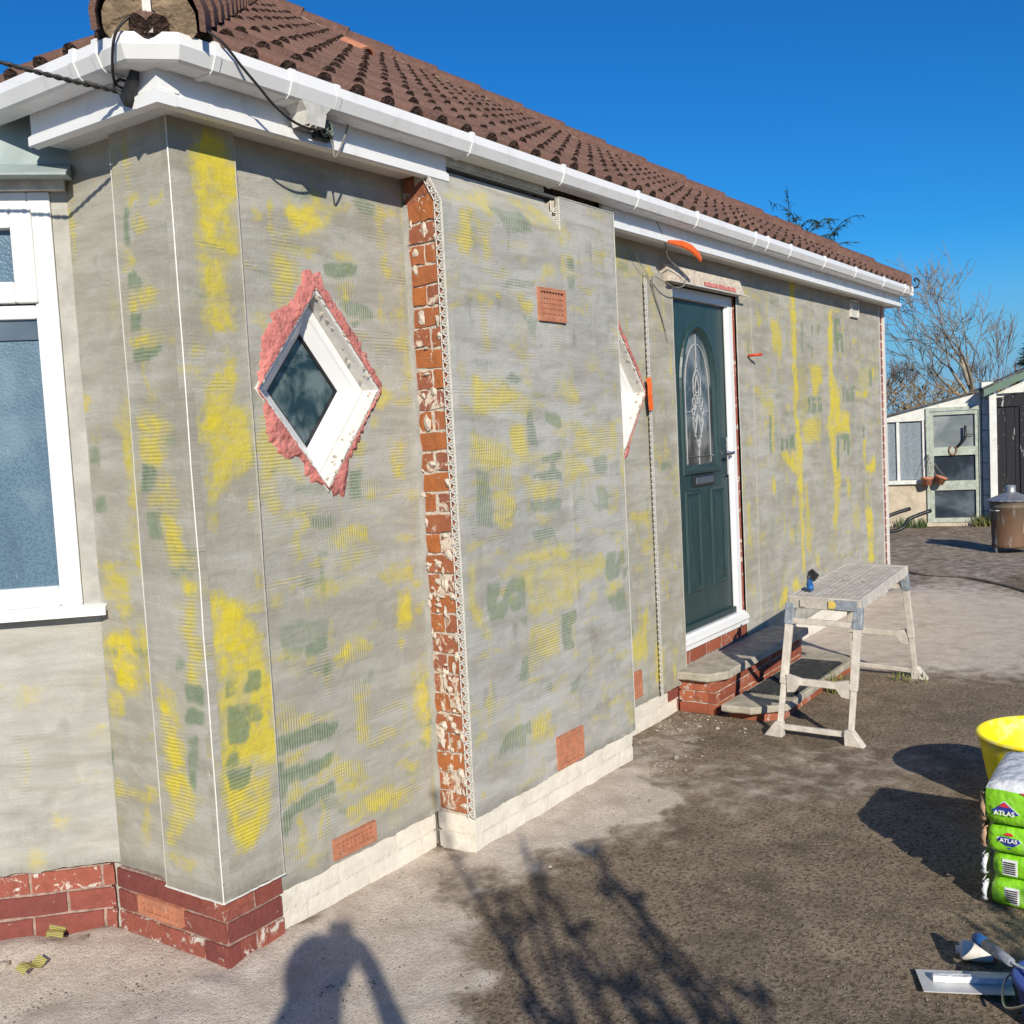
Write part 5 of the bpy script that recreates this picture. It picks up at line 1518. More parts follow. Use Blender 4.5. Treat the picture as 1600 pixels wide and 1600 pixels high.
# ------------------------------------------------------------------ door steps
ST = thing('entrance_steps', 'two brick steps with grey concrete slabs below the green door', 'steps', (3.8, -.2, 0))
def slab(name, poly, z0, z1, seed):
    r = random.Random(seed); pts = []
    n = len(poly)
    for i in range(n):
        a, b = Vector(poly[i]), Vector(poly[(i + 1) % n]); k = max(2, int((b - a).length / .05))
        for j in range(k):
            p = a.lerp(b, j / k); pts.append((p.x + r.uniform(-.003, .003), p.y + r.uniform(-.003, .003)))
    mb = MB(); N = len(pts); cx_ = sum(p[0] for p in pts) / N; cy_ = sum(p[1] for p in pts) / N
    P = []
    for ins, z_ in ((.004, z0), (0, z0 + .006), (0, z1 - .008), (.008, z1)):
        for x, y in pts:
            l_ = math.hypot(cx_ - x, cy_ - y); P.append((x + (cx_ - x) / l_ * ins, y + (cy_ - y) / l_ * ins, z_ + r.uniform(-.0015, .0015)))
    F = [(i * N + k, i * N + (k + 1) % N, (i + 1) * N + (k + 1) % N, (i + 1) * N + k) for i in range(3) for k in range(N)] + [tuple(range(N)), tuple(range(3 * N, 4 * N))]
    mb.add(P, F); return part(name, mb, M['slab'], ST)
slab('slab', [(3.165, .018), (3.165, -.165), (3.275, -.240), (4.60, -.240), (4.60, .018)], .192, .236, 1)
slab('slab', [(3.125, -.262), (3.125, -.42), (3.27, -.575), (4.55, -.575), (4.55, -.262)], .052, .088, 2)
def step_bricks(a, b, z0, n, ch):
    a, b = Vector((*a, 0)), Vector((*b, 0)); d = (b - a); ln = d.length; d.normalize(); out = Vector((d.y, -d.x, 0)); rz = math.atan2(d.y, d.x)
    mb = MB(); mb.bar(a + d * .011 - out * .034 + Vector((0, 0, z0 + n * ch / 2)), b - d * .011 - out * .034 + Vector((0, 0, z0 + n * ch / 2)), .05, n * ch, (0, 0, 1))
    bed = part('riser', mb, M['mortar'], ST)
    for c_ in range(n):
        x = -(c_ % 2) * .112 - .02
        while x < ln - .01:
            x0, x1 = max(0, x), min(ln, x + .215)
            if x1 - x0 > .03:
                p = a + d * ((x0 + x1) / 2); o = brick_obj(bed, (p.x, p.y, z0 + (c_ + .5) * ch), rz, round(x1 - x0, 3), ch - .009, M['brick_step'], .002)
            x += .225
step_bricks((3.205, .022), (3.205, -.20), 0, 3, .0635); step_bricks((3.205, -.20), (4.58, -.20), 0, 3, .0635)
step_bricks((3.205, -.275), (3.205, -.47), -.012, 1, .063); step_bricks((3.205, -.47), (3.30, -.545), -.012, 1, .063); step_bricks((3.30, -.545), (4.52, -.545), -.012, 1, .063)
fl = MB(); fl.box((3.25, -.17, 0), (4.55, .02, .19)); fl.prism([(3.25, -.25), (3.25, -.46), (3.33, -.51), (4.48, -.51), (4.48, -.25)], lambda a_, b_, c_: (a_, b_, c_), 0, .052); part('step_core', fl, M['mortar_grey'], ST)
# ribbed rubber mat on the lower step
mt = thing('rubber_mat', 'black ribbed rubber mat lying on the lower door step', 'mat', (3.8, -.40, .088))
mb = MB(); mb.box((3.42, -.55, .0885), (4.30, -.285, .094)); part('base', mb, M['rubber'], mt)
mb = MB()
for i in range(40): mb.box((3.435 + i * .0217, -.54, .094), (3.445 + i * .0217, -.295, .101))
for j in range(10): mb.box((3.435, -.54 + j * .026, .0941), (4.29, -.531 + j * .026, .0985))
o = part('ribs', mb, M['rubber'], mt); o['kind'] = 'stuff'

# ------------------------------------------------------------------ folding work platform
HP = thing('work_platform', 'folding aluminium work platform splashed with cement in front of the steps', 'platform', (3.65, -.80, 0))
c0, c1, c2, c3 = Vector((3.10, -.66, .70)), Vector((3.06, -1.03, .70)), Vector((4.30, -.945, .70)), Vector((4.345, -.58, .70))
def dk(a, b, z_=0):   # a along 0..1, b across 0..1
    p = (c0.lerp(c3, a)).lerp(c1.lerp(c2, a), b); return Vector((p.x, p.y, p.z + z_))
def dbox(mb, a0, a1, b0, b1, z0, z1):
    P = [dk(a0, b0, z0), dk(a1, b0, z0), dk(a1, b1, z0), dk(a0, b1, z0), dk(a0, b0, z1), dk(a1, b0, z1), dk(a1, b1, z1), dk(a0, b1, z1)]
    mb.add(P, [(0, 3, 2, 1), (4, 5, 6, 7), (0, 1, 5, 4), (1, 2, 6, 5), (2, 3, 7, 6), (3, 0, 4, 7)])
bs = [(.02, .235), (.255, .485), (.515, .745), (.765, .98)]
for i, (b0, b1) in enumerate(bs):
    mb = MB()
    if i in (1, 2):
        hx0, hx1 = (.46, .54); hb = (b0 + .06, b1 - .09) if i == 1 else (b0 + .09, b1 - .06)
        dbox(mb, .03, hx0, b0, b1, -.012, 0); dbox(mb, hx1, .97, b0, b1, -.012, 0); dbox(mb, hx0, hx1, b0, hb[0], -.012, 0); dbox(mb, hx0, hx1, hb[1], b1, -.012, 0)
    else: dbox(mb, .03, .97, b0, b1, -.012, 0)
    part('deck_plank', mb, M['deck'], HP)
    for k in (.33, .66):
        mb = MB(); bb_ = b0 + (b1 - b0) * k
        if i in (1, 2):
            for a0_, a1_ in ((.04, .45), (.55, .96)): dbox(mb, a0_, a1_, bb_ - .008, bb_ + .008, .0, .0022)
        else: dbox(mb, .04, .96, bb_ - .008, bb_ + .008, .0, .0022)
        part('tread_rib', mb, M['deck'], HP)
mb = MB(); dbox(mb, .02, .98, 0.0, .03, -.055, .003); part('side_rail', mb, M['alu_dust'], HP, bevel=.003)
mb = MB(); dbox(mb, .02, .98, .97, 1.0, -.055, .003); part('side_rail', mb, M['alu_dust'], HP, bevel=.003)
mb = MB(); dbox(mb, .03, .97, .05, .95, -.045, -.03); part('deck_underside', mb, M['alu_dust'], HP)
for a0, a1 in ((-.006, .03), (.97, 1.006)):
    mb = MB(); dbox(mb, a0, a1, -.01, 1.01, -.060, .004); o = part('end_cap', mb, M['deck'], HP, bevel=.006)
mb = MB(); dbox(mb, -.012, -.0065, .66, .96, -.052, -.004); part('end_plate', mb, M['blue_plastic'], HP)
arrow = simple('yellow_sticker', (.75, .55, .12), .6, .1)
for b_ in (.22, .62):
    mb = MB(); P = [dk(-.0125, b_ - .05, -.012), dk(-.0125, b_ + .03, -.012), dk(-.0125, b_ + .06, -.03), dk(-.0125, b_ + .03, -.048), dk(-.0125, b_ - .05, -.048)]
    P += [p + Vector((.006, 0, 0)) for p in P]; mb.add(P, [(0, 1, 2, 3, 4), (9, 8, 7, 6, 5)] + [(i, i + 5, (i + 1) % 5 + 5, (i + 1) % 5) for i in range(5)]); part('sticker', mb, arrow if b_ > .5 else M['deck'], HP)
def trestle(tl, tr, fl_, fr_, sgn):
    tl, tr, fl_, fr_ = map(Vector, (tl, tr, fl_, fr_))
    for t_, f_ in ((tl, fl_), (tr, fr_)):
        m_ = t_.lerp(f_, .60); d = (f_ - t_).normalized()
        mb = MB(); mb.bar(t_, m_, .038, .026, (sgn, 0, .2)); part('leg', mb, M['alu_dust'], HP, bevel=.003)
        mb = MB(); mb.bar(m_ + d * .001, f_, .028, .018, (sgn, 0, .2)); part('leg_extension', mb, M['alu_dust'], HP, bevel=.002)
        mb = MB(); mb.bar(t_ + Vector((0, 0, .01)), t_.lerp(f_, .15), .046, .034, (sgn, 0, .2)); part('hinge', mb, M['blue_plastic'], HP, bevel=.005)
        out = (tl - tr).normalized() * (1 if t_ is tl else -1)
        mb = MB(); P = [f_ + out * .075, f_ - out * .024, f_ - out * .024 + Vector((0, 0, .075)), f_ + out * .016 + Vector((0, 0, .075))]
        sx = Vector((sgn * .026, 0, 0)); Q = [p - sx for p in P] + [p + sx for p in P]
        mb.add(Q, [(0, 1, 2, 3), (7, 6, 5, 4), (0, 4, 5, 1), (1, 5, 6, 2), (2, 6, 7, 3), (3, 7, 4, 0)]); part('foot', mb, M['alu_dust'], HP, bevel=.004)
    for k, w in ((.12, .028), (.575, .034), (.925, .026)):
        mb = MB(); mb.bar(tl.lerp(fl_, k), tr.lerp(fr_, k), .024, w, (0, 0, 1)); part('rung', mb, M['alu_dust'], HP, bevel=.003)
    for t_, f_ in ((tl, fl_), (tr, fr_)):
        p = t_.lerp(f_, .60); inn = ((tl + tr) / 2 - t_); inn.z = 0; inn.normalize()
        mb = MB(); P = [p + inn * .02 + Vector((0, 0, .05)), p + inn * .09 + Vector((0, 0, .035)), p + inn * .085 + Vector((0, 0, .0)), p + inn * .06 + Vector((0, 0, -.035)), p + inn * .02 + Vector((0, 0, -.04))]
        mb.add([q - Vector((.014, 0, 0)) for q in P] + [q + Vector((.014, 0, 0)) for q in P], [(0, 1, 2, 3, 4), (9, 8, 7, 6, 5)] + [(i, i + 5, (i + 1) % 5 + 5, (i + 1) % 5) for i in range(5)]); part('gusset', mb, M['alu_dust'], HP)
trestle((3.105, -.668, .655), (3.07, -1.018, .655), (2.995, -.625, 0), (2.985, -.985, 0), 1)
trestle((4.315, -.595, .655), (4.28, -.93, .655), (4.50, -.555, 0), (4.44, -.945, 0), -1)
# trowel on the platform
t = thing('bucket_trowel', 'small trowel with a blue handle standing on the work platform', 'trowel', (3.30, -.72, .70))
mb = MB(); mb.tube([(3.22, -.735, .722), (3.25, -.72, .725), (3.30, -.70, .735), (3.345, -.685, .748)], [.014, .018, .017, .012], 9); part('handle', mb, M['blue_paint'], t, True)
mb = MB(); mb.tube([(3.345, -.685, .748), (3.375, -.675, .758)], .006, 6); part('tang', mb, M['steel'], t)
mb = MB(); P = [(3.36, -.705, .735), (3.39, -.655, .745), (3.44, -.645, .775), (3.43, -.67, .792), (3.39, -.72, .765)]
P = P + [(x + .004, y - .002, z_ + .002) for x, y, z_ in P]
mb.add(P, [(0, 1, 2, 3, 4), (9, 8, 7, 6, 5)] + [(i, i + 5, (i + 1) % 5 + 5, (i + 1) % 5) for i in range(5)]); part('blade', mb, simple('dark_blade', (.07, .07, .07), .5, .3, 30, .2, 60, .003, .6), t)

# ------------------------------------------------------------------ stack of bags
def text_mesh(txt, size, ext=.0006):
    cu = bpy.data.curves.new('txt', 'FONT'); cu.body = txt; cu.size = size; cu.extrude = ext; cu.align_x = 'CENTER'; cu.align_y = 'CENTER'; cu.resolution_u = 3
    cu.offset = size * .02
    o = bpy.data.objects.new('txt', cu); COL.objects.link(o)
    dg = bpy.context.evaluated_depsgraph_get(); me = bpy.data.meshes.new_from_object(o.evaluated_get(dg)); bpy.data.objects.remove(o); return me
GREENBAG = simple('lime_green_plastic_sack', (.24, .58, .02), .35, .10, 8, .55, 22, .025, spec=.5, dirt=(.45, .52, .32), dirtamt=.7, dscale=11)
WHITEBAG = simple('white_plastic_sack', (.70, .72, .74), .4, .06, 10, .55, 22, .025, spec=.5, dirt=(.5, .48, .44), dirtamt=.5, dscale=9)
BLUEINK = simple('blue_ink', (.03, .05, .30), .45, .05); REDINK = simple('red_ink', (.62, .03, .05), .45, .05); WHITEINK = simple('white_ink', (.8, .8, .8), .5, .02); BLACKINK = simple('black_ink', (.03, .03, .03), .5, .05)
PAPER = simple('brown_paper', (.42, .27, .17), .8, .2, 30, .4, 50, .006)
BX0, BX1, BY0, BY1 = 1.515, 1.90, -1.862, -2.45
def bag(z0, z1, label, seed, top_white=False, dx=0, dy=0):
    t = thing('sack', label, 'sack', ((BX0 + BX1) / 2, (BY0 + BY1) / 2, z0), 'sacks stacked on the tarmac')
    r = random.Random(seed); NX, NY, NZ = 14, 22, 7; mb = MB()
    cx_, cy_, cz_ = (BX0 + BX1) / 2 + dx, (BY0 + BY1) / 2 + dy, (z0 + z1) / 2; hx, hy, hz = (BX1 - BX0) / 2, (BY0 - BY1) / 2, (z1 - z0) / 2
    idx = {}; P = []; F = []
    def vert(a, b, c_):
        k = (round(a, 4), round(b, 4), round(c_, 4))
        if k not in idx:
            x, y, z_ = a, b, c_
            e = .30
            # rounded sides, pillow top
            sx = (1 - .045 * abs(z_) ** 4) ; q = max(abs(x), abs(y))
            zz = z_ * (1 - .16 * q ** 12)
            px = cx_ + x * hx * sx * (1 - .04 * abs(y) ** 6); py = cy_ + y * hy * sx * (1 - .03 * abs(x) ** 6); pz = cz_ + zz * hz
            w = nz(px * 9 + seed, py * 9, pz * 18) * .006 + nz(px * 26, py * 34 + seed, pz * 60) * .0022
            px += w; py += w * .5; pz += w * (.6 if z_ > -.9 else 0)
            idx[k] = len(P); P.append((px, py, max(pz, z0)))
        return idx[k]
    L = lambda n: [-1 + 2 * i / n for i in range(n + 1)]
    for (U_, V_, fn_) in ((L(NX), L(NY), lambda u, v: [(u, v, 1), (u, v, -1)]), (L(NX), L(NZ), lambda u, v: [(u, 1, v), (u, -1, v)]), (L(NY), L(NZ), lambda u, v: [(1, u, v), (-1, u, v)])):
        for i in range(len(U_) - 1):
            for j in range(len(V_) - 1):
                for s_ in (0, 1):
                    F.append(tuple(vert(*fn_(U_[a], V_[b])[s_]) for a, b in ((i, j), (i + 1, j), (i + 1, j + 1), (i, j + 1))))
    mb.add(P, F); o = part('sack_body', mb, GREENBAG, t, True)
    if top_white:
        o.data.materials.append(WHITEBAG)
        for p in o.data.polygons:
            c_ = p.center
            if c_.z > z0 + (z1 - z0) * .80: p.material_index = 1
    return t, o
def snap_mesh(target, pts, off=.0022):
    """lay points (y,z) on the -X face of a sack"""
    out = []
    vs_ = [v.co for v in target.data.vertices if v.co.x < BX0 + .08]
    for y, z_ in pts:
        ds = sorted(((v.y - y) ** 2 + (v.z - z_) ** 2, v.x) for v in vs_)[:4]; w = [1 / (d + 1e-6) for d, _ in ds]
        out.append((sum(a * x for a, (_, x) in zip(w, ds)) / sum(w) - off, y, z_))
    return out
def flat_on(name, parent, target, poly, mat, off):
    mb = MB(); q = snap_mesh(target, poly, off); n = len(q); mb.add(q + [(x + .0015, y, z_) for x, y, z_ in q], [tuple(range(n)), tuple(range(2 * n - 1, n - 1, -1))] + [(i, i + n, (i + 1) % n + n, (i + 1) % n) for i in range(n)])
    return part(name, mb, mat, parent)
def logo(t, o, y, z_, k, txt_mat):
    flat_on('logo_border', t, o, [(y - k * 1.12, z_), (y, z_ - k * .98), (y + k * 1.12, z_), (y, z_ + k * .98)], WHITEINK, .0030)
    flat_on('logo', t, o, [(y - k * 1.04, z_), (y, z_ - k * .9), (y + k * 1.04, z_), (y, z_ + k * .9)], BLUEINK, .0042)
    flat_on('logo_top', t, o, [(y - k * .42, z_ + k * .50), (y + k * .42, z_ + k * .50), (y, z_ + k * .86)], REDINK, .0054)
    me = text_mesh('ATLAS', k * .52); me.materials.append(txt_mat); x = min(p_[0] for p_ in snap_mesh(o, [(y + a_ * k, z_) for a_ in (-.8, -.4, 0, .4, .8)], .0062))
    ob = link('lettering', me, t); ob.location = (x, y, z_ + k * .02); ob.rotation_euler = (math.pi / 2, 0, -math.pi / 2)
t1, o1 = bag(.0, .095, 'lowest green sack of the stack at the right edge, with a barcode label', 1)
t2, o2 = bag(.093, .178, 'second green sack from the ground with a barcode label', 2, dx=.004, dy=-.006)
t3, o3 = bag(.176, .272, 'third green sack from the ground with a bright blue diamond logo', 3, dx=-.006, dy=.006)
t4, o4 = bag(.268, .415, 'topmost sack of the stack, green with a white top and red mark', 4, True, dx=-.012, dy=.012)
logo(t3, o3, -1.925, .228, .034, WHITEINK); logo(t4, o4, -1.915, .318, .040, WHITEINK)
flat_on('red_mark', t4, o4, [(-2.06, .398), (-1.96, .388), (-2.06, .350)], REDINK, .006)
for tt, oo, yy, zz in ((t1, o1, -1.930, .045), (t2, o2, -1.925, .135)):
    flat_on('label', tt, oo, [(yy - .022, zz - .026), (yy + .022, zz - .026), (yy + .022, zz + .026), (yy - .022, zz + .026)], WHITEINK, .004)
    for k in range(6): flat_on('label_line', tt, oo, [(yy - .017, zz - .020 + k * .007), (yy + .017, zz - .020 + k * .007), (yy + .017, zz - .0165 + k * .007), (yy - .017, zz - .0165 + k * .007)], BLACKINK, .0055)
for tt, zc, hh, mt_ in ((t4, .325, .050, PAPER), (t3, .225, .036, PAPER), (t2, .135, .034, WHITEBAG), (t1, .048, .036, WHITEBAG)):
    mb = MB(); P = []
    for i in range(9):
        a = math.pi * (-.5 + i / 8); P += [(BX0 + .01 + .02 * math.cos(i), BY0 + .004, zc + hh * math.sin(a)), (BX0 + .004 + .006 * math.cos(i * 2.1), BY0 + .016 + .004 * math.cos(i * 3.3), zc + hh * math.sin(a) * .95), (BX0 + .10, BY0 + .012, zc + hh * math.sin(a) * .9)]
    mb.add(P, [(3 * i + k, 3 * i + 3 + k, 3 * i + 4 + k, 3 * i + 1 + k) for i in range(8) for k in (0, 1)]); o = part('sack_end', mb, mt_, tt, True)
    m_ = o.modifiers.new('solid', 'SOLIDIFY'); m_.thickness = .003

# ------------------------------------------------------------------ yellow tub
t = thing('flexible_tub', 'bright yellow rubber tub standing behind the sacks', 'tub', (2.52, -1.88, 0))
mb = MB(); wb = lambda a, z_: .012 * z_ / .3 * math.cos(2 * a + .6)
mb.lathe([(0, .0), (.165, .0), (.175, .01), (.20, .12), (.226, .25), (.234, .285), (.240, .288), (.243, .296), (.238, .302), (.230, .300), (.224, .285), (.214, .25), (.186, .10), (.165, .02), (0, .02)], 48, (2.52, -1.88, 0), wob=wb)
o = part('tub_body', mb, M['yellow_tub'], t, True)
for ang in (RAD(200), RAD(20)):
    mb = MB(); P = []
    for i in range(11):
        a = ang - .45 + .9 * i / 10; h = .288 - .035 * math.sin(math.pi * i / 10) ** .7; rr = .242 + wb(a, .3) + .004 + .022 * math.sin(math.pi * i / 10)
        P.append((2.52 + rr * math.cos(a), -1.88 + rr * math.sin(a), h))
    mb.tube(spline(P, 2), .011, 8); part('handle', mb, M['yellow_tub'], t, True)
mb = MB(); mb.lathe([(0, .03), (.17, .03), (.185, .10)], 32, (2.52, -1.88, 0)); part('residue', mb, M['mortar'], t, True)

# ------------------------------------------------------------------ hand tools in the corner
mb = MB(); q = [Vector((.977, -1.764, .012)), Vector((.87, -1.812, .012)), Vector((.962, -2.025, .014)), Vector((1.075, -1.99, .014))]
t = thing('skimming_blade', 'white plastering blade lying on the tarmac at the bottom right', 'plastering tool', (.96, -1.95, .0))
mb.add(q + [p + Vector((0, 0, .003)) for p in q], [(0, 3, 2, 1), (4, 5, 6, 7), (0, 1, 5, 4), (1, 2, 6, 5), (2, 3, 7, 6), (3, 0, 4, 7)]); part('blade', mb, simple('pale_steel', (.62, .62, .60), .5, .08, 20, .1, 60, .002, .3, dirt=(.5, .46, .38), dirtamt=.5), t)
a = (q[0] + q[1]) / 2; b = (q[2] + q[3]) / 2; mb = MB(); mb.bar(a.lerp(b, .14) + Vector((0, 0, .012)), b + Vector((0, 0, .012)), .022, .018); part('spine', mb, WHITEBAG, t, bevel=.003)
t = thing('sealant_bottle', 'white and red pointed plastic bottle lying beside the plastering blade', 'bottle', (1.135, -1.90, .0))
ax = Vector((1.155, -1.975, .028)) - Vector((1.125, -1.862, .028)); ax.normalize(); p0 = Vector((1.122, -1.855, .030))
mb = MB(); mb.tube([p0 + ax * s_ for s_ in (-.012, -.002, 0, .008, .05, .085)], [.011, .011, .026, .0285, .0285, .0275], 14); part('bottle_body', mb, simple('smeared_white_bottle', (.66, .62, .56), .6, .12, 20, .3, 60, .003, dirt=(.6, .2, .15), dirtamt=.9, dscale=22), t, True)
mb = MB(); mb.tube([p0 + ax * s_ for s_ in (.0855, .10, .118)], [.0272, .018, .004], 14); part('nozzle', mb, simple('red_nozzle', (.6, .18, .12), .6, .15), t, True)
BK = Vector((.905, -2.165, 0)); t = thing('mixing_bucket', 'blue mixing bucket with dried plaster at the right edge, only its side showing', 'bucket', BK)
mb = MB(); mb.lathe([(0, 0), (.105, 0), (.112, .01), (.130, .105), (.138, .110), (.138, .118), (.130, .118), (.124, .105), (.105, .02), (0, .02)], 36, BK); part('bucket_body', mb, simple('splashed_blue_plastic', (.035, .06, .22), .5, .15, 14, .2, 60, .003, dirt=(.42, .43, .48), dirtamt=.85, dscale=7), t, True)
mb = MB(); mb.tube(spline([BK + Vector((.1, .09, .105)), BK + Vector((.06, .16, .06)), BK + Vector((-.06, .145, .04)), BK + Vector((-.115, .07, .10))], 6), .003, 6); part('bail_handle', mb, M['steel'], t, True)
t = thing('brush_handle', 'blue and white tool handle resting on the rim of the blue bucket', 'tool handle', (1.03, -1.97, .15))
h0, h1 = Vector((1.105, -1.902, .085)), Vector((.905, -2.025, .135))
mb = MB(); mb.tube([h0, h0.lerp(h1, .04), h0.lerp(h1, .32)], [.012, .017, .017], 10); part('grip_end', mb, M['blue_paint'], t, True)
mb = MB(); mb.tube([h0.lerp(h1, .321), h0.lerp(h1, .7), h1], [.017, .015, .012], 10); part('grip', mb, M['blue_plastic'], t, True)
mb = MB(); mb.tube([h1, h1.lerp(BK + Vector((.0, -.02, .08)), .6), BK + Vector((.02, -.03, .04))], .005, 6); part('shank', mb, M['steel'], t)
# ------------------------------------------------------------------ lean-to greenhouse beyond the yard
G0 = Vector((13.4, .86, 0)); gd = Vector((.24, -.97, 0)).normalized(); gn = Vector((gd.y, -gd.x, 0))    # gn faces the camera
def gp(a, z_, o=0): return tuple(G0 + gd * (a * .8816 - .153) + gn * o + Vector((0, 0, z_)))
def gbox(mb, a0, a1, z0, z1, o0, o1): return mb.prism([(a0, z0), (a1, z0), (a1, z1), (a0, z1)], gp, o0, o1) if False else mb.prism([(a0, z0), (a1, z0), (a1, z1), (a0, z1)], lambda a, z_, o: gp(a, z_, o), o0, o1)
PEELW = simple('flaking_white_paint', (.70, .70, .66), .7, .08, 12, .3, 50, .004, dirt=(.38, .36, .30), dirtamt=.55, dscale=9)
SAGE = simple('flaking_sage_paint', (.40, .44, .38), .8, .15, 14, .5, 60, .006, dirt=(.24, .20, .15), dirtamt=.7, dscale=12)
CREAM = simple('cream_rendered_wall', (.52, .44, .33), .9, .15, 6, .5, 40, .01, dirt=(.25, .2, .13), dirtamt=.6, dscale=4)
FELT = simple('grey_roof_felt', (.12, .115, .11), .95, .2, 20, .5, 60, .01)
gh = thing('greenhouse', 'white lean-to greenhouse with a sage green glazed door beyond the yard', 'greenhouse', tuple(G0))
mb = MB(); gbox(mb, -2.6, .03, -.02, .60, -.15, 0); part('low_wall', mb, CREAM, gh)
mb = MB(); gbox(mb, -2.6, .02, .60, .655, -.12, .05); part('window_ledge', mb, PEELW, gh)
mb = MB(); mb.prism([(-2.6, 1.50), (.80, 1.50), (.80, 1.66), (.80, 1.855), (-2.6, 1.19 + .0)], gp, -.10, .0) if False else mb.prism([(-.60, 1.485), (.03, 1.485), (.03, 1.655), (.80, 1.655), (.80, 1.845), (-.60, 1.555)], gp, -.08, .0); part('gable_board', mb, PEELW, gh)
mb = MB(); mb.prism([(-2.6, 1.10), (-.60, 1.485), (-.60, 1.555), (-2.6, 1.14)], gp, -.08, .0); part('gable_board', mb, PEELW, gh)
for a0 in (-1.6, -1.1, -.60, -.42, -.035):
    mb = MB(); gbox(mb, a0 - .022, a0 + .022, .655, 1.485 if a0 > -.7 else 1.2, -.06, -.012); part('mullion', mb, PEELW, gh)
DIAM = NT('patterned_glass'); p_ = DIAM.map(DIAM.obj(), (1, 1, 1)); 
v_ = DIAM.voro(p_, 40, rnd=.6); M['pattern_glass'] = DIAM.done(DIAM.mix(DIAM.ramp(v_, .15, .6), (.30, .335, .36), (.21, .245, .275)), .25, DIAM.bump(v_, .4, .01), spec=.6)
for a0, a1 in ((-1.58, -1.12), (-1.08, -.62), (-.578, -.442), (-.398, -.057)):
    mb = MB(); gbox(mb, a0, a1, .66, 1.48 if a0 > -.7 else 1.2, -.05, -.043); part('pane', mb, M['pattern_glass'], gh)
# door: frame, three panes, two rails
mb = MB(); gbox(mb, .0, .05, .02, 1.655, -.08, .03); gbox(mb, .765, .80, .02, 1.655, -.08, .03); gbox(mb, .05, .765, 1.605, 1.655, -.08, .03); part('door_frame', mb, SAGE, gh)
mb = MB(); gbox(mb, .052, .108, .05, 1.60, -.05, .012); gbox(mb, .712, .763, .05, 1.60, -.05, .012); gbox(mb, .108, .712, .05, .11, -.05, .012); gbox(mb, .108, .712, .50, .63, -.05, .012); gbox(mb, .108, .712, .985, 1.10, -.05, .012); gbox(mb, .108, .712, 1.55, 1.60, -.05, .012)
gdr = part('door', mb, SAGE, gh)
for z0, z1, m_ in ((.11, .50, M['glass_grey']), (.63, .985, M['glass_grey']), (1.10, 1.55, M['glass_pale'])):
    mb = MB(); gbox(mb, .108, .712, z0, z1, -.03, -.024); link('pane', mb.mesh('pane'), gdr, m_)
mb = MB(); gbox(mb, -.02, .82, -.02, .045, -.1, .06); part('threshold', mb, CREAM, gh)
mb = MB(); mb.prism([(-.64, 1.558), (.84, 1.865), (.84, 1.885), (-.64, 1.578)], gp, -2.6, .06); part('roof', mb, FELT, gh)
mb = MB(); mb.prism([(-2.6, 1.142), (-.64, 1.558), (-.64, 1.578), (-2.6, 1.162)], gp, -2.6, .06); part('roof', mb, FELT, gh)
mb = MB(); gbox(mb, -2.6, .8, 0, 1.15, -2.5, -2.45); part('back_wall', mb, CREAM, gh)
sh_ = MB(); gbox(sh_, .12, .70, 1.16, 1.18, -.5, -.2); gbox(sh_, .12, .70, .62, .64, -.5, -.2); part('shelf', sh_, PEELW, gh)
# block pillar between greenhouse and shed
pl_ = thing('block_pillar', 'white painted block pillar between greenhouse and shed', 'pillar', gp(.88, 0)); pl_['kind'] = 'thing'
for i in range(9):
    mb = MB(); gbox(mb, .815, .985, -.02 + i * .222, -.02 + i * .222 + .214, -.3, -.002 + .002 * (i % 2)); part('block', mb, PEELW, pl_, bevel=.006)
mb = MB(); gbox(mb, .82, .98, 0, 1.96, -.28, -.02); part('mortar_core', mb, M['mortar_grey'], pl_)
# hanging bits on the greenhouse
t = thing('horseshoe', 'rusty horseshoe nailed to the rail of the greenhouse door', 'horseshoe', gp(.386, 1.05, .02))
mb = MB(); mb.tube([gp(.386 + .055 * math.cos(a) * (1 if a < 1e9 else 1), 1.055 + .065 * math.sin(a), .022) for a in [RAD(120 + 300 * k / 14) for k in range(15)]], .011, 6); part('shoe', mb, simple('rusty_iron', (.24, .13, .07), .8, .3, 40), t)
t = thing('bent_pipe', 'black bent pipe fixed across the top pane of the greenhouse door', 'pipe', gp(.57, 1.3, .03))
mb = MB(); mb.tube([gp(.57, 1.39, .04), gp(.57, 1.23, .04), gp(.55, 1.19, .04), gp(.46, 1.10, .04)], .017, 8); mb.tube([gp(.57, 1.27, .04), gp(.70, 1.265, .02)], .006, 6); part('pipe_body', mb, M['black_plastic'], t, True)
for (a_, z_, tl, lab) in ((.0, .64, .0, 'terracotta hanging pot on wires at the left of the greenhouse door'), (.165, .655, -.35, 'tilted terracotta hanging pot in front of the greenhouse door pane')):
    t = thing('hanging_pot', lab, 'plant pot', gp(a_, z_ - .06, .12), 'terracotta hanging pots')
    c_ = Vector(gp(a_, z_ - .06, .12)); R_ = Matrix.Rotation(tl, 3, gn)
    mb = MB(); mb.lathe([(0, 0), (.055, 0), (.072, .085), (.085, .088), (.086, .118), (.076, .118), (.062, .03), (0, .03)], 18)
    mb.v = [tuple(R_ @ Vector(v) + c_) for v in mb.v]; part('pot', mb, M['terracotta'], t, True)
    mb = MB(); hk = Vector(gp(.02, 1.02, .06))
    for k in range(3):
        a2 = k * 2.09; mb.tube([R_ @ Vector((.08 * math.cos(a2), .08 * math.sin(a2), .115)) + c_, hk], .0025, 4)
    part('hanging_wire', mb, M['cable_grey'], t)

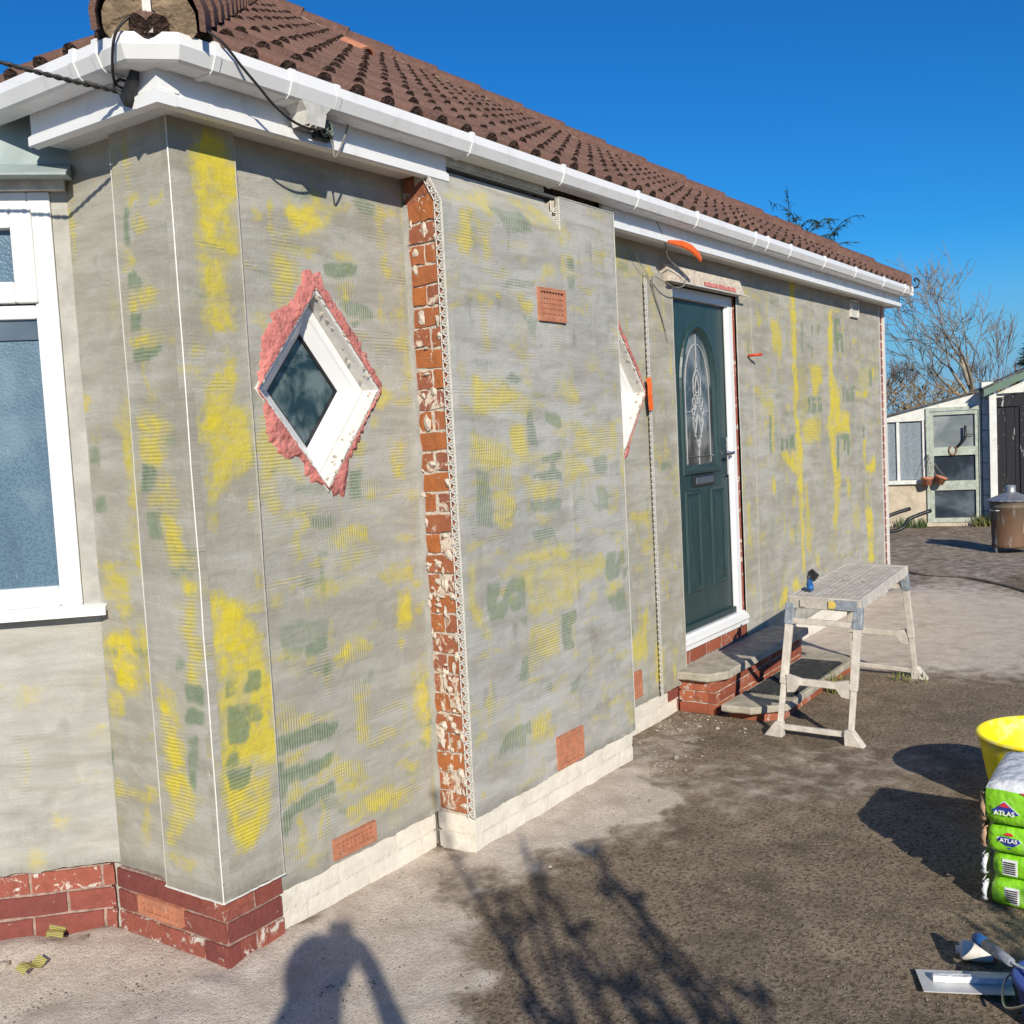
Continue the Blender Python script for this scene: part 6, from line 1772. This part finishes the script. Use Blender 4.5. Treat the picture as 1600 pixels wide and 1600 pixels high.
# ------------------------------------------------------------------ shed with a peeling dark door
sd0 = .22
GA = .466
def sbox(mb, a0, a1, z0, z1, o0, o1): return gbox(mb, a0 + GA, a1 + GA, z0, z1, o0, o1)
def gps(a, z_, o=0): return gp(a + GA, z_, o)
t = thing('garden_shed', 'black peeling shed with a green barge board at the right edge', 'shed', gps(.5, 0, sd0))
mb = MB(); sbox(mb, .44, .54, -.02, 1.80, sd0 - .50, sd0); sbox(mb, .44, 3.0, -.02, 1.80, sd0 - .60, sd0 - .08); part('wall', mb, PEELW, t)
PEELB = NT('peeling_black_paint'); p_ = PEELB.pos(); k_ = PEELB.ramp(PEELB.noise(PEELB.map(p_, (9, 9, 3.5)), 1.6, 6, .75, .6), .60, .65)
M['peelb'] = PEELB.done(PEELB.mix(k_, (.018, .018, .022), (.45, .45, .46)), .7, PEELB.bump(k_, .4, .006), spec=.3)
for i in range(16):
    mb = MB(); a0 = .545 + i * .125; sbox(mb, a0, a0 + .119, 0, 1.75 + .02 * i * 1.3, sd0 - .06, sd0 - .02 + .003 * (i % 3)); part('door_board', mb, M['peelb'], t)
mb = MB(); sbox(mb, .545, 2.5, 1.62, 1.74, sd0 - .018, sd0 + .006); sbox(mb, .545, 2.5, .32, .44, sd0 - .012, sd0 + .006); sbox(mb, .86, .98, .445, 1.615, sd0 - .012, sd0 + .006); part('door_rail', mb, M['peelb'], t)
mb = MB(); mb.prism([(.54, 1.80), (3.0, 1.80), (1.75, 2.28)], gps, sd0 - .3, sd0 - .02); part('gable', mb, PEELW, t)
GREENP = simple('green_barge_board', (.13, .20, .15), .6, .1, 10, .2, 60, .004)
mb = MB(); mb.prism([(.36, 1.77), (.36, 1.865), (1.75, 2.385), (1.75, 2.29)], gps, sd0 + .05, sd0 + .09); part('barge_board', mb, GREENP, t)
mb = MB(); mb.prism([(1.752, 2.29), (1.752, 2.385), (3.2, 1.865), (3.2, 1.77)], gps, sd0 + .05, sd0 + .09); part('barge_board', mb, GREENP, t)
mb = MB(); mb.prism([(.34, 1.870), (1.75, 2.39), (3.2, 1.870), (3.2, 1.89), (1.75, 2.41), (.34, 1.89)], gps, sd0 - 3.0, sd0 + .10); part('roof', mb, FELT, t)

# ------------------------------------------------------------------ incinerator bin
BC = Vector((10.62, -.50, 0)); t = thing('incinerator_bin', 'rusty galvanised incinerator bin with a conical lid', 'bin', BC)
RUST = NT('heat_rusted_galvanised'); p_ = RUST.pos(); zz_ = RUST.sep(p_)[2]
c_ = RUST.mix(RUST.ramp(RUST.mth('ADD', zz_, RUST.mth('MULTIPLY', RUST.noise(p_, 7, 4, .7), .5)), .55, .85), (.15, .085, .05), (.15, .125, .09))
c_ = RUST.mix(RUST.ramp(RUST.noise(RUST.map(p_, (14, 14, 3)), 1.0, 4, .7), .52, .68, 0, .7), c_, (.34, .34, .33))
M['rustbin'] = RUST.done(c_, .7, RUST.bump(RUST.noise(p_, 40, 3), .2, .004), .1, .3)
GALV = simple('dull_galvanised', (.42, .43, .43), .45, .15, 20, .15, 60, .003, .7, dirt=(.28, .2, .13), dirtamt=.5)
mb = MB(); mb.lathe([(0, .07), (.195, .07), (.20, .06), (.205, .07), (.205, .10), (.20, .105), (.208, .30), (.214, .50), (.220, .505), (.220, .515), (.214, .52), (.216, .555), (.222, .56), (.222, .57), (.205, .57)], 36, BC); part('drum', mb, M['rustbin'], t, True)
for i in range(3):
    mb = MB(); a = i * 2.09 + 2.4; p = BC + Vector((.20 * math.cos(a), .20 * math.sin(a), 0)); mb.bar(p, p + Vector((0, 0, .16)), .03, .006, (math.cos(a), math.sin(a), 0)); part('leg', mb, GALV, t)
mb = MB(); prof = []
for k in range(36):
    pass
mb.lathe([(.240, .575), (.246, .582), (.236, .592), (.06, .665), (.055, .67)], 36, BC, wob=lambda a, z_: .005 * math.cos(18 * a) if .58 < z_ < .66 else 0); part('lid', mb, GALV, t)
mb = MB(); mb.lathe([(.052, .66), (.052, .745), (.045, .745), (.045, .66)], 20, BC); part('chimney', mb, GALV, t, True)
for a in (2.5, 5.6):
    mb = MB(); c2_ = BC + Vector((.218 * math.cos(a), .218 * math.sin(a), .48)); tn_ = Vector((-math.sin(a), math.cos(a), 0)); ou_ = Vector((math.cos(a), math.sin(a), 0))
    mb.tube([c2_ - tn_ * .06, c2_ - tn_ * .05 + ou_ * .035, c2_ + tn_ * .05 + ou_ * .035, c2_ + tn_ * .06], .008, 6); part('handle', mb, GALV, t)

# ------------------------------------------------------------------ wheelbarrow, hose, pots against the far corner
t = thing('wheelbarrow', 'wheelbarrow with black rubber handles sticking out past the house corner', 'wheelbarrow', (9.6, 1.5, 0))
for a, b, c_ in (((9.4, 1.75, .32), (10.296, .739, .245), (10.60, .34, .465)), ((9.85, 1.95, .32), (10.45, 1.02, .27), (10.80, .62, .47))):
    mb = MB(); mb.tube(spline([a, b, Vector(b).lerp(Vector(c_), .5) + Vector((0, 0, .03)), c_], 5), .022, 8); part('handle', mb, M['black_plastic'], t, True)
mb = MB(); P = [(9.1, 1.5, .35), (9.9, 1.9, .35), (9.3, 2.8, .35), (8.6, 2.4, .35), (8.95, 1.35, .62), (10.1, 1.85, .62), (9.4, 3.1, .62), (8.35, 2.6, .62)]
mb.add(P, [(0, 3, 2, 1), (0, 1, 5, 4), (1, 2, 6, 5), (2, 3, 7, 6), (3, 0, 4, 7)]); o = part('tray', mb, simple('green_barrow_tray', (.06, .11, .07), .6, .2), t)
o.modifiers.new('solid', 'SOLIDIFY').thickness = .01
for x, y in ((9.45, 1.55), (9.95, 1.75)):
    mb = MB(); mb.tube([(x, y, .3), (x + .05, y - .05, 0)], .016, 6); part('leg', mb, M['steel'], t)
mb = MB(); mb.lathe([(.19, -.04), (.205, -.03), (.205, .03), (.19, .04), (.12, .03), (.12, -.03), (.19, -.04)], 20); Rw = Matrix.Rotation(math.pi / 2, 3, 'X'); mb.v = [tuple(Rw @ Vector(v) + Vector((8.8, 2.9, .205))) for v in mb.v]; part('wheel', mb, M['rubber'], t, True)
HG = simple('dusty_hose', (.20, .17, .14), .6, .2, 20)
o = cable('garden_hose', [(9.3, .55, .014), (8.78, .17, .014), (8.61, -.07, .014), (8.55, -.37, .014), (8.33, -.64, .014), (7.86, -1.03, .014), (7.2, -1.35, .014)], .013, HG, 'long hose lying across the yard in front of the bin', 8)
o['category'] = 'hose'

# ------------------------------------------------------------------ stones, chippings, scraps
def pebble_mesh(seed):
    r = random.Random(seed); bm = bmesh.new(); bmesh.ops.create_icosphere(bm, subdivisions=1, radius=1)
    for v in bm.verts: v.co *= r.uniform(.65, 1.15); v.co.z *= .6
    V = [tuple(v.co) for v in bm.verts]; F = [tuple(x.index for x in f.verts) for f in bm.faces]; bm.free(); return V, F
PEB = [pebble_mesh(i) for i in range(8)]
def scatter(name, n, fn, mat, seed, smin, smax):
    r = random.Random(seed); V = []; F = []
    for i in range(n):
        x, y = fn(r); s = smin + (smax - smin) * r.random() ** 3; a = r.random() * 6.283; ca, sa = math.cos(a), math.sin(a); pv, pf = r.choice(PEB); b = len(V)
        V += [(x + s * (p[0] * ca - p[1] * sa), y + s * (p[0] * sa + p[1] * ca), s * p[2] + s * .25) for p in pv]; F += [tuple(k + b for k in f) for f in pf]
    m = bpy.data.meshes.new(name); m.from_pydata(V, [], F); o = link(name, m, None, mat); o['kind'] = 'stuff'; return o
def yard(r):
    while True:
        x = r.uniform(-.6, 4.6); y = r.uniform(-2.3, .0)
        if x > 3.1 and y > -.6: continue
        if 1.05 < x < 2.36 and y > -.17: continue
        return x, y
o = scatter('chippings', 7000, yard, M['stone'], 3, .0014, .005); o['label'] = 'loose grit over the tarmac'; o['category'] = 'grit'
def foot(r):
    k = r.random()
    if k < .35: return r.uniform(.2, 1.05), -abs(r.gauss(0, .09)) + .01
    if k < .7: return r.uniform(1.05, 2.4), -.17 - abs(r.gauss(0, .12))
    if k < .85: return r.uniform(2.3, 3.2), -abs(r.gauss(0, .2)) + .0
    s_ = r.uniform(0, .9); d_ = abs(r.gauss(0, .18)); return .0 - s_ * S2 - d_ * S2, .56 + s_ * S2 - d_ * S2
PLS = simple('plaster_crumbs', (.38, .335, .28), .9, .25, 60, .5, 140, .004, spec=.15)
o = scatter('plaster_crumbs', 2600, foot, PLS, 9, .002, .009); o['label'] = 'crumbs of dry plaster along the wall foot'; o['category'] = 'rubble'
def dustland(r):
    while True:
        x = r.uniform(-.75, 1.1); y = r.uniform(-.95, 1.2)
        if x + y < .5 and not (x > -.02 and y > -.02) and y < .0 - .55 * x + .75: return x, y
o = scatter('dark_grit', 4200, dustland, simple('dark_grit_bits', (.12, .10, .085), .9, .4, 60, .5, 140, .004, spec=.15), 21, .0012, .0045); o['label'] = 'dark grit scattered over the pale dust'; o['category'] = 'grit'
for i, (x, y, s_, lab) in enumerate([(-.10, .60, .026, 'dark lump of rubble below the bay wall'), (-.215, .735, .022, 'broken lump of render on the dust left of the brick corner'), (-.335, .665, .03, 'largest grey rubble lump at the left edge'), (1.50, -.50, .018, 'dark stone in the pale dust patch'), (2.86, -.14, .02, 'white stone near the foot of the steps'), (2.98, -.30, .016, 'pale pebble in front of the steps'), (2.44, -.32, .02, 'grey stone just past the chimney breast corner')]):
    V, F = PEB[i]; mb = MB(); mb.add([(x + v[0] * s_, y + v[1] * s_ * .8, v[2] * s_ + s_ * .3) for v in V], F); o = part('stone', mb, M['stone'] if i in (0, 3) else PLS, None); tag(o, lab, 'stone')
MESHY = NT('yellow_mesh_scrap'); p_ = MESHY.pos(); q_ = MESHY.sep(p_); st_ = MESHY.mth('SINE', MESHY.mth('MULTIPLY', MESHY.mth('ADD', q_[0], q_[1]), 2 * math.pi / .008))
M['meshscrap'] = MESHY.done(MESHY.mix(MESHY.ramp(st_, -.3, .3), (.27, .24, .13), (.46, .41, .07)), .7, MESHY.bump(st_, .5, .003))
for (x, y, rz, w, l_, lab) in ((-.145, .675, .9, .05, .085, 'scrap of yellow mesh lying close to the brick plinth'), (-.315, .535, .2, .035, .09, 'thin scrap of yellow mesh at the lower left edge')):
    mb = MB(); P = []
    for i in range(7):
        for j in range(4):
            u_, v_ = -l_ / 2 + l_ * i / 6, -w / 2 + w * j / 3; P.append((x + u_ * math.cos(rz) - v_ * math.sin(rz), y + u_ * math.sin(rz) + v_ * math.cos(rz), .03 + .010 * math.sin(i * 1.1) + .004 * j))
    mb.add(P, [(i * 4 + j, i * 4 + 4 + j, i * 4 + 5 + j, i * 4 + 1 + j) for i in range(6) for j in range(3)]); o = part('mesh_scrap', mb, M['meshscrap'], None); o.modifiers.new('solid', 'SOLIDIFY').thickness = .002; tag(o, lab, 'mesh scrap')

# ------------------------------------------------------------------ grass and weeds
GRS = simple('dry_grass', (.16, .17, .05), .8, .35, 30); GRN = simple('green_weeds', (.06, .12, .03), .8, .35, 30)
def tuft(name, pos, n, h, sp, mat, label, seed):
    r = random.Random(seed); mb = MB()
    for i in range(n):
        a = r.random() * 6.283; d = r.random() ** .5 * sp; x, y = pos[0] + d * math.cos(a), pos[1] + d * math.sin(a); hh = h * r.uniform(.5, 1.1); ln = r.uniform(.2, .8) * hh; a2 = r.random() * 6.283; w = .003 + .003 * r.random()
        dx, dy = math.cos(a2), math.sin(a2); px, py = -dy * w, dx * w
        mb.add([(x - px, y - py, 0), (x + px, y + py, 0), (x + dx * ln * .4 + px * .7, y + dy * ln * .4 + py * .7, hh * .65), (x + dx * ln * .4 - px * .7, y + dy * ln * .4 - py * .7, hh * .65), (x + dx * ln, y + dy * ln, hh)], [(0, 1, 2, 3), (3, 2, 4)])
    o = part(name, mb, mat, None); tag(o, label, 'grass'); return o
tuft('grass_tuft', (3.95, -.62), 60, .11, .06, GRS, 'tuft of dry grass beside the lower step', 2)
tuft('weed_tuft', (13.2, 1.2), 160, .16, .22, GRN, 'green weeds at the foot of the cream greenhouse wall', 3)
tuft('weed_tuft', (13.4, .30), 160, .18, .14, GRS, 'yellowish weeds at the foot of the block pillar', 4)
tuft('weed_tuft', (4.36, -.93), 30, .06, .10, GRS, 'short grass blades by the far feet of the work platform', 5)

# ------------------------------------------------------------------ trees
BARK = simple('grey_bark', (.20, .155, .12), .9, .3, 8, .5, 40, .01); TWIG = simple('brown_twigs', (.175, .15, .135), .9, .3, 6); BARKL = simple('pale_bark', (.30, .265, .20), .9, .25, 6, .5, 30, .01)
def bare_tree(name, base, h, r0, seed, label, mats=(BARKL, TWIG), spread=.55, levels=6, lean=(0, 0), group=None, droop=.0, fork=.25):
    t = thing(name, label, 'tree', base, group); r = random.Random(seed); tr = MB(); cr = MB()
    def grow(p, d, l_, rad, lv):
        n = 4 if lv < 2 else 3; pts = [p]; q = p.copy(); dd = d.copy()
        for i in range(n):
            dd = (dd + Vector((r.gauss(0, .10), r.gauss(0, .10), r.gauss(.03, .07) - droop * lv * .02))).normalized(); q = q + dd * l_ / n; pts.append(q.copy())
        rads = [rad * (1 - .42 * i / n) for i in range(n + 1)]
        (tr if lv < 2 else cr).tube(pts, rads, 7 if lv < 2 else 4 if lv < 4 else 3, cap=False)
        if lv >= levels: return
        k = r.choice((2, 3, 3)) if lv else 4
        for i in range(k):
            f = 1.0 if i == 0 else r.uniform(.45, .98); src = pts[min(n, int(round(f * n)))]
            a = r.random() * 6.283; side = dd.orthogonal().normalized(); side.rotate(Matrix.Rotation(a, 3, dd)); nd = (dd + side * spread * r.uniform(.5, 1.35)).normalized()
            if i == 0: nd = (dd + side * .2).normalized()
            nd.z = nd.z + .12; nd.normalize()
            grow(src, nd, l_ * r.uniform(.62, .86), max(rads[-1] * r.uniform(.65, .92), .012 if h > 4 else .004), lv + 1)
    b = Vector(base); grow(b, Vector((lean[0], lean[1], 1)).normalized(), h * fork, r0, 0)
    part('trunk', tr, mats[0], t, True); part('crown', cr, mats[1], t, True); return t
bare_tree('bare_tree', (40.9, 5.15, 0), 9.6, .20, 12, 'bare spreading tree rising behind the greenhouse roof', spread=.85, levels=6, fork=.26, mats=(BARKL, simple('pale_twigs', (.23, .205, .175), .9, .25, 6)))
bare_tree('bare_tree', (43.5, 9.9, 0), 5.6, .12, 5, 'thin bare tree close to the right of the house corner', (BARK, TWIG), .6, 6, group=None)
bare_tree('bare_tree', (44.0, 8.2, 0), 5.2, .12, 41, 'brown twiggy tree between the house corner and the spreading tree', (BARK, TWIG), .62, 6)
bare_tree('bare_sapling', (36.5, 4.35, 0), 5.6, .06, 17, 'slim upright sapling to the right of the spreading tree', (BARK, TWIG), .42, 5, lean=(.1, -.25))
bare_tree('bare_sapling', (37.5, 3.9, 0), 4.6, .06, 77, 'leaning low sapling above the ridge of the shed', (BARK, TWIG), .42, 5, lean=(.1, -.35))
# hedge of bare brown scrub
r = random.Random(6); mb = MB()
for i in range(4500):
    f = r.random(); x = 34 + r.uniform(-1, 1.5); y = 12 - 14 * f; z_ = r.random() ** .8 * (2.55 + .35 * math.sin(f * 9) + .3 * r.random()); l_ = r.uniform(.15, .5); d = Vector((r.gauss(0, .6), r.gauss(0, .6), r.uniform(.2, 1))).normalized() * l_
    p = Vector((x, y, z_)); q = p + d; s_ = d.orthogonal().normalized() * r.uniform(.015, .04); s2 = d.cross(s_).normalized() * .025
    mb.add([p - s_, p + s_, p + s2, q], [(0, 1, 3), (1, 2, 3), (2, 0, 3)])
HEDGE = simple('dry_hedge', (.20, .135, .06), .9, .4, 1.2)
o = part('hedge', mb, HEDGE, None); o['kind'] = 'stuff'; o['label'] = 'brown leafless hedge behind the greenhouse'; o['category'] = 'hedge'
# dark conifers
CON = simple('dark_conifer', (.025, .045, .025), .9, .3, 5)
def conifer(name, base, h, rad, seed, label, z_lo=.25, n=420, sprig=.5):
    t = thing(name, label, 'tree', base); r = random.Random(seed); b = Vector(base); tr = MB(); tr.tube([b, b + Vector((0, 0, h * .6)), b + Vector((.1, 0, h))], [.16, .09, .015], 6); part('trunk', tr, BARK, t, True)
    cr = MB()
    for i in range(n):
        f = z_lo + (1 - z_lo) * r.random() ** .8; a = r.random() * 6.283; R0 = rad * (1 - f) ** .8 + .12; ln = R0 * r.uniform(.6, 1.1)
        p = b + Vector((0, 0, h * f)); d = Vector((math.cos(a), math.sin(a), r.uniform(.25, .75))).normalized(); pts = [p]; q = p
        for k in range(4):
            d = (d + Vector((r.gauss(0, .12), r.gauss(0, .12), .10 if k < 2 else -.22))).normalized(); q = q + d * ln / 4; pts.append(q)
        cr.tube(pts, [.02, .016, .012, .008, .003], 3, cap=False)
        for k in range(16):
            c_ = pts[1 + k // 5 if k // 5 < 4 else 3].lerp(pts[min(4, 2 + k // 5)], r.random()); dd = (d + Vector((r.gauss(0, .5), r.gauss(0, .5), r.gauss(-.2, .4)))).normalized(); w = dd.orthogonal().normalized() * .014; e = c_ + dd * r.uniform(.10, .26)
            cr.add([c_ - w, c_ + w, e], [(0, 1, 2)])
    part('crown', cr, CON, t); return t
def spray_tree(name, base, h, seed, label):
    t = thing(name, label, 'tree', base); r = random.Random(seed); b = Vector(base); tr = MB(); tr.tube([b, b + Vector((0, 0, h * .5)), b + Vector((.1, 0, h * .86))], [.2, .14, .05], 7); part('trunk', tr, BARK, t, True)
    cr = MB()
    for i in range(150):
        z0 = h * r.uniform(.45, .86); a = r.random() * 6.283; p = b + Vector((r.gauss(0, .25), r.gauss(0, .35), z0)); d = Vector((math.cos(a) * .8, math.sin(a) * .8, r.uniform(.5, 1.2))).normalized(); pts = [p]; q = p; ln = r.uniform(.6, 1.15)
        for k in range(6):
            d = (d + Vector((r.gauss(0, .08), r.gauss(0, .08), .02 if k < 3 else -.30))).normalized(); q = q + d * ln / 6; pts.append(q)
        cr.tube(pts, [.018, .015, .012, .010, .008, .006, .003], 3, cap=False)
        for k in range(26):
            j = r.randint(1, 5); c_ = pts[j].lerp(pts[j + 1], r.random()); ax_ = (pts[j + 1] - pts[j]).normalized(); dd = (ax_ * .6 + Vector((r.gauss(0, .45), r.gauss(0, .45), r.gauss(-.35, .3)))).normalized(); w = dd.orthogonal().normalized() * .016; e = c_ + dd * r.uniform(.10, .24)
            cr.add([c_ - w, c_ + w, e], [(0, 1, 2)])
    part('crown', cr, CON, t); return t
spray_tree('conifer', (20.0, 5.05, 0), 6.38, 4, 'dark conifer sprays showing above the far end of the roof')
conifer('conifer', (26.3, 1.25, 0), 3.6, 1.1, 9, 'dark conifer at the right edge above the shed')

# ------------------------------------------------------------------ what stands behind the photographer and throws its shadow into view
def upright_shrub(base, h, seed, label):
    t = thing('garden_shrub', label, 'shrub', base); r = random.Random(seed); b = Vector(base); st = MB(); lv = MB()
    for i in range(14):
        a = r.random() * 6.283; sp = r.uniform(.1, .66); tip = b + Vector((math.cos(a) * sp, math.sin(a) * sp, h * r.uniform(.80, 1.0)))
        mid = b.lerp(tip, .55) + Vector((r.gauss(0, .09), r.gauss(0, .09), 0)); pts = spline([b + Vector((r.gauss(0, .05), r.gauss(0, .05), 0)), mid, tip], 6); st.tube(pts, [.019 - .012 * k / (len(pts) - 1) for k in range(len(pts))], 5)
        for k in range(r.choice((8, 16, 26, 40))):
            j = r.randint(6, len(pts) - 2); c_ = pts[j].lerp(pts[j + 1], r.random()); d = (Vector((0, 0, .8)) + Vector((r.gauss(0, .6), r.gauss(0, .6), 0))).normalized(); l_ = r.uniform(.05, .11); s_ = d.orthogonal().normalized(); s_.rotate(Matrix.Rotation(r.random() * 3.1, 3, d))
            lv.add([c_, c_ + d * l_ * .5 + s_ * l_ * .22, c_ + d * l_, c_ + d * l_ * .5 - s_ * l_ * .22], [(0, 1, 2, 3)])
    part('stems', st, BARK, t, True); part('foliage', lv, GRN, t); return t
upright_shrub((-1.98, -3.56, 0), 2.22, 29, 'upright leafy shrub right of the photographer, casting its shadow on the tarmac')
def leafy(name, base, rx, ry, h, n, seed, label):
    t = thing(name, label, 'shrub', base); r = random.Random(seed); b = Vector(base); st = MB()
    for i in range(9):
        a = r.random() * 6.283; st.tube([b, b + Vector((math.cos(a) * rx * .4, math.sin(a) * ry * .4, h * .5)), b + Vector((math.cos(a) * rx * .7, math.sin(a) * ry * .7, h * .85))], [.02, .014, .005], 5)
    part('stems', st, BARK, t); lf_ = MB()
    for i in range(n):
        while True:
            u_, v_, w_ = r.uniform(-1, 1), r.uniform(-1, 1), r.uniform(0, 1)
            if u_ * u_ + v_ * v_ + (w_ * 1.0 - .3) ** 2 * 1.2 < 1: break
        p = b + Vector((u_ * rx, v_ * ry, w_ * h)); d = Vector((r.gauss(0, 1), r.gauss(0, 1), r.gauss(0, 1))).normalized(); s_ = d.orthogonal().normalized(); l_ = r.uniform(.03, .06)
        lf_.add([p, p + d * l_ * .5 + s_ * l_ * .3, p + d * l_, p + d * l_ * .5 - s_ * l_ * .3], [(0, 1, 2, 3)])
    part('foliage', lf_, GRN, t)
leafy('added_shade_shrub', (-.30, -3.92, 0), .55, .5, 1.25, 5200, 3, 'dense shrub added out of view to the right to shade the lower right corner')  # unseen shrub added to throw shade on the lower right

# the photographer, standing right behind the camera
cf = Vector((math.cos(YAW), math.sin(YAW), 0)); cr_ = Vector((math.sin(YAW), -math.cos(YAW), 0))
def bp(f_, r_, z_): q = CAM + cf * f_ + cr_ * r_; return Vector((q.x, q.y, z_))
pts = []; rad = []; edg = []
def jv(p, r_, par=None):
    pts.append(p); rad.append(r_)
    if par is not None: edg.append((par, len(pts) - 1))
    return len(pts) - 1
pel = jv(bp(-.46, 0, .98), .155); wai = jv(bp(-.46, 0, 1.12), .145, pel); che = jv(bp(-.45, 0, 1.30), .165, wai); nek0 = jv(bp(-.44, 0, 1.44), .09, che); nek = jv(bp(-.43, 0, 1.52), .058, nek0); hd0 = jv(bp(-.42, 0, 1.60), .082, nek); hd1 = jv(bp(-.415, 0, 1.68), .096, hd0); hd2 = jv(bp(-.42, 0, 1.745), .075, hd1); nose = jv(bp(-.315, 0, 1.655), .014, hd1)
for s_ in (-1, 1):
    sh0 = jv(bp(-.44, s_ * .17, 1.42), .075, che); el = jv(bp(-.27, s_ * .25, 1.22), .048, sh0); wr = jv(bp(-.085, s_ * .105, 1.50), .029, el); pa = jv(bp(-.055, s_ * .085, 1.56), .030, wr)
    for k, (zz, ff) in enumerate(((1.60, -.030), (1.582, -.026), (1.562, -.026), (1.545, -.028))):
        f1 = jv(bp(ff - .02, s_ * .062, zz), .0085, pa); f2 = jv(bp(ff, s_ * .045, zz + .004), .008, f1); jv(bp(ff + .0, s_ * .030, zz + .002), .007, f2)
    th = jv(bp(-.065, s_ * .055, 1.545), .0095, pa); jv(bp(-.06, s_ * .032, 1.555), .008, th)
    hp_ = jv(bp(-.46, s_ * .10, .90), .095, pel); kn = jv(bp(-.44, s_ * .13, .50), .062, hp_); an = jv(bp(-.47, s_ * .15, .09), .042, kn); toe = jv(bp(-.33, s_ * .17, .045), .036, an)
me = bpy.data.meshes.new('person'); me.from_pydata([tuple(p) for p in pts], edg, [])
po = bpy.data.objects.new('person', me); COL.objects.link(po)
sm = po.modifiers.new('skin', 'SKIN'); sm.use_smooth_shade = True
for i, v in enumerate(me.skin_vertices[0].data): v.radius = (rad[i], rad[i]); v.use_root = (i == pel)
sb_ = po.modifiers.new('sub', 'SUBSURF'); sb_.levels = 1; sb_.render_levels = 1
dg = bpy.context.evaluated_depsgraph_get(); bm2 = bpy.data.meshes.new_from_object(po.evaluated_get(dg)); bpy.data.objects.remove(po)
po = link('person', bm2, None); tag(po, 'person in a dark jacket behind the camera, seen only as the shadow at the bottom', 'person')
for m_ in (simple('navy_jacket', (.03, .035, .06), .85, .2, 30), simple('skin', (.50, .30, .22), .6, .08, 30), simple('jeans', (.05, .07, .13), .9, .2, 40), simple('boots', (.05, .04, .03), .7, .2)): bm2.materials.append(m_)
for p in bm2.polygons:
    c_ = p.center; fwd_ = (c_ - CAM).dot(cf)
    p.material_index = 1 if (c_.z > 1.50 and (fwd_ > -.10 or abs((c_ - CAM).dot(cr_)) < .12)) else 3 if c_.z < .12 else 2 if c_.z < .97 else 0
hm = MB(); hm.lathe([(.0, .105), (.05, .095), (.085, .06), (.100, .01), (.098, -.04)], 18, tuple(bp(-.432, 0, 1.70))); link('hair', hm.mesh('hair', True), po, simple('brown_hair', (.05, .03, .02), .8, .3, 60))
ph = MB(); ph.cbox(bp(-.022, 0, 1.575), (.009, .078, .16), Matrix.Rotation(YAW, 3, 'Z')); o = part('phone', ph, M['black_plastic'], None, bevel=.003); tag(o, 'black phone held up right behind the camera', 'phone')
